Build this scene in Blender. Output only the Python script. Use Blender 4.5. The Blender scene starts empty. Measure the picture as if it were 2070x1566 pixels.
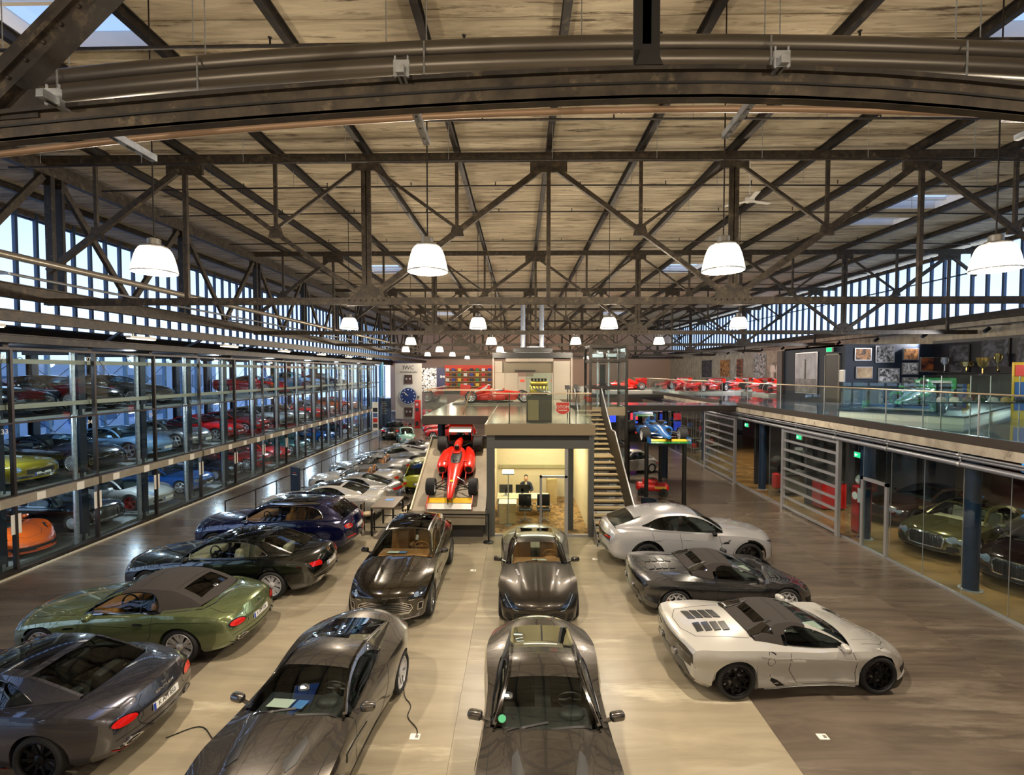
import bpy, bmesh, math, random
import numpy as np
from mathutils import Vector, Matrix
from mathutils.bvhtree import BVHTree

EXPO = 0.38
SKY = 2.0
LAMP_E = 2.2
SHOW_W = 240.0
DOWN, ROUND = 1.25, 0.62
GAL_W = 800.0
TOW_W = 140.0
random.seed(7)
R = math.radians
PI = math.pi
SC = bpy.context.scene
COL = SC.collection

# ---------------------------------------------------------------- camera, sky, exposure
cam_d = bpy.data.cameras.new('camera')
cam_d.sensor_width = 36.0
cam_d.lens = 36.0 * 960.0 / 2070.0
cam_d.clip_start = 0.05
cam_d.clip_end = 500
cam = bpy.data.objects.new('camera', cam_d)
COL.objects.link(cam)
cam.location = (0, 0, 5.8)
cam.rotation_euler = (PI / 2 - math.atan(31 / 960), 0, math.atan(15 / 960))
SC.camera = cam

SC.view_settings.view_transform = 'Standard'
SC.view_settings.look = 'None'
SC.view_settings.gamma = 1.0
SC.view_settings.exposure = EXPO
SC.view_settings.use_curve_mapping = False
SC.cycles.max_bounces = 6
SC.cycles.diffuse_bounces = 2
SC.cycles.glossy_bounces = 2
SC.cycles.transmission_bounces = 4
SC.cycles.transparent_max_bounces = 12
SC.cycles.caustics_reflective = False
SC.cycles.caustics_refractive = False
SC.cycles.sample_clamp_indirect = 6.0
SC.cycles.blur_glossy = 0.5
SC.cycles.use_adaptive_sampling = True
SC.cycles.adaptive_threshold = 0.1

world = bpy.data.worlds.new('sky')
SC.world = world
world.use_nodes = True
_n = world.node_tree.nodes
_l = world.node_tree.links
_bg = _n['Background']
_tc = _n.new('ShaderNodeTexCoord')
_sx = _n.new('ShaderNodeSeparateXYZ')
_l.new(_tc.outputs['Generated'], _sx.inputs[0])
_cr = _n.new('ShaderNodeValToRGB')
_cr.color_ramp.elements[0].position = 0.0
_cr.color_ramp.elements[0].color = (0.74, 0.86, 1.0, 1)
_cr.color_ramp.elements[1].position = 0.9
_cr.color_ramp.elements[1].color = (0.07, 0.15, 0.42, 1)
_e = _cr.color_ramp.elements.new(0.3)
_e.color = (0.36, 0.45, 0.60, 1)
_l.new(_sx.outputs['Z'], _cr.inputs[0])
_l.new(_cr.outputs[0], _bg.inputs['Color'])
_bg.inputs['Strength'].default_value = SKY

LAMP_W = 620.0     # watts of one pendant


def pendant_light(parent):
    """the prismatic reflector throws most light down, some all round"""
    for kind, w in (('SPOT', LAMP_W * DOWN), ('POINT', LAMP_W * ROUND)):
        ld = bpy.data.lights.new('pendant_light', kind)
        ld.energy = w
        ld.color = WARM
        ld.shadow_soft_size = .11
        if kind == 'SPOT':
            ld.spot_size = R(128)
            ld.spot_blend = .9
        lo = bpy.data.objects.new('pendant_light', ld)
        COL.objects.link(lo)
        lo.parent = parent
        lo.location = (0, 0, -.12)


WARM = (1.0, 0.85, 0.66)

# ---------------------------------------------------------------- material helpers
MATS = {}


def srgb(r, g, b):
    f = lambda c: ((c / 255 + 0.055) / 1.055) ** 2.4 if c > 10 else c / 255 / 12.92
    return (f(r), f(g), f(b), 1.0)


def mat(name, col=(128, 128, 128), rough=0.5, metal=0.0, coat=0.0, spec=0.5, emit=None, es=0.0, alpha=1.0):
    if name in MATS:
        return MATS[name]
    m = bpy.data.materials.new(name)
    m.use_nodes = True
    b = m.node_tree.nodes['Principled BSDF']
    b.inputs['Base Color'].default_value = srgb(*col)
    b.inputs['Roughness'].default_value = rough
    b.inputs['Metallic'].default_value = metal
    b.inputs['Coat Weight'].default_value = coat
    b.inputs['Coat Roughness'].default_value = 0.03
    b.inputs['Coat IOR'].default_value = 1.9
    b.inputs['Specular IOR Level'].default_value = spec
    if emit:
        b.inputs['Emission Color'].default_value = srgb(*emit)
        b.inputs['Emission Strength'].default_value = es
    MATS[name] = m
    return m


def noisy(name, c1, c2, scale=(1, 1, 1), nscale=4.0, detail=6.0, rough=(0.4, 0.6), metal=0.0, lo=0.3, hi=0.7,
          bump=0.0, rnd=0.0, distort=0.0, coat=0.0, c3=None, wear=None, wscale=9.0):
    """procedural two-tone surface: stretched noise between c1 and c2, optional per-object variation and wear marks"""
    if name in MATS:
        return MATS[name]
    m = bpy.data.materials.new(name)
    m.use_nodes = True
    nt = m.node_tree
    n, l = nt.nodes, nt.links
    b = n['Principled BSDF']
    tc = n.new('ShaderNodeTexCoord')
    geo = n.new('ShaderNodeNewGeometry')
    mp = n.new('ShaderNodeMapping')
    mp.inputs['Scale'].default_value = scale
    l.new(geo.outputs['Position'], mp.inputs['Vector'])
    if rnd:
        oi = n.new('ShaderNodeObjectInfo')
        cm = n.new('ShaderNodeVectorMath')
        cm.operation = 'ADD'
        mul = n.new('ShaderNodeMath')
        mul.operation = 'MULTIPLY'
        mul.inputs[1].default_value = 37.0
        l.new(oi.outputs['Random'], mul.inputs[0])
        l.new(mp.outputs[0], cm.inputs[0])
        l.new(mul.outputs[0], cm.inputs[1])
        vec = cm.outputs[0]
    else:
        vec = mp.outputs[0]
    tx = n.new('ShaderNodeTexNoise')
    tx.inputs['Scale'].default_value = nscale
    tx.inputs['Detail'].default_value = detail
    tx.inputs['Roughness'].default_value = 0.62
    tx.inputs['Distortion'].default_value = distort
    l.new(vec, tx.inputs['Vector'])
    cr = n.new('ShaderNodeValToRGB')
    cr.color_ramp.elements[0].position = lo
    cr.color_ramp.elements[0].color = srgb(*c1)
    cr.color_ramp.elements[1].position = hi
    cr.color_ramp.elements[1].color = srgb(*c2)
    if c3:
        e = cr.color_ramp.elements.new((lo + hi) / 2)
        e.color = srgb(*c3)
    l.new(tx.outputs['Fac'], cr.inputs[0])
    out = cr.outputs[0]
    if wear:
        t2 = n.new('ShaderNodeTexNoise')
        t2.inputs['Scale'].default_value = wscale
        t2.inputs['Detail'].default_value = 8.0
        t2.inputs['Roughness'].default_value = 0.7
        l.new(vec, t2.inputs['Vector'])
        r2 = n.new('ShaderNodeValToRGB')
        r2.color_ramp.elements[0].position = 0.56
        r2.color_ramp.elements[0].color = (0, 0, 0, 1)
        r2.color_ramp.elements[1].position = 0.66
        r2.color_ramp.elements[1].color = (1, 1, 1, 1)
        l.new(t2.outputs['Fac'], r2.inputs[0])
        mx = n.new('ShaderNodeMixRGB')
        mx.inputs[2].default_value = srgb(*wear)
        l.new(r2.outputs[0], mx.inputs[0])
        l.new(out, mx.inputs[1])
        out = mx.outputs[0]
    if rnd:
        hs = n.new('ShaderNodeHueSaturation')
        mr = n.new('ShaderNodeMapRange')
        mr.inputs['To Min'].default_value = 1 - rnd
        mr.inputs['To Max'].default_value = 1 + rnd
        l.new(oi.outputs['Random'], mr.inputs[0])
        l.new(mr.outputs[0], hs.inputs['Value'])
        l.new(out, hs.inputs['Color'])
        out = hs.outputs[0]
    l.new(out, b.inputs['Base Color'])
    rr = n.new('ShaderNodeMapRange')
    rr.inputs['To Min'].default_value = rough[0]
    rr.inputs['To Max'].default_value = rough[1]
    l.new(tx.outputs['Fac'], rr.inputs[0])
    l.new(rr.outputs[0], b.inputs['Roughness'])
    b.inputs['Metallic'].default_value = metal
    b.inputs['Coat Weight'].default_value = coat
    if bump:
        bp = n.new('ShaderNodeBump')
        bp.inputs['Strength'].default_value = bump
        bp.inputs['Distance'].default_value = 0.02
        l.new(tx.outputs['Fac'], bp.inputs['Height'])
        l.new(bp.outputs[0], b.inputs['Normal'])
    MATS[name] = m
    return m


def glass(name, tint=(235, 245, 245), refl=1.0, rough=0.0, ior=1.45):
    """thin pane: see-through with a tint, mirror-like at grazing angles"""
    if name in MATS:
        return MATS[name]
    m = bpy.data.materials.new(name)
    m.use_nodes = True
    n, l = m.node_tree.nodes, m.node_tree.links
    n.remove(n['Principled BSDF'])
    tr = n.new('ShaderNodeBsdfTransparent')
    tr.inputs[0].default_value = srgb(*tint)
    gl = n.new('ShaderNodeBsdfGlossy')
    gl.inputs['Roughness'].default_value = rough
    gl.inputs['Color'].default_value = (0.95, 0.97, 1, 1)
    lw = n.new('ShaderNodeLayerWeight')
    pw = n.new('ShaderNodeMath')
    pw.operation = 'POWER'
    pw.inputs[1].default_value = 5.0
    l.new(lw.outputs['Facing'], pw.inputs[0])
    mu = n.new('ShaderNodeMath')
    mu.operation = 'MULTIPLY_ADD'
    mu.use_clamp = True
    mu.inputs[1].default_value = .9 * min(refl, 1.0)
    mu.inputs[2].default_value = .04 * refl
    l.new(pw.outputs[0], mu.inputs[0])
    mx = n.new('ShaderNodeMixShader')
    l.new(mu.outputs[0], mx.inputs[0])
    l.new(tr.outputs[0], mx.inputs[1])
    l.new(gl.outputs[0], mx.inputs[2])
    l.new(mx.outputs[0], n['Material Output'].inputs['Surface'])
    MATS[name] = m
    return m


def glow(name, col, strength):
    if name in MATS:
        return MATS[name]
    m = bpy.data.materials.new(name)
    m.use_nodes = True
    n, l = m.node_tree.nodes, m.node_tree.links
    n.remove(n['Principled BSDF'])
    e = n.new('ShaderNodeEmission')
    e.inputs[0].default_value = srgb(*col)
    e.inputs[1].default_value = strength
    l.new(e.outputs[0], n['Material Output'].inputs['Surface'])
    MATS[name] = m
    return m


# ---------------------------------------------------------------- mesh builder
class MB:
    def __init__(s):
        s.v = []
        s.f = []

    def add(s, vs, fs):
        b = len(s.v)
        s.v.extend([tuple(map(float, p)) for p in vs])
        s.f.extend([tuple(b + i for i in f) for f in fs])
        return s

    def box(s, lo, hi):
        (x0, y0, z0), (x1, y1, z1) = lo, hi
        return s.add([(x0, y0, z0), (x1, y0, z0), (x1, y1, z0), (x0, y1, z0), (x0, y0, z1), (x1, y0, z1), (x1, y1, z1), (x0, y1, z1)],
                     [(0, 3, 2, 1), (4, 5, 6, 7), (0, 1, 5, 4), (1, 2, 6, 5), (2, 3, 7, 6), (3, 0, 4, 7)])

    def cbox(s, c, d):
        return s.box([c[i] - d[i] / 2 for i in range(3)], [c[i] + d[i] / 2 for i in range(3)])

    def bar(s, p, q, w, h, up=(0, 0, 1)):
        """rectangular bar from p to q, width w across, height h along up"""
        p, q, up = Vector(p), Vector(q), Vector(up)
        d = (q - p).normalized()
        a = d.cross(up)
        if a.length < 1e-4:
            a = d.cross(Vector((0, 1, 0)))
        a.normalize()
        b = a.cross(d).normalized()
        vs = []
        for o in (p, q):
            for i, j in ((-1, -1), (1, -1), (1, 1), (-1, 1)):
                vs.append(o + a * i * w / 2 + b * j * h / 2)
        return s.add(vs, [(0, 3, 2, 1), (4, 5, 6, 7), (0, 1, 5, 4), (1, 2, 6, 5), (2, 3, 7, 6), (3, 0, 4, 7)])

    def ibeam(s, p, q, w, h, t, up=(0, 0, 1)):
        """I section bar"""
        p, q, up = Vector(p), Vector(q), Vector(up)
        d = (q - p).normalized()
        a = d.cross(up).normalized()
        b = a.cross(d).normalized()
        s.bar(p + b * (h / 2 - t / 2), q + b * (h / 2 - t / 2), w, t, b)
        s.bar(p - b * (h / 2 - t / 2), q - b * (h / 2 - t / 2), w, t, b)
        s.bar(p, q, t, h - 2 * t, b)
        return s

    def tube(s, pts, r, n=10, cap=True):
        pts = [Vector(p) for p in pts]
        rs = r if isinstance(r, (list, tuple)) else [r] * len(pts)
        vs, fs = [], []
        prev = None
        for i, p in enumerate(pts):
            if i == 0:
                d = pts[1] - p
            elif i == len(pts) - 1:
                d = p - pts[i - 1]
            else:
                d = (pts[i + 1] - p).normalized() + (p - pts[i - 1]).normalized()
            d.normalize()
            if prev is None:
                a = d.cross(Vector((0, 0, 1)))
                if a.length < 1e-3:
                    a = d.cross(Vector((0, 1, 0)))
            else:
                a = prev - d * prev.dot(d)
            a.normalize()
            prev = a
            b = d.cross(a)
            for k in range(n):
                t = 2 * PI * k / n
                vs.append(p + (a * math.cos(t) + b * math.sin(t)) * rs[i])
        for i in range(len(pts) - 1):
            for k in range(n):
                fs.append((i * n + k, i * n + (k + 1) % n, (i + 1) * n + (k + 1) % n, (i + 1) * n + k))
        if cap:
            fs.append(tuple(range(n))[::-1])
            fs.append(tuple((len(pts) - 1) * n + k for k in range(n)))
        return s.add(vs, fs)

    def lathe(s, prof, n=24, c=(0, 0, 0), axis='z', close=False):
        """prof: list of (r, h)"""
        vs, fs = [], []
        for r, h in prof:
            for k in range(n):
                t = 2 * PI * k / n
                a, b = r * math.cos(t), r * math.sin(t)
                if axis == 'z':
                    vs.append((c[0] + a, c[1] + b, c[2] + h))
                elif axis == 'y':
                    vs.append((c[0] + a, c[1] + h, c[2] + b))
                else:
                    vs.append((c[0] + h, c[1] + a, c[2] + b))
        m = len(prof)
        for i in range(m - 1 + (1 if close else 0)):
            for k in range(n):
                j = (i + 1) % m
                fs.append((i * n + k, i * n + (k + 1) % n, j * n + (k + 1) % n, j * n + k))
        return s.add(vs, fs)

    def prism(s, poly, lo, hi, axis='z'):
        """extrude a 2D polygon; axis z: (x,y), y: (x,z), x: (y,z)"""
        n = len(poly)
        mk = {'z': lambda a, b, h: (a, b, h), 'y': lambda a, b, h: (a, h, b), 'x': lambda a, b, h: (h, a, b)}[axis]
        vs = [mk(a, b, lo) for a, b in poly] + [mk(a, b, hi) for a, b in poly]
        fs = [tuple(range(n))[::-1], tuple(range(n, 2 * n))]
        fs += [(i, (i + 1) % n, n + (i + 1) % n, n + i) for i in range(n)]
        return s.add(vs, fs)

    def grid(s, P, close=False):
        """P: rows of points"""
        m, n = len(P), len(P[0])
        vs = [p for row in P for p in row]
        fs = []
        for i in range(m - 1):
            for j in range(n - 1 + (1 if close else 0)):
                k = (j + 1) % n
                fs.append((i * n + j, i * n + k, (i + 1) * n + k, (i + 1) * n + j))
        return s.add(vs, fs)

    def ball(s, c, r, n=12, m=8, sc=(1, 1, 1)):
        vs, fs = [], []
        for i in range(m + 1):
            t = PI * i / m
            for k in range(n):
                a = 2 * PI * k / n
                vs.append((c[0] + r * sc[0] * math.sin(t) * math.cos(a), c[1] + r * sc[1] * math.sin(t) * math.sin(a), c[2] + r * sc[2] * math.cos(t)))
        for i in range(m):
            for k in range(n):
                fs.append((i * n + k, (i + 1) * n + k, (i + 1) * n + (k + 1) % n, i * n + (k + 1) % n))
        return s.add(vs, fs)

    def xf(s, M):
        s.v = [tuple(M @ Vector(p)) for p in s.v]
        return s

    def mesh(s, name, m=None, smooth=None, bevel=0.0, recalc=True, weld=False):
        me = bpy.data.meshes.new(name)
        me.from_pydata(s.v, [], s.f)
        if recalc or bevel or weld:
            bm = bmesh.new()
            bm.from_mesh(me)
            if weld:
                bmesh.ops.remove_doubles(bm, verts=bm.verts, dist=weld if isinstance(weld, float) else 1e-4)
            bmesh.ops.recalc_face_normals(bm, faces=bm.faces)
            if bevel:
                bmesh.ops.bevel(bm, geom=list(bm.edges), offset=bevel, segments=2, affect='EDGES', profile=0.6)
            bm.to_mesh(me)
            bm.free()
        if smooth is not None:
            me.polygons.foreach_set('use_smooth', [True] * len(me.polygons))
            me.set_sharp_from_angle(angle=R(smooth))
        me.update()
        if m:
            me.materials.append(m)
        return me


def link(name, me, parent=None, loc=None, rot=None, sc=None):
    o = bpy.data.objects.new(name, me)
    COL.objects.link(o)
    if parent:
        o.parent = parent
    if loc is not None:
        o.location = loc
    if rot is not None:
        o.rotation_euler = rot
    if sc is not None:
        o.scale = sc
    return o


def obj(name, mb, m, parent=None, smooth=None, bevel=0.0, loc=None, rot=None, weld=False, recalc=True):
    return link(name, mb.mesh(name, m, smooth, bevel, weld=weld, recalc=recalc), parent, loc, rot)


def tag(o, label, cat, group=None):
    o['label'] = label
    o['category'] = cat
    if group:
        o['group'] = group
    return o


def thing(name, label, cat, loc=(0, 0, 0), rz=0.0, group=None):
    o = link(name, None, None, loc, (0, 0, rz))
    o.empty_display_size = 0.2
    return tag(o, label, cat, group)


def struct(o):
    o['kind'] = 'structure'
    return o


def remat(o, m):
    """give an object sharing its mesh its own material"""
    if o.data and len(o.material_slots):
        o.material_slots[0].link = 'OBJECT'
        o.material_slots[0].material = m
    return o


def text(name, s, size, m, parent, loc, rot, ext=0.002, align='CENTER', squash=1.0):
    c = bpy.data.curves.new(name, 'FONT')
    c.body = s
    c.size = size
    c.extrude = ext
    c.align_x = align
    c.align_y = 'CENTER'
    c.resolution_u = 2
    c.materials.append(m)
    o = bpy.data.objects.new(name, c)
    COL.objects.link(o)
    o.parent = parent
    o.location = loc
    o.rotation_euler = rot
    o.scale = (squash, 1, 1)
    TEXTS.append(o)
    return o


TEXTS = []
ORD = ['first', 'second', 'third', 'fourth', 'fifth', 'sixth', 'seventh', 'eighth', 'ninth', 'tenth', 'eleventh', 'twelfth', 'thirteenth', 'fourteenth', 'fifteenth', 'sixteenth', 'seventeenth', 'eighteenth']
# ---------------------------------------------------------------- car builder
def pchip(pts):
    xs = np.array([p[0] for p in pts], float)
    ys = np.array([p[1] for p in pts], float)
    h = np.diff(xs)
    dl = np.diff(ys) / h
    d = np.zeros_like(ys)
    for i in range(1, len(xs) - 1):
        if dl[i - 1] * dl[i] > 0:
            w1, w2 = 2 * h[i] + h[i - 1], h[i] + 2 * h[i - 1]
            d[i] = (w1 + w2) / (w1 / dl[i - 1] + w2 / dl[i])
    d[0], d[-1] = dl[0], dl[-1]

    def f(x):
        x = min(max(x, xs[0]), xs[-1])
        i = min(max(int(np.searchsorted(xs, x)) - 1, 0), len(h) - 1)
        t = (x - xs[i]) / h[i]
        return float(ys[i] * (1 + 2 * t) * (1 - t) ** 2 + d[i] * h[i] * t * (1 - t) ** 2 + ys[i + 1] * t * t * (3 - 2 * t) + d[i + 1] * h[i] * t * t * (t - 1))
    return f


SIDE = [(0, .90), (.06, .955), (.18, .975), (.40, .985), (.62, 1.0), (.82, .99), (1, .95)]


class Car:
    """lofted car shell. d runs from the nose (0) to the tail (L); local x forward, y left, z up."""

    def __init__(s, S):
        s.S = S
        s.L = S['L']
        s.W = S['W']
        s.fW, s.fsh, s.ftop, s.fbot = pchip(S['plan']), pchip(S['sh']), pchip(S['top']), pchip(S['bot'])
        s.fK = pchip(S['K'])
        s.prof = pchip(S.get('side', SIDE))
        s.p = S.get('crown', 2.4)
        s.yshf = S.get('ysh', .95)
        s.step = S.get('step', .07)
        s.parts = []
        s.stations()
        s.lower()
        if 'roof' in S:
            s.upper()
        s.make_bvh()

    def x(s, d, y):
        return s.L / 2 - d - s.fK(d) * (abs(y) / s.W) ** 2

    def stations(s):
        S = s.S
        ds = set(np.round(np.arange(0, s.L + 1e-6, s.step), 4))
        ds |= {0, .02, .05, .1, .16, s.L, s.L - .02, s.L - .05, s.L - .1}
        if 'roof' in S:
            ds |= {S['cowl'], S['head'], S['rtop'], S['rbase']}
        for dw, Ra in ((S['fw'], S['Ra']), (S['rw'], S.get('Rar', S['Ra']))):
            for t in np.linspace(-1, 1, 23):
                # place stations on the arch with the side warp removed
                tx = s.L / 2 - dw + Ra * math.sin(t * PI / 2)
                d = s.L / 2 - tx
                for _ in range(6):
                    d = s.L / 2 - tx - s.fK(d) * (s.fW(d) / s.W) ** 2
                ds.add(round(d, 4))
        ds = sorted(x for x in ds if 0 <= x <= s.L)
        out = [ds[0]]
        keep = {S.get('cowl'), S.get('head'), S.get('rtop'), S.get('rbase')}
        for x in ds[1:]:
            if x - out[-1] > .011:
                out.append(x)
            elif x in keep:
                out[-1] = x
        s.ds = out

    def arch(s, d):
        S = s.S
        W = s.fW(d)
        xs = s.x(d, W)
        z = s.fbot(d)
        for dw, Ra in ((S['fw'], S['Ra']), (S['rw'], S.get('Rar', S['Ra']))):
            q = Ra * Ra - (xs - (s.L / 2 - dw)) ** 2
            if q > 0:
                z = max(z, S['zw'] + math.sqrt(q))
        return z

    def sidept(s, d, z):
        W = s.fW(d)
        zsh = s.fsh(d)
        z0 = s.fbot(d)
        t = (z - z0) / (zsh - z0)
        y = W * s.prof(t)
        fl = s.S.get('flare', .02)
        if fl:
            xs = s.L / 2 - d - s.fK(d) * (W / s.W) ** 2
            for dw, k in ((s.S['fw'], .7), (s.S['rw'], 1.0)):
                e = (xs - (s.L / 2 - dw)) / .48
                y += fl * k * math.exp(-e * e) * (0.4 + 0.6 * min(1, max(0, t)))
        return y

    def topz(s, d, y):
        ys = max(s.ysh(d), 1e-3)
        zsh, zt = s.fsh(d), s.ftop(d)
        t = min(1, abs(y) / ys)
        z = zsh + (zt - zsh) * (1 - t ** s.p)
        hb = s.S.get('hood')
        if hb:
            z += hb(d, abs(y))
        return z

    def ysh(s, d):
        return s.sidept(d, s.fsh(d))

    def lower(s):
        S = s.S
        NS, NT = S.get('ns', 10), S.get('nt', 12)
        gh = 'roof' in S
        c, r = (S['cowl'], S['rbase']) if gh else (None, None)

        def sec(d):
            za = s.arch(d)
            zsh = s.fsh(d)
            za = min(za, zsh - .06)
            pts = [(s.sidept(d, za) - .22, za + (.0))]
            for i in range(NS):
                z = za + (zsh - za) * (i / (NS - 1))
                pts.append((s.sidept(d, z), z))
            return pts

        def full(d):
            p = sec(d)
            ys = p[-1][0]
            for i in range(1, NT + 1):
                y = ys * (1 - (i / NT) ** .8) if i < NT else 0.0
                p.append((y, s.topz(d, y)))
            return p

        def rim(d):
            p = sec(d)
            ys = p[-1][0]
            yb = s.yb(d)
            for i in range(1, 4):
                y = ys + (yb - ys) * i / 3
                p.append((y, s.topz(d, y)))
            return p
        mb = MB()

        def loft(dd, fn):
            for sg in (1, -1):
                mb.grid([[(s.x(d, y), sg * y, z) for y, z in fn(d)] for d in dd])
        if gh:
            loft([d for d in s.ds if d <= c], full)
            loft([d for d in s.ds if c <= d <= r], rim)
            loft([d for d in s.ds if d >= r], full)
        else:
            loft(s.ds, full)
        for d in (0, s.L):
            p = full(d)
            ring = [(s.x(d, y), y, z) for y, z in p] + [(s.x(d, y), -y, z) for y, z in p[::-1][1:]]
            # close the ends with a fan through mid rows
            n = len(p)
            rows = []
            for k in range(7):
                f = k / 6
                rows.append([(s.x(d, y * (1 - f)), sg, 0) for y, z in p for sg in (0,)])
            zs0 = p[0][1]
            cols = []
            for y, z in p:
                cols.append([(s.x(d, yy), yy, z) for yy in np.linspace(y, -y, 9)])
            mb.grid(cols)
        me = mb.mesh('body', None, S.get('sharp', 38), weld=.002)
        s.parts.append(['body', me, 'paint', None])
        s.body_mb = mb
        # underbody
        ub = MB()
        zb = s.fbot(s.L / 2) + .05
        ub.box((-s.L / 2 + .25, -s.W * .62, zb), (s.L / 2 - .35, s.W * .62, zb + .1))
        s.parts.append(['underbody', ub.mesh('underbody', None), 'black', None])

    def yb(s, d):
        return s.fyb(d) if hasattr(s, 'fyb') else s.setyb(d)

    def setyb(s, d):
        s.fyb = pchip(s.S['belt'])
        return s.fyb(d)

    def ghsec(s, d):
        """(B, R, roof height) of the cabin section"""
        yb = s.yb(d)
        zb = s.topz(d, yb)
        zr = max(s.fr(d), zb + .004)
        h = zr - zb
        yr = yb - s.tum * h
        ze = zb + s.S.get('rail', .90) * h
        return yb, zb, yr, ze, zr

    def upper(s):
        S = s.S
        c, hd, rt, rb = S['cowl'], S['head'], S['rtop'], S['rbase']
        s.fr = pchip(S['roof'])
        dm = max(np.linspace(hd, rt, 20), key=lambda d: s.fr(d))
        s.tum = 0
        yb, zb = s.yb(dm), s.topz(dm, s.yb(dm))
        s.tum = (yb - S['yr']) / (s.fr(dm) - zb)
        ds = [d for d in s.ds if c <= d <= rb]
        NG = 6
        q0, q1 = S.get('q', (.05, .90))
        pw = S.get('pil', .93)

        def side(d, qa, qb, n=NG):
            yb, zb, yr, ze, zr = s.ghsec(d)
            bow = S.get('bow', .012)
            out = []
            for i in range(n + 1):
                q = qa + (qb - qa) * i / n
                y = yb + (yr - yb) * q + bow * math.sin(PI * q) * min(1, (zr - zb) / .3)
                out.append((y, zb + (ze - zb) * q))
            return out

        def top(d, ta, tb, n=8):
            yb, zb, yr, ze, zr = s.ghsec(d)
            return [(yr * t, ze + (zr - ze) * (1 - t ** 2.2)) for t in np.linspace(ta, tb, n + 1)]

        def grid(dd, fn, both=True, off=0.0):
            m = MB()
            for sg in ((1, -1) if both else (1,)):
                m.grid([[(s.x(d, y), sg * y, z + off) for y, z in fn(d)] for d in dd])
            return m

        def across(dd, t, off=0.0):
            m = MB()
            m.grid([[(s.x(d, y), sg * y, z + off) for sg, y, z in
                     [(-1, y, z) for y, z in top(d, t, 0)] + [(1, y, z) for y, z in top(d, 0, t)][1:]] for d in dd])
            return m
        wc = S['wc']
        open_top = S.get('open')
        soft = S.get('soft')
        fq1 = pchip(S['qt']) if 'qt' in S else (lambda d: q1)
        fq0 = pchip(S['qb']) if 'qb' in S else (lambda d: q0)
        dw = [d for d in ds if c <= d <= hd]
        dr = [d for d in ds if hd <= d <= rt]
        db = [d for d in ds if rt <= d <= rb]
        P = s.parts
        sm = 40
        P.append(['windshield', across(dw, pw).mesh('windshield', None, sm), 'glass', None])
        end = hd if open_top else rb
        allg = [d for d in ds if d <= end]
        pl, st = {1: MB(), -1: MB()}, {1: MB(), -1: MB()}

        def addgrid(dd, fn, m):
            if len(dd) > 1:
                for sg in (1, -1):
                    m[sg].grid([[(s.x(d, y), sg * y, z) for y, z in fn(d)] for d in dd])
        fr_ = [d for d in allg if d <= hd]
        bk_ = [d for d in allg if d >= hd]
        sb = st if soft else pl
        rail = lambda d: side(d, fq1(d), 1.0, 3) + top(d, 1.0, pw, 1)[1:]
        addgrid(fr_, rail, pl)
        addgrid(bk_, rail, sb)
        gl = [d for d in allg if d <= wc]
        if not open_top:
            addgrid([d for d in allg if d >= wc], lambda d: side(d, 0, fq1(d)), sb)
            addgrid(gl, lambda d: side(d, 0, fq0(d), 2), pl)
        if not open_top:
            if S.get('roofglass'):
                g0, g1 = S['roofglass']
                dg = [d for d in dr if g0 <= d <= g1]
                P.append(['roof_glass', across(dg, .88).mesh('roof_glass', None, sm), 'glassdark', None])
                rf = MB()
                for grp, t in (([d for d in dr if d <= dg[0]], pw), ([d for d in dr if d >= dg[-1]], pw)):
                    if len(grp) > 1:
                        a = across(grp, t)
                        rf.add(a.v, a.f)
                for sg in (1, -1):
                    rf.grid([[(s.x(d, y), sg * y, z) for y, z in top(d, pw, .88, 2)] for d in dg])
                P.append(['roof', rf.mesh('roof', None, sm, weld=.001), S.get('roofrole', 'paint'), None])
            else:
                P.append(['roof', across(dr, pw).mesh('roof', None, sm), S.get('roofrole', 'paint'), None])
            rr = S.get('rearrole', 'glass')
            P.append(['rear_window' if rr.startswith('glass') else 'rear_panel', across(db, pw).mesh('rear_window', None, sm), rr, None])
        for sg in (1, -1):
            P.append(['window_pillars', pl[sg].mesh('window_pillars', None, sm, weld=.001), S.get('pilrole', 'paint'), None])
            if soft:
                P.append(['roof_side', st[sg].mesh('roof_side', None, sm, weld=.001), 'fabric', None])
        for sg in (1, -1):
            if open_top:
                continue
            m = MB()
            m.grid([[(s.x(d, y), sg * y, z) for y, z in side(d, fq0(d), fq1(d))] for d in gl])
            P.append(['side_window', m.mesh('side_window', None, sm), S.get('siderole', 'glass'), None])
            tr = S.get('trim')
            g2 = [d for d in gl if d > c + .18]
            if tr:
                pt = lambda d, q: [(s.x(d, y), sg * (y + .004), z) for y, z in side(d, q, q + .01, 1)][0]
                loop = [pt(d, fq1(d)) for d in g2] + [pt(d, fq0(d)) for d in g2[::-1]]
                loop.append(loop[0])
                P.append(['window_trim', MB().tube(loop, S.get('trimr', .010), 5, False).mesh('window_trim', None, 50), tr, None])
            for (d0, d1, w_, role_) in S.get('bars', ()):
                P_ = []
                for q in np.linspace(0, 1, 7):
                    d = d0 + (d1 - d0) * q
                    row = []
                    for dd in (d - w_ / 2, d + w_ / 2):
                        qq = fq0(dd) + (fq1(dd) - fq0(dd)) * q
                        y, z = side(dd, qq, qq + .01, 1)[0]
                        row.append((s.x(dd, y), sg * (y + .006), z))
                    P_.append(row)
                P.append(['window_pillar', MB().grid(P_).mesh('window_pillar', None, 40), role_, None])
        s.pl = pl
        s.cab = MB()
        for sg in (1, -1):
            s.cab.add(pl[sg].v, pl[sg].f)
            s.cab.add(st[sg].v, st[sg].f)
        for d_, t in ((dw, pw), (dr, pw), (db, pw)):
            if open_top and d_ is not dw:
                continue
            a = across(d_, t)
            s.cab.add(a.v, a.f)
        if not open_top:
            for sg in (1, -1):
                s.cab.grid([[(s.x(d, y), sg * y, z) for y, z in side(d, fq0(d), fq1(d))] for d in gl])

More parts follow.
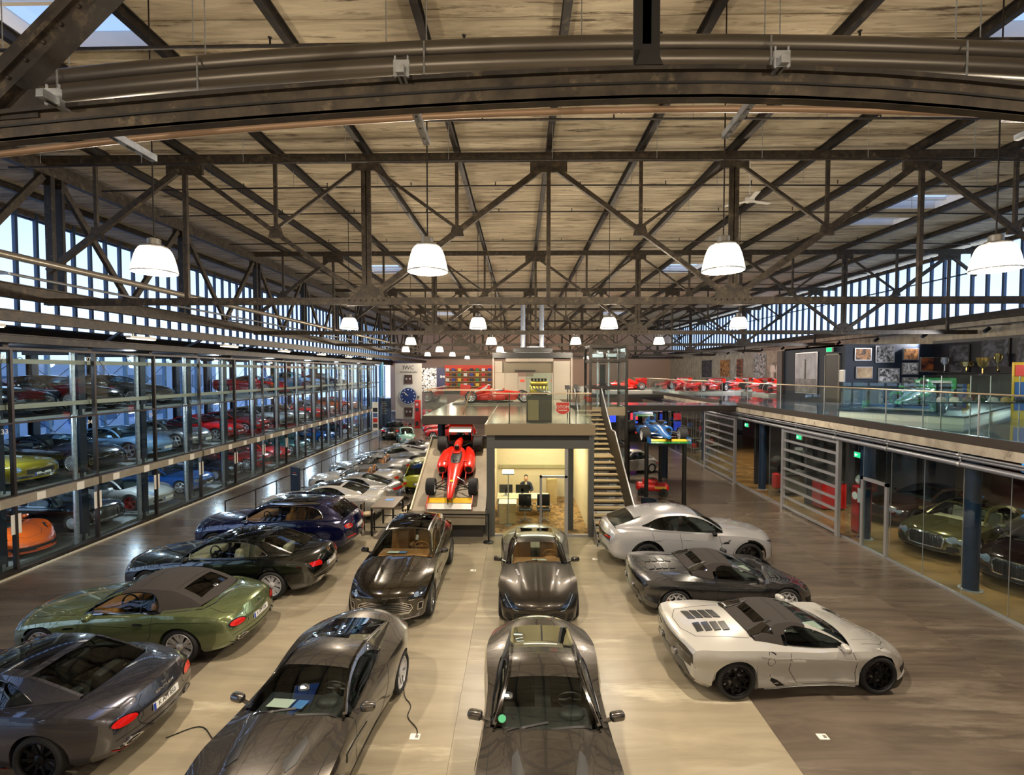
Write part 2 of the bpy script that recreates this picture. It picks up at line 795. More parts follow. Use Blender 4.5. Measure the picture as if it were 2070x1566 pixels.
    def make_bvh(s):
        v, f = list(s.body_mb.v), list(s.body_mb.f)
        if hasattr(s, 'cab'):
            b = len(v)
            v += s.cab.v
            f += [tuple(b + i for i in q) for q in s.cab.f]
        s.bvh = BVHTree.FromPolygons([Vector(p) for p in v], f)

    # -- projections
    def hit(s, view, a, b, sg=1):
        if view == 'side':
            o, d = Vector((a, 3 * sg, b)), Vector((0, -sg, 0))
        elif view == 'front':
            o, d = Vector((4, a, b)), Vector((-1, 0, 0))
        elif view == 'rear':
            o, d = Vector((-4, a, b)), Vector((1, 0, 0))
        else:
            o, d = Vector((a, b, 3)), Vector((0, 0, -1))
        h = s.bvh.ray_cast(o, d)
        if h[0] is None:
            h = s.bvh.find_nearest(o + d * (3.0 - s.W if view == 'side' else 4 - s.L / 2 if view in ('front', 'rear') else 1.5))
        return h[0], -d

    def patch(s, name, view, poly, role, off=.004, step=.05, sg=1, parent=None, smooth=True):
        """polygon in the given view laid on the car skin"""
        bm = bmesh.new()
        vs = [bm.verts.new((a, b, 0)) for a, b in poly]
        bm.faces.new(vs)
        lo = [min(p[i] for p in poly) for i in (0, 1)]
        hi = [max(p[i] for p in poly) for i in (0, 1)]
        for ax in (0, 1):
            t = lo[ax] + step
            while t < hi[ax] - step * .2:
                co = (t, 0, 0) if ax == 0 else (0, t, 0)
                no = (1, 0, 0) if ax == 0 else (0, 1, 0)
                bmesh.ops.bisect_plane(bm, geom=list(bm.verts) + list(bm.edges) + list(bm.faces), plane_co=co, plane_no=no)
                t += step
        bmesh.ops.triangulate(bm, faces=[f for f in bm.faces if len(f.verts) > 4])
        for v in bm.verts:
            p, n = s.hit(view, v.co.x, v.co.y, sg)
            v.co = p + n * off
        bmesh.ops.recalc_face_normals(bm, faces=bm.faces)
        # thickness
        ret = bmesh.ops.extrude_face_region(bm, geom=list(bm.faces))
        nv = [g for g in ret['geom'] if isinstance(g, bmesh.types.BMVert)]
        for v in nv:
            v.co -= s.hit(view, 0, .6, sg)[1] * (off + .006)
        bmesh.ops.recalc_face_normals(bm, faces=bm.faces)
        me = bpy.data.meshes.new(name)
        bm.to_mesh(me)
        bm.free()
        if smooth:
            me.polygons.foreach_set('use_smooth', [True] * len(me.polygons))
            me.set_sharp_from_angle(angle=R(40))
        s.parts.append([name, me, role, parent])
        return me

    def line(s, name, view, pts, w, role, off=.002, sg=1, parent=None, step=.05, h=.004):
        """thin strip along a path in the given view laid on the skin"""
        q = []
        for (a, b), (c, d) in zip(pts[:-1], pts[1:]):
            n = max(1, int(math.hypot(c - a, d - b) / step))
            q += [(a + (c - a) * i / n, b + (d - b) * i / n) for i in range(n)]
        q.append(pts[-1])
        m = MB()
        P = []
        for i, (a, b) in enumerate(q):
            a0, b0 = q[max(0, i - 1)]
            a1, b1 = q[min(len(q) - 1, i + 1)]
            tx, ty = a1 - a0, b1 - b0
            ln = math.hypot(tx, ty) or 1
            nx, ny = -ty / ln * w / 2, tx / ln * w / 2
            row = []
            for k in (-1, 1):
                p, n = s.hit(view, a + nx * k, b + ny * k, sg)
                row.append(p + n * off)
            P.append(row)
        dn = s.hit(view, q[0][0], q[0][1], sg)[1]
        R4 = [[r[0] - dn * h, r[0], r[1], r[1] - dn * h] for r in P]
        m.grid(R4)
        s.parts.append([name, m.mesh(name, None, 40), role, parent])

    def both(s, fn, name, view, poly, *a, **k):
        fn(name, view, poly, *a, **k)
        if view == 'side':
            k2 = dict(k)
            k2['sg'] = -1
            fn(name, view, poly, *a, **k2)
        elif view in ('front', 'rear'):
            fn(name, view, [(-p, q) for p, q in poly], *a, **k)
        else:
            fn(name, view, [(p, -q) for p, q in poly], *a, **k)

    def part(s, name, mb, role, parent=None, smooth=None, bevel=0, weld=False):
        s.parts.append([name, mb.mesh(name, None, smooth, bevel, weld=weld), role, parent])

    def X(s, d):
        return s.L / 2 - d

    def lip(s, dw):
        """half-width of the skin over a wheel"""
        d = dw
        for _ in range(20):
            d = s.L / 2 - (s.L / 2 - dw) - s.fK(d) * (s.fW(d) / s.W) ** 2
        return s.sidept(d, s.S['zw'] + s.S['Ra'] * .8) - .012

    # -- common fittings
    def seats(s, rows, ys=(.38, -.38), z=.28, role='leather', h=.62, w=.5):
        for i, d in enumerate(rows):
            hh = h if i == 0 else h * .72
            for y in ys:
                m = MB()
                m.add(*rbox((s.X(d), y, z + .12), (.52, w, .2)))
                t = MB().add(*rbox((0, 0, hh / 2), (.15, w, hh)))
                t.xf(Matrix.Translation((s.X(d) - .26, y, z + .16)) @ Matrix.Rotation(-.22, 4, 'Y'))
                m.add(t.v, t.f)
                if i:
                    s.part('seat', m, role, None, 40)
                    continue
                t = MB().add(*rbox((0, 0, h + .1), (.1, w * .5, .18)))
                t.xf(Matrix.Translation((s.X(d) - .28, y, z + .16)) @ Matrix.Rotation(-.22, 4, 'Y'))
                m.add(t.v, t.f)
                s.part('seat', m, role, None, 40)

    def cockpit(s, dash_d, z, role='leather', wheel_y=.38, w=1.3, wrole='black'):
        m = MB().add(*rbox((s.X(dash_d), 0, z - .1), (.5, w, .2), .06))
        s.part('dashboard', m, role, None, 40)
        m = MB()
        pts = [(0, .185 * math.cos(t), .185 * math.sin(t)) for t in np.linspace(0, 2 * PI, 25)]
        m.tube(pts, .017, 6)
        m.bar((0, -.17, 0), (0, .17, 0), .05, .02, (1, 0, 0))
        m.bar((0, 0, 0), (0, 0, -.17), .05, .02, (1, 0, 0))
        m.ball((0, 0, 0), .06, 8, 6, (.4, 1, 1))
        m.xf(Matrix.Translation((s.X(dash_d) - .36, wheel_y, z - .0)) @ Matrix.Rotation(R(25), 4, 'Y'))
        s.part('steering_wheel', m, wrole, None, 40)
        m = MB().box((s.X(dash_d) - 1.7, -w / 2, s.fbot(s.L / 2) + .15), (s.X(dash_d), w / 2, s.fbot(s.L / 2) + .2))
        s.part('cabin_floor', m, 'black')

    def mirrors(s, d, y, z, role='paint', l=.2, arm=.1):
        for sg in (1, -1):
            m = MB()
            t = MB().add(*rbox((0, 0, 0), (.13, l, .125), .05))
            t.xf(Matrix.Translation((s.X(d), sg * (y + l / 2), z)) @ Matrix.Rotation(sg * R(12), 4, 'Z'))
            m.add(t.v, t.f)
            m.bar((s.X(d) + .02, sg * (y - arm), z - .09), (s.X(d), sg * (y + .05), z - .03), .04, .035)
            s.part('mirror', m, role, None, 40)

    def wheels(s, style, r=None, w=.27, role='rim', cal='caliper', track=None, r2=None):
        S = s.S
        s.wh = dict(style=style, r=r or S['zw'], r2=r2 or r or S['zw'], w=w, role=role, cal=cal, y=track or s.W - .02)

    def plate(s, view, d_, z, txt, w=.5, y=0, tilt=0):
        s.pl8 = getattr(s, 'pl8', [])
        s.pl8.append((view, d_, z, txt, w, y, tilt))


def rbox(c, d, r=None):
    """rounded box as verts, faces"""
    r = r or min(d) * .28
    bm = bmesh.new()
    bmesh.ops.create_cube(bm, size=1.0)
    for v in bm.verts:
        v.co = Vector((c[0] + v.co.x * d[0], c[1] + v.co.y * d[1], c[2] + v.co.z * d[2]))
    bmesh.ops.bevel(bm, geom=list(bm.edges), offset=r, segments=3, affect='EDGES', profile=.5)
    bm.verts.index_update()
    vs = [tuple(v.co) for v in bm.verts]
    fs = [tuple(v.index for v in f.verts) for f in bm.faces]
    bm.free()
    return vs, fs


WHEEL = {}


def wheel_meshes(style, r, w):
    key = (style, round(r, 3), round(w, 3))
    if key in WHEEL:
        return WHEEL[key]
    N = 36
    rr = r * .76
    thin = style in ('classic', 'steel')
    if thin:
        rr = r * .64
    h = w / 2
    t = MB().lathe([(rr, -h * .82), (rr + .02, -h), (r - .03, -h), (r - .006, -h * .82), (r, -h * .5), (r, h * .5), (r - .006, h * .82), (r - .03, h), (rr + .02, h), (rr, h * .82)], N, axis='y')
    tyre = t.mesh('tyre', None, 35)
    m = MB()
    # outward side is +y
    m.lathe([(rr, -h * .82), (rr, h * .80), (rr - .012, h * .86), (rr - .025, h * .80), (rr - .03, h * .3), (rr - .03, -h * .8)], N, axis='y')
    yo = h * .72

    def spoke(a0, r0, a1, r1, w0, w1, y0=None, y1=None, th=.03):
        y0 = yo if y0 is None else y0
        y1 = yo if y1 is None else y1
        p = Vector((r0 * math.cos(a0), y0, r0 * math.sin(a0)))
        q = Vector((r1 * math.cos(a1), y1, r1 * math.sin(a1)))
        d = (q - p)
        d.normalize()
        n = Vector((0, 1, 0)).cross(d).normalized()
        vs = []
        for o, ww in ((p, w0), (q, w1)):
            vs += [o - n * ww / 2, o + n * ww / 2, o + n * ww / 2 * .6 - Vector((0, th, 0)), o - n * ww / 2 * .6 - Vector((0, th, 0))]
        m.add(vs, [(0, 1, 2, 3), (4, 7, 6, 5), (0, 4, 5, 1), (1, 5, 6, 2), (2, 6, 7, 3), (3, 7, 4, 0)])
    e = rr - .02
    if style == 'ten':
        for k in range(10):
            a = 2 * PI * k / 10
            spoke(a, .06, a, e, .035, .05, yo - .02, yo)
    elif style == 'twin5':
        for k in range(5):
            a = 2 * PI * k / 5 + .3
            for dl in (-.17, .17, -.42, .42)[:4]:
                spoke(a + dl * .6, .07, a + dl, e, .035, .045, yo - .03, yo)
    elif style == 'y5':
        for k in range(5):
            a = 2 * PI * k / 5 + PI / 2
            spoke(a, .05, a, e * .55, .06, .05, yo - .02, yo - .01)
            spoke(a, e * .52, a - .36, e, .04, .04)
            spoke(a, e * .52, a + .36, e, .04, .04)
            spoke(a - .36, e * .97, a - .63, e * .6, .02, .025)
            spoke(a + .36, e * .97, a + .63, e * .6, .02, .025)
    elif style == 'mesh10':
        for k in range(10):
            a = 2 * PI * k / 10
            spoke(a, .06, a - .16, e, .03, .035, yo - .03, yo)
            spoke(a, .06, a + .16, e, .03, .035, yo - .03, yo)
    elif style == 'five':
        for k in range(5):
            a = 2 * PI * k / 5 + PI / 2
            spoke(a, .05, a, e, .07, .085, yo - .01, yo)
    elif style == 'six':
        for k in range(6):
            a = 2 * PI * k / 6
            spoke(a, .06, a, e, .05, .1, yo - .03, yo)
    elif style == 'f1':
        for k in range(10):
            a = 2 * PI * k / 10
            spoke(a, .04, a, e, .03, .03, yo - .06, yo - .01)
    elif thin:
        m.lathe([(e, h * .5), (e * .8, h * .62), (e * .5, h * .5), (e * .45, h * .8), (0.001, h * .85)], 24, axis='y')
    m.lathe([(.075, yo - .05), (.075, yo - .005), (.05, yo + .012), (.001, yo + .014)], 16, axis='y')
    rim = m.mesh('rim', None, 35)
    d = MB().lathe([(.08, yo - .10), (rr * .80, yo - .10), (rr * .80, yo - .13), (.08, yo - .13)], 28, axis='y')
    disc = d.mesh('brake_disc', None, 35)
    c = MB()
    pts = []
    for t_ in np.linspace(-.42, .42, 6):
        pts.append((t_,))
    P = []
    for (a,) in pts:
        P.append([(q * math.cos(a), y, q * math.sin(a)) for q, y in ((rr * .84, yo - .16), (rr * .84, yo - .06), (rr * .58, yo - .06), (rr * .58, yo - .16))])
    c.grid(P, close=True)
    c.add(P[0], [(0, 1, 2, 3)])
    c.add(P[-1], [(0, 1, 2, 3)])
    cal = c.mesh('brake_caliper', None, 35)
    WHEEL[key] = (tyre, rim, disc, cal)
    return WHEEL[key]


CARS = {}


def slot(me):
    if not me.materials:
        me.materials.append(None)


def place_car(key, name, label, loc, deg, paint, roles=None, group=None, z=0.0, full=True, cat='car', nums=None, pitch=0.0):
    """one car as a thing: parts share the meshes of their type, materials are set per car"""
    c = CARS[key]
    rl = dict(DEFROLE)
    rl['paint'] = paint
    rl.update(roles or {})
    root = thing(name, label, cat, (loc[0], loc[1], z), R(deg), group)
    made = {}
    for nm, me, role, par in c.parts:
        slot(me)
        o = link(nm, me, made.get(par) if par else root)
        o.material_slots[0].link = 'OBJECT'
        o.material_slots[0].material = rl.get(role) or DEFROLE['black']
        if nm not in made:
            made[nm] = o
    wh = c.wh
    for dw, r in ((c.S['fw'], wh['r']), (c.S['rw'], wh['r2'])):
        wy = c.lip(dw)
        ty, rim, disc, cal = wheel_meshes(wh['style'], r, wh['w'])
        for sg in (1, -1):
            slot(ty)
            t = link('wheel', ty, root, (c.X(dw), sg * (wy - wh['w'] / 2), r), (0, 0, 0 if sg > 0 else PI))
            t.material_slots[0].link = 'OBJECT'
            t.material_slots[0].material = rl['tyre']
            todo = [('rim', rim, wh['role'])]
            if full:
                todo += [('brake_disc', disc, 'steel'), ('brake_caliper', cal, wh['cal'])]
            for nm, me, role in todo:
                slot(me)
                o = link(nm, me, t)
                o.material_slots[0].link = 'OBJECT'
                o.material_slots[0].material = rl[role]
    for i, (view, d_, zz, txt, w, yy, tilt) in enumerate(getattr(c, 'pl8', [])):
        txt = (nums or {}).get(i, txt)
        if txt is None:
            continue
        sgn = 1 if view == 'front' else -1
        x = c.X(d_)
        p = link('number_plate', plate_mesh(w), root, (x, yy, zz), (0, sgn * -tilt, 0 if sgn > 0 else PI))
        slot(p.data)
        p.material_slots[0].link = 'OBJECT'
        dark = txt.startswith('!')
        p.material_slots[0].material = rl['black'] if dark else rl['plate']
        if not dark:
            b = link('country_band', band_mesh(w), p)
            b.material_slots[0].link = 'OBJECT'
            b.material_slots[0].material = rl['plateblue']
        if not txt:
            continue
        text('lettering', txt.lstrip('!'), .105, rl['steel'] if dark else rl['black'], p, (.008, .015, 0), (PI / 2, 0, PI / 2), .001, squash=.82)
    return root


_PM = {}


def plate_mesh(w):
    if ('p', w) not in _PM:
        _PM[('p', w)] = MB().box((-.004, -w / 2, -.055), (.006, w / 2, .055)).mesh('number_plate')
        slot(_PM[('p', w)])
    return _PM[('p', w)]


def band_mesh(w):
    if ('b', w) not in _PM:
        _PM[('b', w)] = MB().box((.005, -w / 2, -.055), (.0075, -w / 2 + .045, .055)).mesh('country_band')
        slot(_PM[('b', w)])
    return _PM[('b', w)]


def paint(name, col, metal=.6, rough=.32, coat=1.0, flake=0.0):
    m = mat(name, col, rough * .75, metal, coat)
    return m


DEFROLE = dict(
    black=mat('black_plastic', (14, 14, 15), .45),
    gloss=mat('gloss_black', (6, 6, 7), .12, 0, .6),
    tyre=mat('tyre_rubber', (22, 22, 23), .75),
    rim=mat('silver_alloy', (214, 214, 216), .34, .45),
    rimdark=mat('dark_alloy', (28, 28, 31), .3, .8),
    steel=mat('brushed_steel', (165, 165, 168), .3, 1.0),
    chrome=mat('chrome', (225, 225, 228), .08, 1.0),
    caliper=mat('caliper_dark', (40, 40, 44), .4, .3),
    calorange=mat('caliper_orange', (235, 110, 20), .35),
    calred=mat('caliper_red', (180, 20, 20), .35),
    glass=glass('car_glass', (200, 211, 208), 1.5),
    glassdark=glass('car_glass_tinted', (52, 58, 62), 1.5),
    leather=mat('leather_black', (34, 33, 33), .5),
    tan=mat('leather_tan', (176, 118, 62), .5),
    cream=mat('leather_cream', (205, 190, 160), .5),
    seam=mat('panel_gap', (8, 8, 9), .8),
    fabric=noisy('soft_top_fabric', (36, 32, 30), (52, 46, 43), nscale=160, rough=(.85, .95), bump=.1),
    tail=mat('tail_lamp_red', (190, 18, 14), .12, 0, 1.0, emit=(255, 30, 10), es=.06),
    lamp=mat('head_lamp', (150, 170, 190), .06, .5, 1.0),
    lampdark=mat('head_lamp_dark', (38, 46, 56), .06, .5, 1.0),
    amber=mat('amber_lens', (235, 130, 30), .2),
    plate=mat('number_plate_white', (232, 232, 228), .4),
    plateblue=mat('number_plate_blue', (20, 60, 170), .4),
    mesh=noisy('grille_mesh', (8, 8, 8), (70, 70, 72), nscale=90, rough=(.3, .5), metal=.6),
    carbon=mat('carbon_black', (18, 18, 20), .3, .3, .6),
    paper=mat('paper_sheet', (225, 228, 215), .7),
    paperblue=mat('paper_blue', (90, 140, 205), .7),
    pin=mat('gloss_black', (6, 6, 7)),
    green=mat('sticker_green', (30, 150, 100), .5),
)
# ---------------------------------------------------------------- car types
def dz(c, pts):
    return [(c.X(d), z) for d, z in pts]


def ell(cx, cz, a, b, n=14, rot=0.0):
    out = []
    for k in range(n):
        t = 2 * PI * k / n
        u, v = a * math.cos(t), b * math.sin(t)
        out.append((cx + u * math.cos(rot) - v * math.sin(rot), cz + u * math.sin(rot) + v * math.cos(rot)))
    return out


def papers(c, d, z, spots):
    for (y, w, l, role) in spots:
        m = MB().cbox((0, 0, 0), (l, w, .004))
        m.xf(Matrix.Translation((c.X(d), y, z)) @ Matrix.Rotation(R(-8), 4, 'Y'))
        c.part('paper_sheet', m, role)


def wipers(c, d0, d1, z):
    for y0, y1 in ((.05, .62), (-.55, .02)):
        c.line('wiper', 'top', [(c.X(d0), y0), (c.X(d1), y1)], .025, 'black', .012, h=.012)


def make_gt(key, soft=False):
    S = dict(L=4.85, W=.975, fw=.90, rw=3.72, zw=.36, Ra=.405, flare=.03,
             plan=[(0, .86), (.06, .88), (.3, .915), (.8, .945), (1.6, .935), (2.5, .935), (3.4, .955), (3.9, .955), (4.5, .90), (4.8, .83), (4.85, .80)],
             sh=[(0, .60), (.10, .68), (.4, .77), (.9, .84), (1.6, .88), (2.6, .92), (3.3, .98), (3.9, .985), (4.5, .92), (4.78, .82), (4.85, .68)],
             top=[(0, .64), (.05, .74), (.2, .82), (.6, .89), (1.2, .955), (1.62, .99), (2.6, 1.02), (3.6, 1.05), (4.1, 1.055), (4.5, 1.03), (4.74, .99), (4.80, .86), (4.85, .74)],
             bot=[(0, .27), (.12, .21), (.5, .19), (2.4, .18), (4.2, .20), (4.6, .26), (4.8, .33), (4.85, .40)],
             K=[(0, .42), (.5, .36), (1.5, .24), (2.4, .03), (3.4, -.10), (4.2, -.22), (4.85, -.26)],
             cowl=1.55, head=2.30, rtop=3.28, rbase=4.12,
             belt=[(1.4, .80), (2.2, .80), (3.0, .79), (3.6, .72), (4.12, .62)],
             roof=[(1.55, .985), (1.9, 1.19), (2.30, 1.345), (2.75, 1.395), (3.28, 1.345), (3.7, 1.22), (4.12, 1.06)],
             yr=.56, wc=3.50, qt=[(1.55, .88), (2.7, .88), (3.05, .80), (3.35, .45), (3.50, .16)], qb=[(1.55, .05), (3.1, .05), (3.50, .12)],
             trim='gloss', bars=[(3.04, 2.96, .05, 'gloss')])
    if soft:
        S['roofrole'] = 'fabric'
        S['rearrole'] = 'fabric'
        S['pilrole'] = 'paint'
        S['wc'] = 3.22
        S['soft'] = True
        S['qt'] = [(1.55, .88), (2.6, .88), (2.95, .82), (3.12, .62), (3.22, .2)]
        S['trim'] = 'gloss'
        S['bars'] = [(2.86, 2.80, .03, 'gloss')]
        S['roof'] = [(1.55, .985), (1.9, 1.19), (2.30, 1.345), (2.75, 1.395), (3.28, 1.37), (3.7, 1.24), (4.05, 1.06)]
        S['rbase'] = 4.05
    c = Car(S)
    X = c.X
    if soft:
        # fabric over rails and quarter
        c.patch('rear_window', 'top', [(X(3.48), -.42), (X(3.48), .42), (X(3.86), .45), (X(3.86), -.45)], 'glassdark', .006)
        c.line('fabric_seam', 'top', [(X(2.62), -.5), (X(2.62), .5)], .014, 'seam', .003)
        c.line('fabric_seam', 'top', [(X(3.38), -.5), (X(3.38), .5)], .014, 'seam', .003)
        c.both(c.line, 'belt_trim', 'side', dz(c, [(1.75, .93), (2.4, .955), (3.3, 1.0)]), .022, 'chrome', .004)
        c.line('hood_cover_trim', 'top', [(X(3.35), .83), (X(3.7), .78), (X(4.05), .70), (X(4.16), .5), (X(4.18), 0), (X(4.16), -.5), (X(4.05), -.70), (X(3.7), -.78), (X(3.35), -.83)], .03, 'chrome', .004)
    else:
        c.patch('roof_glass', 'top', [(X(2.36), -.46), (X(2.36), .46), (X(3.16), .44), (X(3.16), -.44)], 'gloss', .004)
    # doors and seams
    c.both(c.line, 'door_gap', 'side', dz(c, [(1.72, .93), (1.66, .62), (1.72, .30), (2.0, .25), (2.85, .25), (3.06, .40), (3.16, .62), (3.18, .97)]), .010, 'seam', .0015)
    c.both(c.line, 'shoulder_crease', 'side', dz(c, [(1.1, .80), (1.8, .79), (2.7, .765)]), .012, 'paint', .006)
    c.both(c.line, 'haunch_crease', 'side', dz(c, [(2.80, .70), (3.0, .81), (3.3, .87), (3.8, .88), (4.3, .85)]), .014, 'paint', .007)
    c.both(c.patch, 'door_handle', 'side', dz(c, [(2.80, .80), (2.80, .83), (3.0, .835), (3.0, .805)]), 'chrome', .022, .04)
    c.both(c.patch, 'fender_vent', 'side', dz(c, [(1.40, .70), (1.62, .715), (1.60, .74), (1.40, .73)]), 'chrome', .006, .04)
    c.both(c.patch, 'sill_trim', 'side', dz(c, [(1.45, .20), (3.2, .20), (3.2, .245), (1.45, .245)]), 'gloss', .012, .2)
    # hood
    c.both(c.line, 'hood_gap', 'top', [(X(.25), .62), (X(.8), .72), (X(1.5), .76)], .010, 'seam', .0015)
    c.both(c.line, 'hood_crease', 'top', [(X(.2), .34), (X(.8), .42), (X(1.45), .52)], .012, 'paint', .006)
    c.line('boot_gap', 'top', [(X(4.15), -.64), (X(4.45), -.70), (X(4.68), -.6)], .010, 'seam', .0015)
    c.line('boot_gap', 'top', [(X(4.15), .64), (X(4.45), .70), (X(4.68), .6)], .010, 'seam', .0015)
    # rear
    c.both(c.patch, 'tail_lamp', 'rear', ell(.64, .735, .155, .062, 18, .06), 'tail', .01, .04)
    c.both(c.line, 'tail_lamp_bezel', 'rear', ell(.64, .735, .165, .07, 18, .06) + [ell(.64, .735, .165, .07, 18, .06)[0]], .016, 'gloss', .011)
    c.line('boot_lid_gap', 'rear', [(-.46, .60), (-.40, .66), (-.44, .84), (-.35, .93)], .008, 'seam', .0015)
    c.line('boot_lid_gap', 'rear', [(.46, .60), (.40, .66), (.44, .84), (.35, .93)], .008, 'seam', .0015)
    c.patch('diffuser', 'rear', [(-.72, .40), (-.66, .33), (.66, .33), (.72, .40), (.5, .46), (-.5, .46)], 'gloss', .01, .1)
    c.both(c.patch, 'exhaust', 'rear', ell(.56, .41, .13, .05, 14), 'chrome', .03, .05)
    c.both(c.patch, 'exhaust_core', 'rear', ell(.56, .41, .105, .035, 14), 'black', .033, .05)
    c.line('bumper_gap', 'rear', [(-.82, .52), (-.4, .545), (.4, .545), (.82, .52)], .008, 'seam', .0015)
    c.line('bumper_pinstripe', 'rear', [(-.80, .405), (-.68, .335), (.68, .335), (.80, .405)], .014, 'pin', .016)
    c.both(c.line, 'sill_pinstripe', 'side', dz(c, [(1.45, .205), (3.25, .205)]), .012, 'pin', .014, step=.2)
    c.patch('wing_badge', 'rear', [(-.10, .905), (-.03, .885), (.03, .885), (.10, .905), (.03, .90), (0, .915), (-.03, .90)], 'chrome', .006, .05)
    # front
    c.patch('grille', 'front', [(-.40, .40), (.40, .40), (.44, .62), (.36, .70), (-.36, .70), (-.44, .62)], 'mesh', .008, .06)
    c.both(c.patch, 'head_lamp', 'front', ell(.60, .64, .11, .095), 'lamp', .012, .04)
    c.both(c.patch, 'head_lamp', 'front', ell(.77, .62, .07, .065), 'lamp', .012, .04)
    c.both(c.patch, 'intake', 'front', [(.46, .34), (.76, .36), (.72, .46), (.5, .46)], 'mesh', .006, .06)
    c.mirrors(1.98, .93, .99, 'paint')
    c.seats((2.62, 3.25), z=.34, role='seat', h=.58)
    c.cockpit(1.95, .96, 'seat', .38)
    c.wheels('ten' if not soft else 'twin5', w=.29, role='wrim', track=.965)
    c.plate('rear', 4.83, .685 if True else .6, None, tilt=0)
    c.pl8[0] = ('rear', 4.845, .655, '', .52, 0, R(-6))
    CARS[key] = c


make_gt('gt')
make_gt('gtc', True)


def make_spur():
    S = dict(L=5.30, W=.985, fw=.92, rw=4.10, zw=.365, Ra=.41, flare=.02,
             plan=[(0, .87), (.06, .89), (.3, .93), (.8, .955), (1.6, .95), (3.6, .955), (4.3, .955), (4.9, .90), (5.25, .83), (5.3, .80)],
             sh=[(0, .66), (.1, .74), (.4, .82), (.9, .89), (1.6, .94), (2.8, .98), (3.8, 1.02), (4.3, 1.02), (4.9, .97), (5.2, .88), (5.3, .72)],
             top=[(0, .72), (.05, .82), (.2, .89), (.6, .95), (1.2, 1.01), (1.65, 1.04), (2.8, 1.06), (4.3, 1.09), (4.55, 1.09), (5.0, 1.08), (5.20, 1.04), (5.26, .90), (5.3, .78)],
             bot=[(0, .29), (.12, .23), (.5, .20), (2.6, .19), (4.6, .21), (5.05, .27), (5.25, .34), (5.3, .42)],
             K=[(0, .38), (.5, .32), (1.5, .22), (2.6, .02), (3.8, -.08), (4.6, -.2), (5.3, -.24)],
             cowl=1.60, head=2.36, rtop=3.70, rbase=4.58,
             belt=[(1.5, .81), (2.3, .82), (3.4, .81), (4.1, .75), (4.58, .66)],
             roof=[(1.60, 1.035), (1.95, 1.24), (2.36, 1.405), (2.95, 1.47), (3.70, 1.415), (4.15, 1.27), (4.58, 1.095)],
             yr=.58, wc=4.0, qt=[(1.6, .86), (3.2, .86), (3.6, .76), (3.85, .42), (4.0, .14)], qb=[(1.6, .04), (3.7, .05), (4.0, .10)], trim='chrome',
             bars=[(2.98, 2.90, .09, 'gloss'), (3.70, 3.62, .03, 'chrome')], roofglass=(2.44, 3.5))
    c = Car(S)
    X = c.X
    c.both(c.line, 'door_gap', 'side', dz(c, [(1.80, .98), (1.74, .6), (1.80, .30), (2.9, .27), (2.98, 1.0)]), .01, 'seam', .0015)
    c.both(c.line, 'door_gap', 'side', dz(c, [(2.98, .27), (3.5, .27), (3.68, .5), (3.86, .72), (3.9, 1.03)]), .01, 'seam', .0015)
    c.both(c.line, 'shoulder_crease', 'side', dz(c, [(1.1, .86), (2.0, .85), (3.3, .84)]), .012, 'paint', .006)
    c.both(c.line, 'haunch_crease', 'side', dz(c, [(3.3, .78), (3.6, .88), (4.0, .93), (4.6, .91)]), .014, 'paint', .007)
    c.both(c.patch, 'door_handle', 'side', dz(c, [(2.64, .86), (2.64, .89), (2.86, .895), (2.86, .865)]), 'chrome', .02, .04)
    c.both(c.patch, 'door_handle', 'side', dz(c, [(3.52, .88), (3.52, .91), (3.74, .915), (3.74, .885)]), 'chrome', .02, .04)
    c.both(c.patch, 'tail_lamp', 'rear', [(.50, .76), (.78, .80), (.80, .90), (.52, .90), (.46, .83)], 'tail', .01, .05)
    c.both(c.line, 'lamp_bezel', 'rear', [(.50, .75), (.79, .79), (.81, .91), (.52, .91), (.45, .83), (.50, .75)], .014, 'gloss', .012)
    c.patch('diffuser', 'rear', [(-.74, .42), (-.66, .35), (.66, .35), (.74, .42), (.5, .48), (-.5, .48)], 'gloss', .01, .1)
    c.line('bumper_trim', 'rear', [(-.82, .56), (-.4, .58), (.4, .58), (.82, .56)], .02, 'chrome', .004)
    c.both(c.patch, 'exhaust', 'rear', ell(.56, .44, .13, .05), 'chrome', .03, .05)
    c.patch('wing_badge', 'rear', [(-.10, .985), (-.03, .965), (.03, .965), (.10, .985), (0, .99)], 'chrome', .006, .05)
    c.patch('grille', 'front', [(-.42, .42), (.42, .42), (.46, .70), (.38, .79), (-.38, .79), (-.46, .70)], 'mesh', .01, .06)
    for k in range(-7, 8):
        c.line('grille_vane', 'front', [(k * .056, .43), (k * .056, .77)], .012, 'gloss', .022, h=.01)
    c.line('grille_surround', 'front', [(-.42, .41), (.42, .41), (.47, .70), (.38, .80), (-.38, .80), (-.47, .70), (-.42, .41)], .03, 'chrome', .018)
    c.both(c.patch, 'head_lamp', 'front', ell(.62, .70, .12, .10), 'lamp', .014, .04)
    c.both(c.patch, 'head_lamp', 'front', ell(.80, .68, .075, .068), 'lamp', .014, .04)
    c.patch('lower_intake', 'front', [(-.72, .31), (.72, .31), (.66, .38), (-.66, .38)], 'mesh', .01, .1)
    c.both(c.patch, 'intake', 'front', [(.50, .36), (.80, .38), (.76, .5), (.54, .5)], 'mesh', .01, .06)
    c.both(c.line, 'hood_gap', 'top', [(X(.2), .56), (X(.8), .72), (X(1.5), .78)], .010, 'seam', .0015)
    c.line('hood_crease', 'top', [(X(.15), 0), (X(1.5), 0)], .02, 'paint', .006)
    c.mirrors(2.0, .94, 1.05, 'paint')
    c.seats((2.7, 3.6), z=.40, role='seat')
    c.cockpit(2.0, 1.0, 'seat', .38)
    c.wheels('twin5', w=.29, role='wrim', track=.97)
    c.plate('rear', 5.295, .70, '', .52, 0, R(-6))
    CARS['spur'] = c


make_spur()


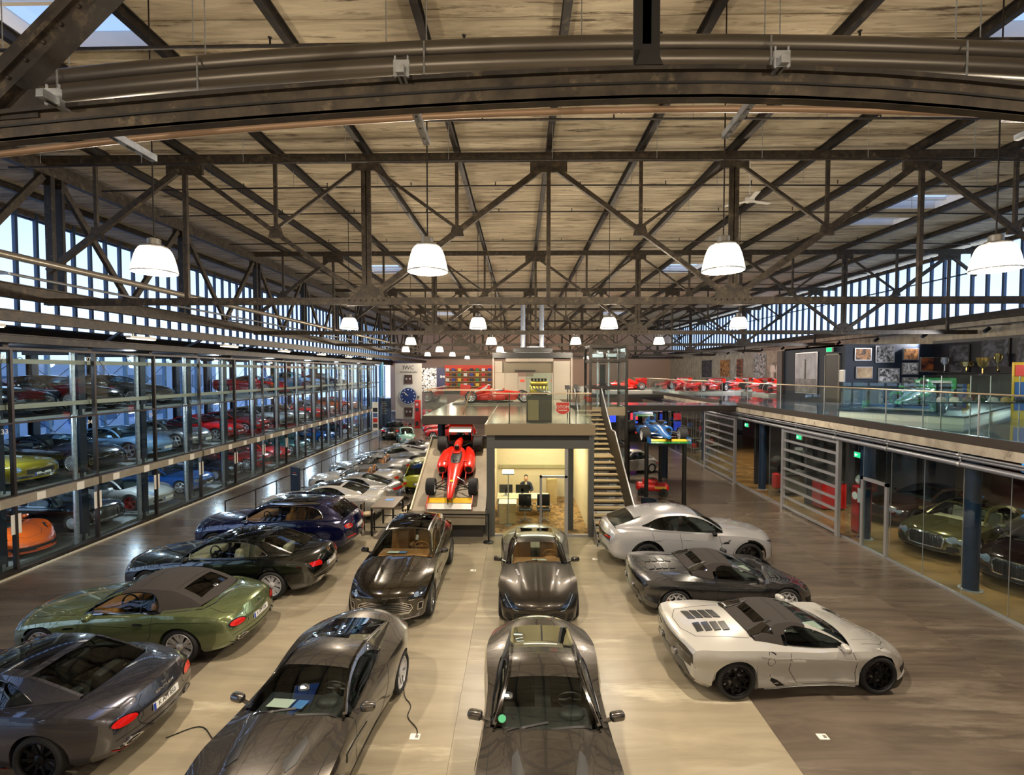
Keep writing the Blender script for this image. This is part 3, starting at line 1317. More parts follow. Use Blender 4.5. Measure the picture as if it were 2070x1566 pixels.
def make_suv(key, o):
    """tall car; o overrides the profile"""
    S = dict(L=5.14, W=.995, fw=.90, rw=3.90, zw=.395, Ra=.445, flare=.02,
             plan=[(0, .88), (.06, .90), (.3, .94), (.8, .965), (2.6, .96), (4.0, .965), (4.7, .93), (5.08, .88), (5.14, .86)],
             sh=[(0, .80), (.1, .88), (.4, .96), (.9, 1.03), (1.6, 1.07), (2.8, 1.10), (4.0, 1.13), (4.6, 1.12), (5.0, 1.05), (5.14, .86)],
             top=[(0, .86), (.05, .97), (.2, 1.05), (.6, 1.11), (1.2, 1.16), (1.6, 1.185), (2.8, 1.18), (4.2, 1.20), (4.75, 1.21), (5.02, 1.17), (5.10, 1.0), (5.14, .92)],
             bot=[(0, .34), (.12, .28), (.5, .25), (2.6, .24), (4.5, .27), (4.95, .34), (5.1, .42), (5.14, .48)],
             K=[(0, .32), (.5, .28), (1.5, .20), (2.6, .02), (3.9, -.06), (4.7, -.14), (5.14, -.18)],
             cowl=1.55, head=2.25, rtop=4.30, rbase=4.90,
             belt=[(1.4, .83), (2.3, .84), (3.6, .83), (4.4, .79), (4.9, .72)],
             roof=[(1.55, 1.18), (1.9, 1.42), (2.25, 1.60), (2.9, 1.70), (3.6, 1.68), (4.30, 1.60), (4.65, 1.42), (4.90, 1.22)],
             yr=.62, wc=4.32, qt=[(1.55, .86), (3.7, .86), (4.05, .76), (4.25, .45), (4.32, .2)], qb=[(1.55, .04), (4.0, .05), (4.32, .16)], trim='chrome', trimr=.013,
             bars=[(2.92, 2.85, .09, 'gloss'), (3.86, 3.70, .06, 'gloss')])
    S.update(o)
    return Car(S)


def make_bentayga():
    c = make_suv('bentayga', {})
    X = c.X
    c.both(c.line, 'door_gap', 'side', dz(c, [(1.8, 1.1), (1.74, .7), (1.8, .40), (2.85, .38), (2.92, 1.12)]), .01, 'seam', .0015)
    c.both(c.line, 'door_gap', 'side', dz(c, [(2.92, .38), (3.4, .38), (3.55, .6), (3.74, .85), (3.8, 1.15)]), .01, 'seam', .0015)
    c.both(c.line, 'haunch_crease', 'side', dz(c, [(3.2, .84), (3.5, .97), (4.0, 1.01), (4.6, 1.0)]), .014, 'paint', .007)
    for d in (2.62, 3.5):
        c.both(c.patch, 'door_handle', 'side', dz(c, [(d, .97), (d, 1.0), (d + .2, 1.005), (d + .2, .975)]), 'chrome', .02, .04)
    c.patch('roof_glass', 'top', [(X(2.35), -.5), (X(2.35), .5), (X(3.9), .5), (X(3.9), -.5)], 'gloss', .004)
    c.both(c.line, 'roof_rail', 'top', [(X(2.5), .62), (X(3.3), .64), (X(4.1), .61)], .035, 'chrome', .05, h=.04)
    c.patch('rear_spoiler', 'top', [(X(4.2), -.58), (X(4.2), .58), (X(4.46), .56), (X(4.46), -.56)], 'paint', .03, .1)
    c.both(c.patch, 'tail_lamp', 'rear', ell(.66, .95, .17, .075, 18, .1), 'tail', .012, .05)
    c.both(c.line, 'lamp_ring', 'rear', ell(.66, .95, .10, .04, 14, .1) + [ell(.66, .95, .10, .04, 14, .1)[0]], .02, 'chrome', .016)
    c.both(c.patch, 'reflector', 'rear', [(.3, .56), (.78, .60), (.78, .64), (.3, .60)], 'tail', .01, .08)
    c.patch('diffuser', 'rear', [(-.76, .50), (-.66, .43), (.66, .43), (.76, .50), (.5, .55), (-.5, .55)], 'steel', .012, .1)
    c.line('tailgate_gap', 'rear', [(-.6, 1.18), (-.5, .8), (-.46, .66), (.46, .66), (.5, .8), (.6, 1.18)], .01, 'seam', .0015)
    c.both(c.patch, 'head_lamp', 'front', ell(.60, .88, .12, .10), 'lamp', .014, .04)
    c.both(c.patch, 'head_lamp', 'front', ell(.80, .84, .07, .065), 'lamp', .014, .04)
    c.patch('grille', 'front', [(-.42, .48), (.42, .48), (.46, .80), (.38, .90), (-.38, .90), (-.46, .80)], 'mesh', .01, .08)
    c.mirrors(2.0, .97, 1.17)
    c.seats((2.7, 3.55), z=.52, role='seat')
    c.cockpit(1.95, 1.13, 'seat', .38)
    c.wheels('five', w=.29, role='wrim', track=.98)
    c.plate('rear', 5.15, .82, '', .52, 0, R(-4))
    CARS['bentayga'] = c


make_bentayga()


def make_dbx():
    c = make_suv('dbx', dict(
        L=5.04, rw=3.93, fw=.87,
        sh=[(0, .70), (.1, .78), (.4, .90), (.9, .99), (1.6, 1.03), (2.8, 1.06), (4.0, 1.12), (4.6, 1.10), (4.9, 1.0), (5.04, .86)],
        top=[(0, .76), (.05, .84), (.2, .94), (.6, 1.02), (1.2, 1.10), (1.6, 1.14), (2.8, 1.16), (4.2, 1.18), (4.7, 1.18), (4.92, 1.14), (5.0, .98), (5.04, .90)],
        plan=[(0, .84), (.06, .88), (.3, .94), (.8, .97), (2.6, .95), (4.0, .97), (4.7, .90), (4.98, .84), (5.04, .82)],
        bot=[(0, .27), (.12, .24), (.5, .24), (2.6, .24), (4.5, .27), (4.9, .34), (5.04, .48)],
        K=[(0, .44), (.5, .38), (1.5, .22), (2.6, .02), (3.9, -.08), (4.6, -.18), (5.04, -.2)],
        cowl=1.55, head=2.30, rtop=4.0, rbase=4.78,
        belt=[(1.4, .82), (2.3, .82), (3.6, .79), (4.4, .72), (4.78, .66)],
        roof=[(1.55, 1.135), (1.9, 1.38), (2.30, 1.585), (2.8, 1.66), (3.5, 1.63), (4.0, 1.54), (4.4, 1.37), (4.78, 1.19)],
        yr=.60, wc=4.12, qt=[(1.55, .86), (3.3, .86), (3.7, .74), (4.0, .40), (4.12, .14)], trim='steel', roofglass=(2.38, 3.85),
        hood=lambda d, y: (.018 * math.exp(-((y - .34) / .05) ** 2) * max(0, min(1, d / .3)) if d < 1.56 else 0)))
    X = c.X
    c.both(c.line, 'roof_strake', 'top', [(X(2.3), .57), (X(3.0), .58), (X(3.9), .55)], .03, 'steel', .01, h=.014)
    c.both(c.line, 'door_gap', 'side', dz(c, [(1.8, 1.05), (1.74, .7), (1.8, .40), (2.85, .38), (2.92, 1.08)]), .01, 'seam', .0015)
    c.both(c.line, 'door_gap', 'side', dz(c, [(2.92, .38), (3.4, .38), (3.55, .6), (3.74, .85), (3.8, 1.1)]), .01, 'seam', .0015)
    c.both(c.patch, 'side_strake', 'side', dz(c, [(1.42, .76), (2.2, .70), (2.2, .73), (1.42, .84)]), 'gloss', .012, .06)
    c.both(c.patch, 'sill_trim', 'side', dz(c, [(1.4, .25), (3.4, .25), (3.4, .33), (1.4, .33)]), 'gloss', .01, .2)
    # front: wide vaned grille, swept lamps
    g = [(-.54, .40), (.54, .40), (.62, .50), (.58, .58), (.40, .66), (-.40, .66), (-.58, .58), (-.62, .50)]
    c.patch('grille', 'front', g, 'black', .006, .06)
    for k, z in enumerate(np.linspace(.425, .63, 6)):
        w = .60 - abs(z - .50) * (1.0 if z > .5 else .7)
        w = min(w, .60 - max(0, z - .56) * 2.0)
        c.line('grille_vane', 'front', [(-w, z), (0, z + .008), (w, z)], .018, 'chrome', .016, h=.012)
    c.line('grille_surround', 'front', g + [g[0]], .018, 'chrome', .013)
    c.both(c.patch, 'head_lamp', 'front', [(.50, .68), (.62, .66), (.80, .76), (.83, .86), (.74, .86), (.60, .78)], 'lampdark', .012, .04)
    c.both(c.patch, 'head_lamp_core', 'front', ell(.69, .77, .05, .045, 12), 'lamp', .018, .03)
    c.both(c.line, 'daytime_light', 'front', [(.54, .685), (.64, .685), (.80, .78)], .016, 'chrome', .018)
    c.both(c.patch, 'side_duct', 'front', [(.72, .44), (.80, .46), (.82, .58), (.74, .58)], 'black', .008, .05)
    c.both(c.line, 'side_duct_rim', 'front', [(.72, .43), (.81, .45), (.83, .59), (.73, .59), (.72, .43)], .016, 'chrome', .012)
    c.line('splitter', 'front', [(-.76, .30), (-.4, .285), (.4, .285), (.76, .30)], .035, 'steel', .02, h=.02)
    c.patch('wing_badge', 'front', [(-.11, .735), (-.03, .715), (.03, .715), (.11, .735), (.03, .74), (0, .745), (-.03, .74)], 'chrome', .012, .05)
    c.both(c.patch, 'hood_vent', 'top', [(X(.80), .22), (X(.80), .28), (X(1.08), .36), (X(1.10), .30)], 'gloss', .008, .05)
    c.both(c.line, 'hood_crease', 'top', [(X(.12), .28), (X(.8), .40), (X(1.5), .58)], .012, 'paint', .008)
    c.both(c.line, 'hood_gap', 'top', [(X(.35), .70), (X(.9), .80), (X(1.5), .82)], .010, 'seam', .0015)
    c.both(c.patch, 'tail_lamp', 'rear', [(.1, .98), (.75, 1.02), (.75, 1.05), (.1, 1.01)], 'tail', .01, .08)
    c.mirrors(2.0, .95, 1.12, 'gloss')
    c.seats((2.75, 3.6), z=.50, role='seat')
    c.cockpit(1.98, 1.09, 'seat', .38, wrole='seat')
    papers(c, 1.83, 1.13, [(-.25, .3, .2, 'paper'), (-.0, .18, .18, 'paperblue')])
    c.wheels('mesh10', w=.29, role='wrim', track=.985)
    c.plate('front', -.005, .345, '!DBX', .52, 0, 0)
    c.pl8[0] = ('front', .005, .36, '!DBX', .52, 0, 0)
    CARS['dbx'] = c


make_dbx()


def make_aston(key, dbs):
    def hood(d, y):
        if d > 1.75:
            return 0
        k = max(0, min(1, (d - .10) / .35))
        e = .28 + .16 * d
        return k * (.030 * (1 / (1 + math.exp((y - e) / .022)))) + (.012 * math.exp(-(y / .02) ** 2) * k if not dbs else 0)
    S = dict(L=4.72, W=.97, fw=.86, rw=3.67, zw=.35, Ra=.395, flare=.035,
             plan=[(0, .80), (.06, .85), (.3, .92), (.8, .955), (1.6, .925), (2.5, .915), (3.4, .96), (3.8, .96), (4.4, .90), (4.68, .80), (4.72, .76)],
             sh=[(0, .48), (.1, .58), (.4, .72), (.9, .82), (1.6, .84), (2.4, .86), (3.2, .94), (3.7, .96), (4.3, .92), (4.6, .86), (4.72, .72)],
             top=[(0, .54), (.05, .62), (.2, .70), (.6, .79), (1.2, .875), (1.72, .925), (2.6, .95), (3.6, 1.0), (4.2, 1.02), (4.5, 1.03), (4.64, 1.0), (4.69, .86), (4.72, .78)],
             bot=[(0, .20), (.12, .165), (.5, .16), (2.4, .15), (4.0, .18), (4.5, .26), (4.68, .34), (4.72, .42)],
             K=[(0, .48), (.5, .42), (1.5, .28), (2.3, .05), (3.3, -.10), (4.1, -.20), (4.72, -.26)],
             cowl=1.68, head=2.40, rtop=3.12, rbase=4.22,
             belt=[(1.5, .79), (2.3, .78), (3.0, .74), (3.6, .64), (4.22, .54)],
             roof=[(1.68, .915), (2.05, 1.10), (2.40, 1.225), (2.75, 1.28), (3.12, 1.255), (3.6, 1.16), (4.22, 1.025)],
             yr=.54, wc=3.30, qt=[(1.68, .86), (2.65, .86), (2.95, .74), (3.18, .40), (3.30, .12)], qb=[(1.68, .05), (3.30, .10)], trim='gloss', hood=hood, crown=2.2)
    c = Car(S)
    X = c.X
    c.both(c.line, 'roof_strake', 'top', [(X(1.75), .735), (X(2.1), .62), (X(2.45), .53), (X(3.0), .50), (X(3.6), .50), (X(4.15), .50)], .035, 'strake', .008, h=.012)
    c.both(c.line, 'door_gap', 'side', dz(c, [(1.85, .88), (1.74, .6), (1.8, .28), (2.75, .25), (2.95, .5), (3.02, .92)]), .01, 'seam', .0015)
    c.both(c.patch, 'side_strake', 'side', dz(c, [(1.38, .58), (2.1, .55), (2.15, .58), (1.40, .68)]), 'gloss', .012, .06)
    c.both(c.patch, 'sill_trim', 'side', dz(c, [(1.4, .16), (3.1, .16), (3.1, .21), (1.4, .21)]), 'carbon', .014, .2)
    g = [(-.46, .24), (.46, .24), (.58, .33), (.56, .40), (.36, .455), (-.36, .455), (-.56, .40), (-.58, .33)]
    c.patch('grille', 'front', g, 'black', .006, .06)
    for z in np.linspace(.27, .43, 5):
        w = .55 - max(0, z - .38) * 3.0 - max(0, .31 - z) * 1.4
        c.line('grille_vane', 'front', [(-w, z), (w, z)], .012, 'gloss' if not dbs else 'mesh', .014, h=.01)
    c.both(c.patch, 'head_lamp', 'front', [(.44, .50), (.55, .47), (.70, .58), (.80, .70), (.72, .71), (.58, .62)], 'lampdark', .010, .04)
    c.both(c.line, 'daytime_light', 'front', [(.47, .49), (.58, .50), (.78, .68)], .014, 'lamp', .016)
    c.both(c.patch, 'intake', 'front', [(.62, .24), (.76, .27), (.76, .38), (.66, .36)], 'black', .008, .05)
    c.line('splitter', 'front', [(-.72, .215), (-.4, .20), (.4, .20), (.72, .215)], .03, 'carbon', .03, h=.03)
    c.patch('wing_badge', 'front', [(-.09, .60), (-.03, .583), (.03, .583), (.09, .60), (0, .607)], 'chrome', .012, .05)
    if dbs:
        c.both(c.patch, 'hood_vent', 'top', [(X(.98), .30), (X(.86), .40), (X(1.02), .47), (X(1.30), .47), (X(1.38), .40)], 'black', .010, .04)
        c.both(c.line, 'hood_crease', 'top', [(X(.3), .40), (X(.9), .50), (X(1.62), .66)], .016, 'paint', .010, h=.012)
        c.both(c.line, 'hood_crease', 'top', [(X(.3), .14), (X(.9), .20), (X(1.62), .26)], .012, 'paint', .006, h=.008)
    else:
        c.both(c.patch, 'hood_vent', 'top', [(X(1.10), .43), (X(1.12), .48), (X(1.42), .55), (X(1.42), .51)], 'steel', .008, .04)
        c.line('hood_crease', 'top', [(X(.25), 0), (X(1.6), 0)], .016, 'paint', .006, h=.008)
    c.both(c.line, 'hood_gap', 'top', [(X(.30), .70), (X(.9), .79), (X(1.6), .78)], .010, 'seam', .0015)
    wipers(c, 1.70, 1.78, 0)
    c.both(c.patch, 'tail_lamp', 'rear', [(.35, .83), (.75, .80), (.75, .83), (.35, .87)], 'tail', .01, .08)
    c.mirrors(1.98, .90, .93, 'mirror', .22, .12)
    c.seats((2.72,), z=.24, role='seat')
    c.cockpit(1.98, .90, 'seat', .37, 1.25, wrole='seat')
    # instrument binnacle ridge
    c.part('binnacle', MB().ball((X(2.06), .37, .90), 1, 14, 8, (.16, .2, .07)), 'seat', None, 40)
    papers(c, 1.93, .925, [(-.3, .34, .22, 'paper'), (0.0, .16, .22, 'paperblue')] if dbs else [(-.02, .18, .16, 'paper'), (.17, .18, .16, 'paper')])
    c.wheels('mesh10' if not dbs else 'twin5', w=.29, role='wrim', track=.965)
    CARS[key] = c


make_aston('dbs', True)
make_aston('db11', False)


def make_urus():
    c = make_suv('urus', dict(
        L=5.11, rw=3.90, fw=.92, zw=.40, Ra=.46,
        sh=[(0, .72), (.1, .80), (.4, .92), (.9, 1.0), (1.6, 1.03), (2.8, 1.08), (4.0, 1.14), (4.6, 1.13), (5.0, 1.04), (5.11, .86)],
        top=[(0, .78), (.05, .86), (.2, .95), (.6, 1.03), (1.2, 1.10), (1.6, 1.14), (2.8, 1.15), (4.2, 1.19), (4.75, 1.20), (5.0, 1.14), (5.08, 1.0), (5.11, .92)],
        plan=[(0, .80), (.06, .86), (.3, .95), (.8, .985), (2.6, .96), (4.0, .99), (4.7, .95), (5.05, .88), (5.11, .84)],
        bot=[(0, .30), (.12, .26), (.5, .25), (2.6, .25), (4.5, .28), (4.95, .36), (5.11, .50)],
        cowl=1.52, head=2.30, rtop=4.05, rbase=4.85,
        belt=[(1.4, .82), (2.3, .82), (3.6, .80), (4.4, .74), (4.85, .68)],
        roof=[(1.52, 1.135), (1.9, 1.37), (2.30, 1.55), (2.8, 1.63), (3.5, 1.60), (4.05, 1.50), (4.45, 1.36), (4.85, 1.21)],
        yr=.60, wc=4.05, qt=[(1.52, .86), (3.1, .86), (3.55, .74), (3.9, .44), (4.05, .32)], qb=[(1.52, .04), (3.5, .05), (3.9, .22), (4.05, .30)], trim='gloss', crown=3.0))
    X = c.X
    c.both(c.line, 'door_gap', 'side', dz(c, [(1.82, 1.05), (1.74, .7), (1.8, .40), (2.85, .38), (2.95, 1.08)]), .01, 'seam', .0015)
    c.both(c.line, 'door_gap', 'side', dz(c, [(2.95, .38), (3.35, .38), (3.5, .6), (3.7, .85), (3.78, 1.12)]), .01, 'seam', .0015)
    c.both(c.line, 'shoulder_crease', 'side', dz(c, [(1.5, .86), (2.6, .88), (3.6, .95)]), .014, 'paint', .008)
    for dw in (.92, 3.90):
        Ra = .475
        pts = [(c.X(dw) + Ra * math.cos(t), .40 + Ra * math.sin(t)) for t in np.linspace(R(-8), R(188), 13)]
        c.both(c.line, 'arch_trim', 'side', pts, .07, 'gloss', .010)
    c.both(c.patch, 'fender_vent', 'side', dz(c, [(1.48, .92), (1.75, .80), (1.55, .80)]), 'black', .008, .05)
    c.both(c.patch, 'sill_trim', 'side', dz(c, [(1.4, .25), (3.4, .25), (3.4, .34), (1.4, .34)]), 'gloss', .01, .2)
    for d in (2.62, 3.5):
        c.both(c.patch, 'door_handle', 'side', dz(c, [(d, .90), (d, .93), (d + .22, .935), (d + .22, .905)]), 'paint', .022, .04)
    c.both(c.patch, 'head_lamp', 'front', [(.48, .74), (.78, .78), (.82, .85), (.55, .80)], 'lampdark', .012, .04)
    c.both(c.patch, 'intake', 'front', [(.42, .36), (.78, .38), (.82, .62), (.6, .62)], 'black', .01, .06)
    c.patch('grille', 'front', [(-.42, .40), (.42, .40), (.48, .60), (-.48, .60)], 'black', .008, .08)
    c.patch('tail_panel', 'rear', [(-.82, .84), (.82, .84), (.78, .97), (-.78, .97)], 'gloss', .008, .08)
    c.both(c.patch, 'tail_lamp', 'rear', [(.50, .90), (.80, .92), (.80, .955), (.50, .93)], 'tail', .014, .06)
    c.patch('diffuser', 'rear', [(-.80, .52), (-.66, .42), (.66, .42), (.80, .52), (.6, .62), (-.6, .62)], 'carbon', .014, .1)
    c.both(c.patch, 'exhaust', 'rear', ell(.52, .50, .10, .05), 'chrome', .03, .05)
    c.patch('rear_spoiler', 'top', [(X(4.0), -.56), (X(4.0), .56), (X(4.22), .54), (X(4.22), -.54)], 'paint', .03, .1)
    c.both(c.line, 'hood_crease', 'top', [(X(.2), .25), (X(.9), .40), (X(1.45), .55)], .014, 'paint', .008)
    c.mirrors(2.0, .96, 1.12, 'gloss')
    c.seats((2.75, 3.6), z=.50, role='seat')
    c.cockpit(1.98, 1.09, 'seat', .38)
    c.wheels('y5', w=.30, role='wrim', track=.985)
    CARS['urus'] = c


make_urus()


def make_huracan(key, soft=True):
    S = dict(L=4.52, W=.967, fw=1.00, rw=3.64, zw=.345, Ra=.385, flare=.03, crown=3.2, sharp=24,
             plan=[(0, .55), (.05, .66), (.15, .80), (.4, .93), (.9, .95), (1.2, .95), (1.7, .90), (2.4, .90), (3.1, .955), (3.8, .96), (4.3, .93), (4.48, .90), (4.52, .88)],
             sh=[(0, .34), (.08, .46), (.25, .68), (.5, .785), (.9, .80), (1.3, .79), (1.9, .765), (2.6, .80), (3.2, .87), (3.8, .90), (4.3, .90), (4.46, .88), (4.52, .80)],
             top=[(0, .36), (.06, .44), (.3, .54), (.7, .68), (1.2, .775), (1.6, .80), (2.4, .86), (3.2, .96), (3.6, .96), (4.1, .945), (4.40, .925), (4.49, .90), (4.52, .82)],
             bot=[(0, .14), (.12, .12), (.5, .12), (2.4, .12), (4.0, .16), (4.35, .24), (4.48, .32), (4.52, .40)],
             side=[(0, .88), (.08, .96), (.2, .985), (.42, .95), (.60, .975), (.80, 1.0), (1, .955)],
             K=[(0, .62), (.5, .50), (1.5, .26), (2.3, .05), (3.3, -.04), (4.0, -.10), (4.52, -.16)],
             cowl=1.22, head=2.12, rtop=2.66, rbase=3.20,
             belt=[(1.1, .76), (1.9, .76), (2.4, .75), (2.8, .73), (3.2, .70)],
             roof=[(1.22, .775), (1.7, 1.00), (2.12, 1.135), (2.40, 1.18), (2.66, 1.165), (2.9, 1.08), (3.2, .97)],
             yr=.50, wc=2.60, qt=[(1.22, .86), (2.3, .86), (2.5, .78), (2.60, .5)], qb=[(1.22, .05), (2.60, .06)], trim='gloss', trimr=.008)
    if soft:
        S['roofrole'] = 'fabric'
        S['rearrole'] = 'fabric'
        S['soft'] = True
    c = Car(S)
    X = c.X
    if soft:
        c.patch('rear_glass', 'top', [(X(2.80), -.36), (X(2.80), .36), (X(2.98), .30), (X(2.98), -.30)], 'glassdark', .006)
        c.line('fabric_seam', 'top', [(X(2.42), -.45), (X(2.42), .45)], .012, 'seam', .003)
        c.both(c.patch, 'buttress', 'top', [(X(2.86), .38), (X(2.80), .64), (X(3.22), .60), (X(3.20), .46)], 'gloss', .014, .06)
        c.both(c.patch, 'buttress_gap', 'top', [(X(2.78), .36), (X(2.72), .42), (X(3.18), .46), (X(3.18), .40)], 'black', .012, .06)
    # engine deck louvres, two rows
    for s_ in (1, -1):
        for k in range(4):
            d = 3.44 + k * .17
            c.patch('engine_louvre', 'top', [(X(d), s_ * .07), (X(d + .03), s_ * .36), (X(d + .165), s_ * .38), (X(d + .135), s_ * .09)], 'louvre', .010 + .006, .08)
    c.line('deck_gap', 'top', [(X(3.25), -.62), (X(3.6), -.58), (X(4.2), -.50), (X(4.36), -.2), (X(4.36), .2), (X(4.2), .50), (X(3.6), .58), (X(3.25), .62)], .010, 'seam', .0015)
    c.both(c.line, 'deck_gap', 'side', dz(c, [(3.02, .90), (3.06, .80)]), .01, 'seam', .0015)
    # side
    c.both(c.line, 'door_gap', 'side', dz(c, [(1.50, .78), (1.44, .60), (1.46, .22), (2.5, .22), (2.66, .5), (2.62, .78)]), .01, 'seam', .0015)
    c.both(c.line, 'shoulder_crease', 'side', dz(c, [(1.45, .66), (2.2, .675), (2.9, .73), (3.2, .80)]), .014, 'paint', .010)
    c.both(c.patch, 'side_intake', 'side', dz(c, [(2.74, .22), (2.98, .40), (3.03, .34), (2.90, .22)]), 'black', .003, .05)
    c.both(c.line, 'intake_blade', 'side', dz(c, [(2.40, .20), (2.72, .28), (3.02, .42)]), .04, 'paint', .014, h=.014)
    c.both(c.line, 'upper_intake', 'side', dz(c, [(2.92, .80), (3.02, .86)]), .02, 'black', .003)
    c.both(c.patch, 'sill_blade', 'side', dz(c, [(1.45, .115), (3.1, .115), (3.12, .17), (1.45, .16)]), 'paint', .03, .2)
    c.both(c.patch, 'door_handle', 'side', dz(c, [(2.36, .63), (2.36, .66), (2.6, .675), (2.6, .645)]), 'paint', .012, .04)
    c.patch('fuel_flap', 'side', ell(X(3.02), .68, .065, .065), 'paint', .006, .05, sg=-1)
    c.line('fuel_flap_gap', 'side', ell(X(3.02), .68, .07, .07) + [ell(X(3.02), .68, .07, .07)[0]], .008, 'seam', .002, sg=-1)
    # nose
    c.both(c.patch, 'head_lamp', 'top', [(X(.52), .60), (X(.60), .66), (X(.86), .76), (X(.70), .64)], 'lampdark', .010, .05)
    c.both(c.patch, 'intake', 'front', [(.22, .20), (.66, .22), (.74, .36), (.40, .32)], 'black', .012, .06)
    c.line('splitter', 'front', [(-.78, .15), (-.4, .135), (.4, .135), (.78, .15)], .03, 'paint', .03, h=.03)
    c.both(c.line, 'hood_crease', 'top', [(X(.12), .18), (X(.7), .34), (X(1.2), .50)], .012, 'paint', .007)
    c.line('hood_gap', 'top', [(X(1.10), -.62), (X(.6), -.46), (X(.34), -.2), (X(.34), .2), (X(.6), .46), (X(1.10), .62)], .01, 'seam', .0015)
    # tail
    c.patch('tail_panel', 'rear', [(-.86, .56), (.86, .56), (.84, .80), (.60, .84), (-.60, .84), (-.84, .80)], 'gloss', .008, .08)
    c.both(c.patch, 'tail_lamp', 'rear', [(.40, .72), (.80, .70), (.82, .76), (.46, .77)], 'lampdark', .016, .06)
    c.patch('diffuser', 'rear', [(-.84, .34), (-.7, .24), (.7, .24), (.84, .34), (.6, .54), (-.6, .54)], 'carbon', .014, .08)
    for y in (-.5, -.25, 0, .25, .5):
        m = MB().box((-2.14, y - .008, .20), (-1.95, y + .008, .34))
        c.part('diffuser_fin', m, 'carbon')
    c.both(c.patch, 'exhaust', 'rear', ell(.30, .56, .08, .06), 'steel', .04, .05)
    c.mirrors(1.66, .86, .885, 'mirror', .2, .1)
    c.seats((2.36,), z=.16, role='seat', h=.58)
    c.cockpit(1.62, .80, 'seat', .37, 1.2)
    papers(c, 1.66, .835, [(-.1, .32, .24, 'paper')])
    c.wheels('y5', w=.30, role='wrim', track=.962)
    CARS[key] = c


make_huracan('spyder', True)


def make_911():
    S = dict(L=4.50, W=.925, fw=.98, rw=3.44, zw=.34, Ra=.375, flare=.05, step=.1, ns=7, nt=8,
             plan=[(0, .70), (.06, .76), (.3, .84), (.8, .88), (2.2, .865), (3.2, .905), (3.8, .91), (4.2, .84), (4.46, .72), (4.5, .68)],
             sh=[(0, .50), (.1, .62), (.35, .76), (.7, .82), (1.3, .83), (2.4, .85), (3.2, .89), (3.8, .87), (4.3, .78), (4.5, .62)],
             top=[(0, .54), (.06, .62), (.25, .70), (.7, .79), (1.4, .88), (2.4, .90), (3.4, .92), (4.1, .92), (4.35, .86), (4.46, .72), (4.5, .66)],
             bot=[(0, .22), (.12, .17), (.5, .16), (2.4, .16), (4.0, .2), (4.35, .28), (4.5, .36)],
             K=[(0, .45), (.5, .38), (1.5, .22), (2.4, .02), (3.3, -.12), (4.0, -.24), (4.5, -.3)],
             cowl=1.30, head=2.0, rtop=2.75, rbase=3.95,
             belt=[(1.2, .76), (2.2, .76), (3.0, .71), (3.95, .56)],
             roof=[(1.30, .87), (1.65, 1.08), (2.0, 1.24), (2.35, 1.295), (2.75, 1.27), (3.3, 1.13), (3.95, .935)],
             yr=.52, wc=3.20, qt=[(1.3, .86), (2.5, .86), (2.9, .72), (3.2, .2)], trim='gloss')
    c = Car(S)
    c.both(c.patch, 'head_lamp', 'front', ell(.56, .70, .10, .10), 'lamp', .02, .05)
    c.both(c.patch, 'intake', 'front', [(.30, .28), (.62, .30), (.6, .38), (.32, .38)], 'black', .01, .08)
    c.both(c.line, 'door_gap', 'side', dz(c, [(1.55, .84), (1.5, .5), (1.58, .24), (2.6, .24), (2.76, .5), (2.8, .86)]), .012, 'seam', .0015, step=.1)
    c.patch('tail_lamp_band', 'rear', [(-.70, .72), (.70, .72), (.68, .80), (-.68, .80)], 'tail', .01, .1)
    c.line('bumper_gap', 'rear', [(-.72, .5), (.72, .5)], .012, 'seam', .002)
    c.mirrors(1.72, .84, .93)
    c.seats((2.2,), z=.24, role='leather')
    c.wheels('five', w=.27)
    c.plate('rear', 4.5, .60, '', .5)
    c.plate('front', 0, .38, '', .5)
    CARS['p911'] = c


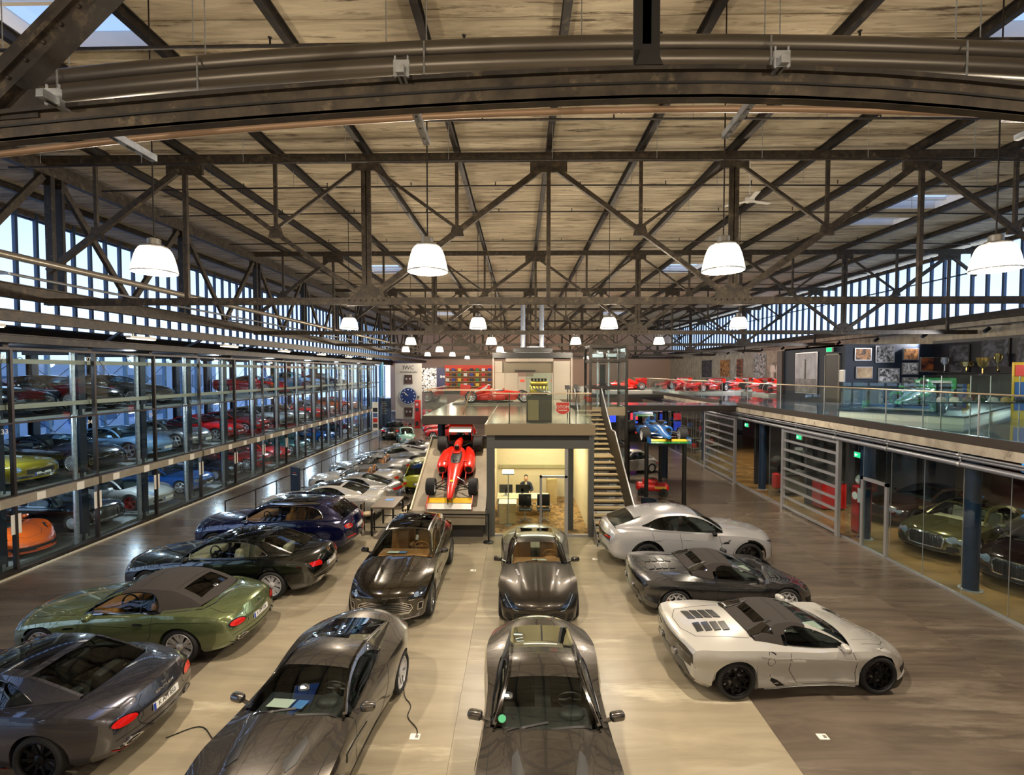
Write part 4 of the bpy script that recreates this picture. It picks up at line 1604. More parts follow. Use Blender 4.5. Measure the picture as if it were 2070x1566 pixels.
def make_roadster():
    S = dict(L=4.55, W=.93, fw=.86, rw=3.5, zw=.34, Ra=.375, flare=.03, step=.1, ns=7, nt=8,
             plan=[(0, .74), (.06, .80), (.3, .86), (.8, .89), (2.2, .885), (3.4, .905), (4.2, .86), (4.5, .76), (4.55, .72)],
             sh=[(0, .52), (.1, .62), (.35, .74), (.8, .81), (1.5, .84), (2.4, .85), (3.3, .89), (4.0, .88), (4.4, .80), (4.55, .62)],
             top=[(0, .56), (.06, .66), (.25, .75), (.7, .83), (1.5, .90), (2.4, .91), (3.4, .95), (4.0, .96), (4.4, .90), (4.52, .74), (4.55, .68)],
             bot=[(0, .22), (.12, .17), (.5, .16), (2.4, .16), (4.0, .2), (4.4, .28), (4.55, .36)],
             K=[(0, .42), (.5, .36), (1.5, .22), (2.4, .02), (3.3, -.10), (4.0, -.2), (4.55, -.26)],
             cowl=1.55, head=2.12, rtop=2.3, rbase=3.25,
             belt=[(1.4, .76), (2.2, .76), (3.25, .70)],
             roof=[(1.55, .89), (1.85, 1.08), (2.12, 1.22), (2.3, 1.24), (3.25, 1.0)],
             yr=.56, wc=3.0, open=True)
    c = Car(S)
    c.both(c.patch, 'head_lamp', 'front', ell(.60, .62, .12, .07, 14, .4), 'lamp', .02, .05)
    c.patch('grille', 'front', [(-.36, .32), (.36, .32), (.40, .52), (-.40, .52)], 'mesh', .01, .08)
    c.both(c.line, 'door_gap', 'side', dz(c, [(1.85, .85), (1.78, .5), (1.85, .24), (2.8, .24), (2.96, .5), (3.0, .88)]), .012, 'seam', .0015, step=.1)
    c.both(c.patch, 'tail_lamp', 'rear', [(.48, .68), (.74, .70), (.74, .80), (.50, .80)], 'tail', .012, .06)
    for y in (.38, -.38):
        p = [(c.X(3.12), y + .16 * math.cos(t), .93 + .2 * math.sin(t)) for t in np.linspace(0, PI, 9)]
        c.part('roll_hoop', MB().tube(p, .03, 6), 'steel', None, 50)
    c.mirrors(1.95, .86, .95)
    c.seats((2.6,), z=.24, role='tan', h=.62)
    c.cockpit(2.0, .90, 'leather', .37, 1.3)
    c.wheels('twin5', w=.26)
    c.plate('rear', 4.55, .58, '', .5)
    CARS['roadster'] = c


def make_small(key, o, lampr=.09):
    """small round classic"""
    S = dict(L=3.1, W=.70, fw=.55, rw=2.42, zw=.27, Ra=.30, flare=.03, step=.1, ns=7, nt=8,
             plan=[(0, .52), (.06, .57), (.3, .63), (.8, .66), (2.2, .66), (2.8, .60), (3.06, .50), (3.1, .46)],
             sh=[(0, .52), (.1, .62), (.3, .72), (.7, .78), (1.4, .80), (2.2, .80), (2.7, .74), (3.0, .62), (3.1, .50)],
             top=[(0, .56), (.06, .68), (.25, .80), (.6, .88), (.9, .91), (1.6, .92), (2.4, .93), (2.7, .90), (2.95, .76), (3.06, .62), (3.1, .55)],
             bot=[(0, .24), (.12, .2), (.5, .18), (1.6, .18), (2.6, .2), (3.0, .28), (3.1, .34)],
             K=[(0, .26), (.5, .2), (1.2, .12), (1.8, .0), (2.4, -.1), (3.1, -.2)],
             cowl=.78, head=1.15, rtop=1.95, rbase=2.62,
             belt=[(.7, .58), (1.2, .60), (2.0, .59), (2.62, .50)],
             roof=[(.78, .91), (.95, 1.12), (1.15, 1.27), (1.5, 1.33), (1.95, 1.29), (2.3, 1.14), (2.62, .93)],
             yr=.48, wc=2.3, qt=[(.78, .86), (1.8, .86), (2.1, .7), (2.3, .2)], trim='chrome')
    S.update(o)
    c = Car(S)
    w = S['W']
    c.both(c.patch, 'head_lamp', 'front', ell(w * .66, .62, lampr, lampr), 'lamp', .02, .05)
    c.line('front_bumper', 'front', [(-w * .8, .36), (w * .8, .36)], .06, 'chrome', .03, h=.03)
    c.line('rear_bumper', 'rear', [(-w * .8, .38), (w * .8, .38)], .07, 'chrome', .03, h=.03)
    c.both(c.patch, 'tail_lamp', 'rear', [(w * .66, .50), (w * .84, .50), (w * .84, .60), (w * .66, .60)], 'tail', .014, .06)
    c.seats((S['head'] + .3,), ys=(.28, -.28), z=.3, role='leather', h=.5, w=.42)
    c.wheels('classic', w=.16)
    c.plate('rear', S['L'], .52, '', .42)
    CARS[key] = c
    return c


def make_sports(key, o):
    """front-engined older coupe"""
    S = dict(L=4.5, W=.90, fw=.85, rw=3.35, zw=.32, Ra=.355, flare=.02, step=.1, ns=7, nt=8,
             plan=[(0, .72), (.06, .78), (.3, .83), (.8, .86), (2.2, .87), (3.4, .87), (4.2, .82), (4.46, .74), (4.5, .70)],
             sh=[(0, .55), (.1, .66), (.35, .74), (.8, .79), (1.5, .82), (2.4, .84), (3.3, .86), (4.0, .85), (4.4, .78), (4.5, .62)],
             top=[(0, .60), (.06, .70), (.25, .78), (.7, .83), (1.5, .90), (2.4, .92), (3.4, .94), (4.0, .94), (4.38, .88), (4.46, .74), (4.5, .68)],
             bot=[(0, .26), (.12, .21), (.5, .19), (2.4, .18), (4.0, .22), (4.4, .3), (4.5, .38)],
             K=[(0, .32), (.5, .27), (1.5, .18), (2.4, .02), (3.3, -.08), (4.0, -.16), (4.5, -.2)],
             cowl=1.5, head=2.05, rtop=2.95, rbase=3.6,
             belt=[(1.4, .74), (2.2, .75), (3.0, .73), (3.6, .66)],
             roof=[(1.5, .89), (1.75, 1.08), (2.05, 1.25), (2.4, 1.31), (2.95, 1.27), (3.3, 1.13), (3.6, .95)],
             yr=.55, wc=3.3, qt=[(1.5, .86), (2.8, .86), (3.1, .7), (3.3, .2)], trim='chrome', bars=[(2.7, 2.65, .05, 'gloss')])
    S.update(o)
    c = Car(S)
    c.both(c.patch, 'head_lamp', 'front', ell(.62, .60, .08, .08), 'lamp', .02, .05)
    c.patch('grille', 'front', [(-.42, .42), (.42, .42), (.42, .56), (-.42, .56)], 'mesh', .01, .08)
    c.line('front_bumper', 'front', [(-.74, .36), (.74, .36)], .07, 'chrome', .03, h=.03)
    c.line('rear_bumper', 'rear', [(-.74, .42), (.74, .42)], .07, 'chrome', .03, h=.03)
    c.both(c.patch, 'tail_lamp', 'rear', [(.52, .60), (.72, .60), (.72, .70), (.52, .70)], 'tail', .012, .06)
    c.both(c.line, 'door_gap', 'side', dz(c, [(1.75, .84), (1.7, .5), (1.75, .26), (2.7, .26), (2.76, .5), (2.8, .86)]), .012, 'seam', .0015, step=.1)
    c.seats((2.4,), z=.26, role='leather')
    c.wheels('six', w=.22)
    c.plate('rear', 4.5, .54, '', .5)
    c.plate('front', 0, .40, '', .5)
    CARS[key] = c
    return c


make_911()
make_roadster()
make_small('small', {})
make_sports('sports', {})
make_small('hatch', dict(L=4.3, W=.82, fw=.85, rw=3.35, zw=.31, Ra=.34,
           plan=[(0, .66), (.06, .72), (.3, .77), (.8, .79), (3.4, .79), (4.0, .77), (4.26, .72), (4.3, .70)],
           sh=[(0, .60), (.1, .70), (.3, .78), (.8, .82), (2.4, .85), (3.8, .85), (4.2, .80), (4.3, .62)],
           top=[(0, .64), (.06, .76), (.25, .84), (.8, .90), (1.5, .94), (2.6, .95), (3.8, .96), (4.14, .96), (4.22, .92), (4.28, .72), (4.3, .66)],
           bot=[(0, .26), (.12, .22), (.5, .2), (2.4, .2), (3.9, .24), (4.2, .3), (4.3, .36)],
           K=[(0, .22), (.5, .18), (1.5, .12), (2.4, .0), (3.4, -.04), (4.3, -.08)],
           cowl=1.35, head=1.85, rtop=3.3, rbase=4.16,
           belt=[(1.2, .70), (2.0, .71), (3.4, .69), (4.16, .66)],
           roof=[(1.35, .94), (1.6, 1.18), (1.85, 1.38), (2.3, 1.45), (3.3, 1.40), (3.75, 1.22), (4.16, .98)],
           yr=.56, wc=3.7, qt=[(1.35, .86), (3.0, .86), (3.4, .7), (3.7, .2)], bars=[(2.5, 2.45, .05, 'gloss')]), .1)
# ---------------------------------------------------------------- surfaces
M_FLOOR_L = noisy('floor_screed_tan_lit', (128, 119, 101), (160, 149, 127), (.22, 1.5, 1), 1.3, 9, (.30, .30), lo=.30, hi=.72, distort=1.2, wear=(180, 170, 148), wscale=.9, rnd=.05)
M_FLOOR_D = noisy('floor_screed_brown_dim', (72, 64, 56), (106, 95, 83), (.22, 1.5, 1), 1.3, 9, (.27, .27), lo=.30, hi=.72, distort=1.2, wear=(116, 106, 94), wscale=.9, rnd=.07)  # own brown, with the weaker lamp light put into the tone
M_PLANK = noisy('concrete_plank', (136, 120, 98), (206, 194, 168), (.5, 4.0, 1), 1.1, 10, (.8, .95), lo=.28, hi=.62, distort=.8, rnd=.12, wear=(92, 78, 62), wscale=1.5, bump=.35)
M_STEEL = noisy('old_brown_steel', (40, 34, 27), (80, 69, 54), (1, 1, 1), 7, 8, (.42, .62), metal=.25, lo=.35, hi=.75, wear=(96, 84, 66), wscale=5)
M_DARK = noisy('dark_steel', (24, 21, 20), (52, 45, 38), (1, 1, 1), 5, 8, (.4, .6), metal=.3, wear=(78, 68, 54), wscale=6)
M_GALV = noisy('galvanised_steel', (150, 154, 158), (196, 200, 204), nscale=14, rough=(.28, .45), metal=.8)
M_PIPE = mat('painted_pipe', (150, 142, 128), .32, .55)
M_COPPER = mat('copper_pipe', (142, 116, 92), .45, .3)
M_CONC = noisy('raw_concrete', (140, 130, 116), (186, 176, 158), (1, 1, .5), 2.5, 9, (.8, .95), lo=.3, hi=.7, wear=(104, 92, 80), wscale=3)
M_BLUESTEEL = mat('blue_black_frame', (24, 34, 48), .4, .4)
M_PANE = glass('clear_pane', (240, 248, 250), 1.0)
M_RAILGLASS = glass('railing_glass', (247, 253, 251), .8)
M_SKYPANE = glass('window_pane', (232, 240, 250), .6)
M_WHITE = mat('white_paint', (226, 222, 212), .55)
M_GREY = mat('grey_panel', (120, 114, 104), .5)
M_DGREY = mat('dark_grey_panel', (48, 46, 44), .45)
M_NAVY = mat('navy_wall', (20, 34, 52), .6)
M_BLACK = DEFROLE['black']
M_WOOD = noisy('oak', (176, 148, 96), (206, 178, 122), (1, 1, 6), 4, 4, (.45, .6))
M_SILVER = mat('silver_frame', (186, 188, 192), .3, .7)
M_BEIGE = mat('beige_wall', (226, 208, 170), .7)
M_RED = mat('signal_red', (190, 26, 22), .35, 0, .4)
M_BEAM = noisy('grey_beam', (128, 120, 106), (154, 146, 130), nscale=3, rough=(.5, .65))

HALL_Y0, HALL_Y1 = -8.0, 71.0
ZC = 12.0          # underside of the roof planks
ZT, ZB = 11.62, 7.75   # truss chords
TRUSS_Y = [2.9, 13.1, 23.5, 33.9, 44.3, 54.7, 65.1]
XL, XR = -19.0, 22.4   # clerestory walls
PURL = [.79 + 2.5 * k for k in range(-8, 9)]

# ---------------------------------------------------------------- floor of slabs
fl = struct(obj('floor', MB().box((-20.2, HALL_Y0, -.30), (XR + .3, HALL_Y1, -.04)), M_DARK))
XE = [-14.42, -11.35, -6.2, -1.05, 4.1, 9.25, 11.42]
YE = [-8 + 0 * k for k in range(0)]
YE = [HALL_Y0, -1, 4.2, 9.4, 14.6, 19.8, 25.0, 30.2, 35.4, 40.6, 46, 54, 62, HALL_Y1]
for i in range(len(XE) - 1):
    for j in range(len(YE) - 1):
        light = -6.3 < XE[i] < 4.0 and YE[j] < 14.7  # centre slabs paler: lamp light painted into the tone, partly their own colour
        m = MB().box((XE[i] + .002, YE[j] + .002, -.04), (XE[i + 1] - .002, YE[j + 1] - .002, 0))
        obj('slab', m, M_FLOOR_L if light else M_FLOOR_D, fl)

# ---------------------------------------------------------------- roof
SKY_OPEN = [(-9.21, -6.71, 6.4, 9.2), (8.29, 10.79, 6.4, 9.2), (-9.21, -6.71, 27.5, 30.0), (8.29, 10.79, 27.5, 30.0), (-9.21, -6.71, 49, 52), (8.29, 10.79, 49, 52),
            (13.29, 15.79, 17.0, 18.5), (13.29, 15.79, 19.5, 20.5)]
ce = struct(obj('ceiling', MB().box((XL - .5, HALL_Y0, ZC + .16), (-9.21, HALL_Y1, ZC + .3)), M_CONC))
bx = [-9.21, -6.71, 8.29, 10.79, 13.29, 15.79, XR + .5]
m = MB()
for x0, x1 in zip(bx[:-1], bx[1:]):
    cuts = sorted((a, b) for (p, q, a, b) in SKY_OPEN if abs(p - x0) < .01)
    y = HALL_Y0
    for a, b in cuts + [(HALL_Y1, HALL_Y1)]:
        if a > y:
            m.box((x0, y, ZC + .16), (x1, a, ZC + .3))
        y = b
obj('roof_deck', m, M_CONC, ce)
cells = []
for i in range(len(PURL) - 1):
    y = HALL_Y0
    while y < HALL_Y1 - .1:
        x0, x1 = PURL[i], PURL[i + 1]
        y1 = y + .5
        if not any(x0 < (p + q) / 2 < x1 and y1 > a + .02 and y < b - .02 for (p, q, a, b) in SKY_OPEN):
            cells.append((x0, y))
        y += .5


def seen(c):
    x, y = c[0] + 1.25, c[1] + .25
    if y < 7.0 or abs(x) / y > 1.12:
        return 1e6 + abs(y)
    return math.hypot(x, y)


cells.sort(key=seen)
pm = MB().box((.05, .006, 0), (2.45, .494, .15)).mesh('plank', M_PLANK)
rest = MB()
for k, (x, y) in enumerate(cells):
    dzz = random.uniform(-.012, .012)
    if k < 300:
        link('plank', pm, ce, (x, y, ZC + dzz))
    else:
        rest.box((x + .05, y + .006, ZC + dzz), (x + 2.45, y + .494, ZC + .15 + dzz))
o = obj('plank', rest, M_PLANK, ce, recalc=False)
o['kind'] = 'stuff'

for i, x in enumerate(PURL):
    p = MB()
    p.ibeam((x, HALL_Y0, ZC - .13), (x, HALL_Y1 - .35, ZC - .13), .14, .22, .018)
    o = tag(obj('purlin', p, M_DARK), 'dark steel roof purlin along the hall, %s counting from the left windows' % ORD[i], 'roof purlin', 'roof purlins')
# skylights
for i, (x0, x1, y0, y1) in enumerate(SKY_OPEN):
    where = ['above the near duct at the left skylight bay', 'above the near duct at the right skylight bay', 'over the silver cars', 'over the raised racing car',
             'far back over the tower end', 'far back over the mezzanine', 'small, high over the framed pictures', 'smaller one, beyond the ceiling fan'][i]
    sk = thing('skylight', 'blue-lit skylight with pale frame ' + where, 'skylight', ((x0 + x1) / 2, (y0 + y1) / 2, ZC))
    w, d = (x1 - x0) / 2, (y1 - y0) / 2
    for nm, lo, hi in (('curb', (-w, -d, 0), (-w + .06, d, .30)), ('curb', (w - .06, -d, 0), (w, d, .30)), ('curb', (-w, -d, 0), (w, -d + .06, .30)), ('curb', (-w, d - .06, 0), (w, d, .30))):
        obj(nm, MB().box(lo, hi), M_WHITE, sk)
    for yy in (-d * .35, d * .35):
        obj('glazing_bar', MB().box((-w, yy - .04, .16), (w, yy + .04, .27)), M_WHITE, sk)
    for a, b in ((-d, -d * .35), (-d * .35, d * .35), (d * .35, d)):
        obj('pane', MB().box((-w + .06, a + .05, .27), (w - .06, b - .05, .285)), M_SKYPANE, sk)
    if i < 2:
        obj('opener', MB().cbox((.3, 0, .12), (.12, .35, .1)).tube([(.3, -.1, .12), (.5, .3, .05), (.9, .5, .02)], .02, 6), M_GALV, sk)

# ---------------------------------------------------------------- trusses
TN = ['nearest roof truss bottom chord and struts above the camera', 'roof truss with heavy diagonals over the parked cars, first full one', 'second full roof truss over the office and ramp',
      'third full roof truss beyond the elevator', 'fourth full roof truss in the far hall', 'fifth full roof truss in the far hall', 'last roof truss before the end wall']
TX0, TX1 = -13.2, 22.2


def rivets(mb, x, y, z, n=5, s=.16, r=.028):
    for k in range(n):
        mb.ball((x + (k - (n - 1) / 2) * s, y, z), r, 6, 4)


for ti, Y in enumerate(TRUSS_Y):
    t = thing('roof_truss', 'dark ' + TN[ti], 'roof truss', (0, Y, 0), 0)
    if ti > 0:
        obj('top_chord', MB().bar((TX0, -.045, ZT), (TX1, -.045, ZT), .03, .20).bar((TX0, .045, ZT), (TX1, .045, ZT), .03, .20).bar((TX0, 0, ZT + .10), (TX1, 0, ZT + .10), .18, .02), M_STEEL, t)
        obj('bottom_chord', MB().bar((TX0, -.045, ZB), (TX1, -.045, ZB), .03, .19).bar((TX0, .045, ZB), (TX1, .045, ZB), .03, .19), M_STEEL, t)
    bn = [-14.2, -4.2, 5.8, 15.8]
    tn = [-9.2, .79, 10.8, 20.8]
    if ti > 0:
        for b in bn:
            if b > TX0:
                obj('post', MB().bar((b - .06, 0, ZB), (b - .06, 0, ZT), .05, .14, (1, 0, 0)).bar((b + .06, 0, ZB), (b + .06, 0, ZT), .05, .14, (1, 0, 0)), M_STEEL, t)
                gp = MB().prism([(b - .55, ZB - .12), (b + .55, ZB - .12), (b + .42, ZB + .30), (b + .12, ZB + .45), (b - .12, ZB + .45), (b - .42, ZB + .30)], -.04, .04, 'y')
                rivets(gp, b, -.06, ZB + .02, 7)
                obj('gusset_plate', gp, M_STEEL, t)
                gp = MB().prism([(b - .38, ZT - .32), (b + .38, ZT - .32), (b + .38, ZT), (b - .38, ZT)], -.04, .04, 'y')
                obj('gusset_plate', gp, M_STEEL, t)
        for a in tn:
            obj('post', MB().bar((a, 0, ZB), (a, 0, ZT), .09, .11, (1, 0, 0)), M_STEEL, t)
            gp = MB().prism([(a - .5, ZT - .40), (a + .5, ZT - .40), (a + .5, ZT), (a - .5, ZT)], -.04, .04, 'y')
            rivets(gp, a, -.06, ZT - .28, 5)
            obj('gusset_plate', gp, M_STEEL, t)
            for s in (-1, 1):
                b = a + 5.0 * s
                heavy = s < 0
                x0 = max(b, TX0) if s < 0 else min(b, TX1)
                fz = ZB + (ZT - .25 - ZB) * ((x0 - b) / (a - b))
                w = .16 if heavy else .12
                obj('diagonal', MB().bar((a + .08 * s, 0, ZT - .22), (x0 - .1 * s, 0, fz + .12), .10, w), M_STEEL, t)
                # half-panel post and strut
                h = (a + b) / 2
                if TX0 < h < TX1:
                    zm = (ZB + ZT) / 2 - .04
                    obj('post', MB().bar((h, 0, ZT - .1), (h, 0, zm), .07, .09, (1, 0, 0)), M_STEEL, t)
                    if TX0 < b < TX1:
                        obj('diagonal', MB().bar((b - .15 * s, 0, ZT - .2), (h - .05 * s, 0, zm + .05), .07, .08), M_STEEL, t)
                    obj('gusset_plate', MB().prism([(h - .2, zm - .14), (h + .2, zm - .14), (h + .12, zm + .16), (h - .12, zm + .16)], -.04, .04, 'y'), M_STEEL, t)
    else:
        # cambered near chord: two channels with riveted flange
        def camb(x):
            return -(.0245 * min(.9 - x, 4.6) ** 1.6 if x < .9 else .03 * min(x - .9, 2.9) ** 2)
        xs = np.linspace(-12.8, 14.2, 61)
        for nm, zc, h, y, w, mt in (('chord_flange', 7.543, .026, -.06, .06, M_DARK), ('chord_web', 7.505, .055, -.06, .03, M_STEEL), ('chord_web', 7.425, .075, -.06, .03, M_STEEL), ('chord_flange', 7.47, .012, -.05, .05, M_BLACK), ('chord_flange', 7.395, .02, -.06, .03, M_STEEL)):
            m = MB()
            P = []
            for x in xs:
                z = zc + camb(x)
                P.append([(x, y - w, z - h / 2), (x, y + w, z - h / 2), (x, y + w, z + h / 2), (x, y - w, z + h / 2)])
            m.grid(P, close=True)
            obj(nm, m, mt, t)
        obj('post', MB().bar((.715, -.05, 7.55), (.715, -.05, ZT), .03, .10, (1, 0, 0)).bar((.765, -.05, 7.55), (.765, -.05, ZT), .03, .10, (1, 0, 0)), M_BLACK, t)
        obj('gusset_plate', MB().prism([(.66, 7.55), (.82, 7.55), (.775, 7.67), (.705, 7.67)], -.12, -.06, 'y'), M_BLACK, t)
        g = MB().bar((-3.36, -.10, 7.16), (-1.6, -.10, 8.81), .10, .17).bar((-3.36, -.16, 7.16), (-1.6, -.16, 8.81), .03, .03)
        for k in range(9):
            f = .10 + k * .06
            g.ball((-3.36 + 1.76 * f + .03, -.155, 7.16 + 1.65 * f - .03), .012, 8, 5)
        obj('diagonal', g, M_DARK, t)
        obj('gusset_plate', MB().prism([(-3.6, 7.25), (-2.83, 7.30), (-2.85, 7.46), (-3.2, 7.46)], -.10, -.05, 'y'), M_DARK, t)

# longitudinal truss on the left
t = thing('side_truss', 'long riveted steel truss running above the glazed car tower', 'roof truss', (-13.2, 0, 0))
obj('bottom_chord', MB().ibeam((0, 1, 7.92), (0, HALL_Y1 - .4, 7.92), .24, .38, .03), M_STEEL, t)
obj('bottom_chord', MB().ibeam((-.7, 4, 7.35), (-.7, HALL_Y1 - .4, 7.35), .22, .32, .03), M_STEEL, t)
obj('top_chord', MB().bar((0, 1, ZT - .15), (0, HALL_Y1 - .4, ZT - .15), .22, .40), M_STEEL, t)
for k in range(12):
    y = 2.7 + 5.2 * k
    obj('post', MB().bar((0, y + .2, 8.1), (0, y + .2, ZT - .3), .20, .12, (0, 1, 0)).bar((0, y + .5, 8.1), (0, y + .5, ZT - .3), .20, .08, (0, 1, 0)), M_DARK, t)
    obj('diagonal', MB().bar((0, y + .5, ZT - .4), (0, y + 2.9, 8.1), .12, .16), M_STEEL, t)
    obj('diagonal', MB().bar((0, y + 5.2, ZT - .4), (0, y + 2.9, 8.1), .12, .16), M_STEEL, t)
    obj('gusset_plate', MB().prism([(y - .1, ZT - .6), (y + .9, ZT - .6), (y + .7, ZT - .1), (y - .1, ZT - .1)], -.13, -.08, 'x'), M_STEEL, t)
tag(obj('handrail_pipe', MB().tube([(-12.75, 1, 8.72), (-12.75, HALL_Y1, 8.72)], .10, 12), M_PIPE, smooth=40), 'long pale pipe running along the left truss above the tower', 'pipe')
tag(obj('service_pipe', MB().tube([(-12.95, 1, 8.30), (-12.95, HALL_Y1, 8.30)], .04, 8), M_GALV, smooth=40), 'thin galvanised conduit beneath the long pale pipe', 'pipe')
for k in range(9):
    y = 6 + 5.2 * k
    tag(obj('cable_bracket', MB().bar((-13.3, y, 8.16), (-12.2, y + .05, 8.16), .05, .05).bar((-12.9, y - .02, 8.16), (-12.9, y, 8.72), .03, .03), M_GALV),
        'short galvanised bracket on the left truss, %s from the front' % ORD[k], 'bracket', 'brackets on the left truss')

# clerestories
for n, X, z0, lab in ((1, XL, 7.5, 'left'), (2, XR, 8.6, 'right')):
    w = struct(thing('window_%d' % n, 'tall clerestory glazing', 'window', (X, 0, 0)))
    del w['category']
    sg = 1 if X < 0 else -1
    ny = int((HALL_Y1 - HALL_Y0) / .78)
    mm = MB().box((-.06, -.035, z0), (.06, .035, ZC)).box((sg * .06, -.05, z0), (sg * .09, .05, ZC)).mesh('mullion', mat('mullion_blue', (46, 66, 92), .4, .3))
    pn = MB().box((-.008, -.35, z0), (.008, .35, ZC)).mesh('pane', M_SKYPANE)
    for k in range(ny):
        y = HALL_Y0 + .78 * (k + .5)
        link('mullion', mm, w, (0, y - .39, 0))
        if y > 8:
            link('pane', pn, w, (0, y, 0))
    obj('pane', MB().box((-.008, HALL_Y0, z0), (.008, 8, ZC)), M_SKYPANE, w)
    obj('rail', MB().box((-.05, HALL_Y0, z0 - .1), (.08, HALL_Y1, z0 + .05)), M_BLUESTEEL, w)
    obj('rail', MB().box((-.05, HALL_Y0, ZC - .22), (.08, HALL_Y1, ZC)), M_STEEL, w)
    obj('rail', MB().box((-.03, HALL_Y0, (z0 + ZC) / 2 + .4), (.05, HALL_Y1, (z0 + ZC) / 2 + .46)), M_BLUESTEEL, w)

# walls
struct(obj('wall_tower_top', MB().box((XL - .15, HALL_Y0, 6.82), (XL + .1, HALL_Y1, 7.4)), M_DARK))
wl = struct(obj('wall_right', MB().box((XR - .05, HALL_Y0, 0), (XR + .25, HALL_Y1, 8.55)), M_CONC))
struct(obj('trim_1', MB().box((XR - .4, HALL_Y0, 8.30), (XR - .05, HALL_Y1, 8.62)), M_DARK))
struct(obj('wall_back', MB().box((XL - .3, HALL_Y1 - .3, 0), (XR + .3, HALL_Y1, ZC + .2)), mat('brick_red_wall', (196, 166, 146), .85)))
struct(obj('wall_front', MB().box((XL - .3, HALL_Y0 - .3, 0), (XR + .3, HALL_Y0, ZC + .3)), M_CONC))

# ---------------------------------------------------------------- near ducts and pipes
def bowpipe(name, label, y, z, r, k, x0, x1, m, n=18, seg=48, cx=1.2):
    pts = [(x, y, z - k * min(abs(x - cx), 6.6) ** 2) for x in np.linspace(x0, x1, seg)]
    return tag(obj(name, MB().tube(pts, r, n), m, smooth=40), label, 'pipe')


DUCT = mat('duct_metal', (104, 98, 90), .36, .7)
bowpipe('ventilation_duct', 'upper of the two thick grey ducts crossing under the roof', 5.2, 9.285, .096, .0078, -12.6, 14.0, DUCT)
bowpipe('ventilation_duct', 'lower of the two thick grey ducts crossing under the roof', 5.15, 9.095, .092, .0078, -12.6, 14.0, DUCT)
bowpipe('copper_pipe', 'reddish copper pipe crossing below the nearest roof beam', 3.6, 7.745, .024, .011, -12.6, 14.0, M_COPPER, 10)
for i, x in enumerate((-4.9, -3.4, -1.0, 2.6, 4.6)):
    z = 9.19 - .0078 * (x - 1.2) ** 2
    tag(obj('duct_hanger', MB().tube([(x, 5.06, z - .35), (x, 5.06, z + .1)], .010, 6).tube([(x, 5.2, z + .1), (x, 5.2, ZC)], .007, 6), M_GALV), 'thin steel rod hanging the thick ducts, %s from the left' % ORD[i], 'hanger', 'duct hangers')
for i, (x, x1, y0, y1, z) in enumerate(((-2.68, -2.62, 2.66, 3.42, 7.36), (-.67, -.675, 2.70, 3.5, 7.50), (1.467, 1.478, 2.70, 3.5, 7.53))):
    g = thing('strut_channel', 'slotted galvanised channel under the nearest beam, ' + ['at the left', 'in the middle', 'at the right'][i], 'bracket', (x, 0, z))
    obj('channel', MB().bar((0, y0, 0), (x1 - x, y1, -.03), .045, .045), M_GALV, g)
    m = MB()
    for k in range(6):
        f = (k + .5) / 6
        m.bar(((x1 - x) * (f - .03), y0 + (y1 - y0) * (f - .04), -.03 * f - .023), ((x1 - x) * (f + .03), y0 + (y1 - y0) * (f + .04), -.03 * f - .023), .014, .006)
    obj('slots', m, M_BLACK, g)
    obj('clamp', MB().cbox((0, 2.74, .02), (.09, .015, .09)).tube([(.036, 2.74, -.03), (.036, 2.74, .09)], .006, 6).tube([(-.036, 2.74, -.03), (-.036, 2.74, .09)], .006, 6), M_GALV, g)
tag(obj('junction_box', MB().add(*rbox((3.95, 3.6, 7.78), (.50, .36, .13), .012)), mat('grey_box', (196, 194, 200), .4), smooth=30), 'pale grey junction box beside the nearest beam end', 'junction box')
tag(obj('strut_channel', MB().bar((4.35, 3.3, 7.84), (4.25, 4.2, 7.80), .045, .045), M_GALV), 'galvanised channel under the pale grey junction box', 'bracket')
for i, (y, z) in enumerate(((6.2, 10.0), (9.2, 10.6), (11.6, 10.9), (14.2, 11.3), (16.5, 11.3), (20.5, 11.4), (26.5, 11.4), (30, 11.4))):
    s = thing('sprinkler_line', ['nearest', 'second', 'third', 'fourth', 'fifth', 'sixth', 'seventh', 'eighth'][i] + ' thin dark sprinkler pipe strung under the roof planks', 'pipe', (0, y, z))
    obj('pipe', MB().tube([(x, 0, (-.06 * (x / 10) ** 2)) for x in np.linspace(-12.5, 19, 24)], .022, 6), M_DARK, s, smooth=50)
    for k in range(-5, 8):
        x = .79 + 2.5 * k
        obj('hanger', MB().tube([(x, 0, 0), (x, 0, ZC - .15 - z)], .007, 5), M_GALV, s)
        obj('sprinkler_head', MB().tube([(x + 1.0, 0, 0), (x + 1.0, 0, .09)], .014, 6).lathe([(.02, .09), (.03, .10), (.001, .105)], 8, (x + 1.0, 0, 0)), M_DARK, s)

# ---------------------------------------------------------------- pendant lamps
M_SHADE = None


def shade_mat():
    m = bpy.data.materials.new('prismatic_shade')
    m.use_nodes = True
    n, l = m.node_tree.nodes, m.node_tree.links
    n.remove(n['Principled BSDF'])
    tr = n.new('ShaderNodeBsdfTransparent')
    tr.inputs[0].default_value = (.9, .88, .82, 1)
    em = n.new('ShaderNodeEmission')
    em.inputs[0].default_value = (1, .94, .82, 1)
    em.inputs[1].default_value = LAMP_E
    mx = n.new('ShaderNodeMixShader')
    mx.inputs[0].default_value = .5
    l.new(tr.outputs[0], mx.inputs[1])
    l.new(em.outputs[0], mx.inputs[2])
    l.new(mx.outputs[0], n['Material Output'].inputs['Surface'])
    return m


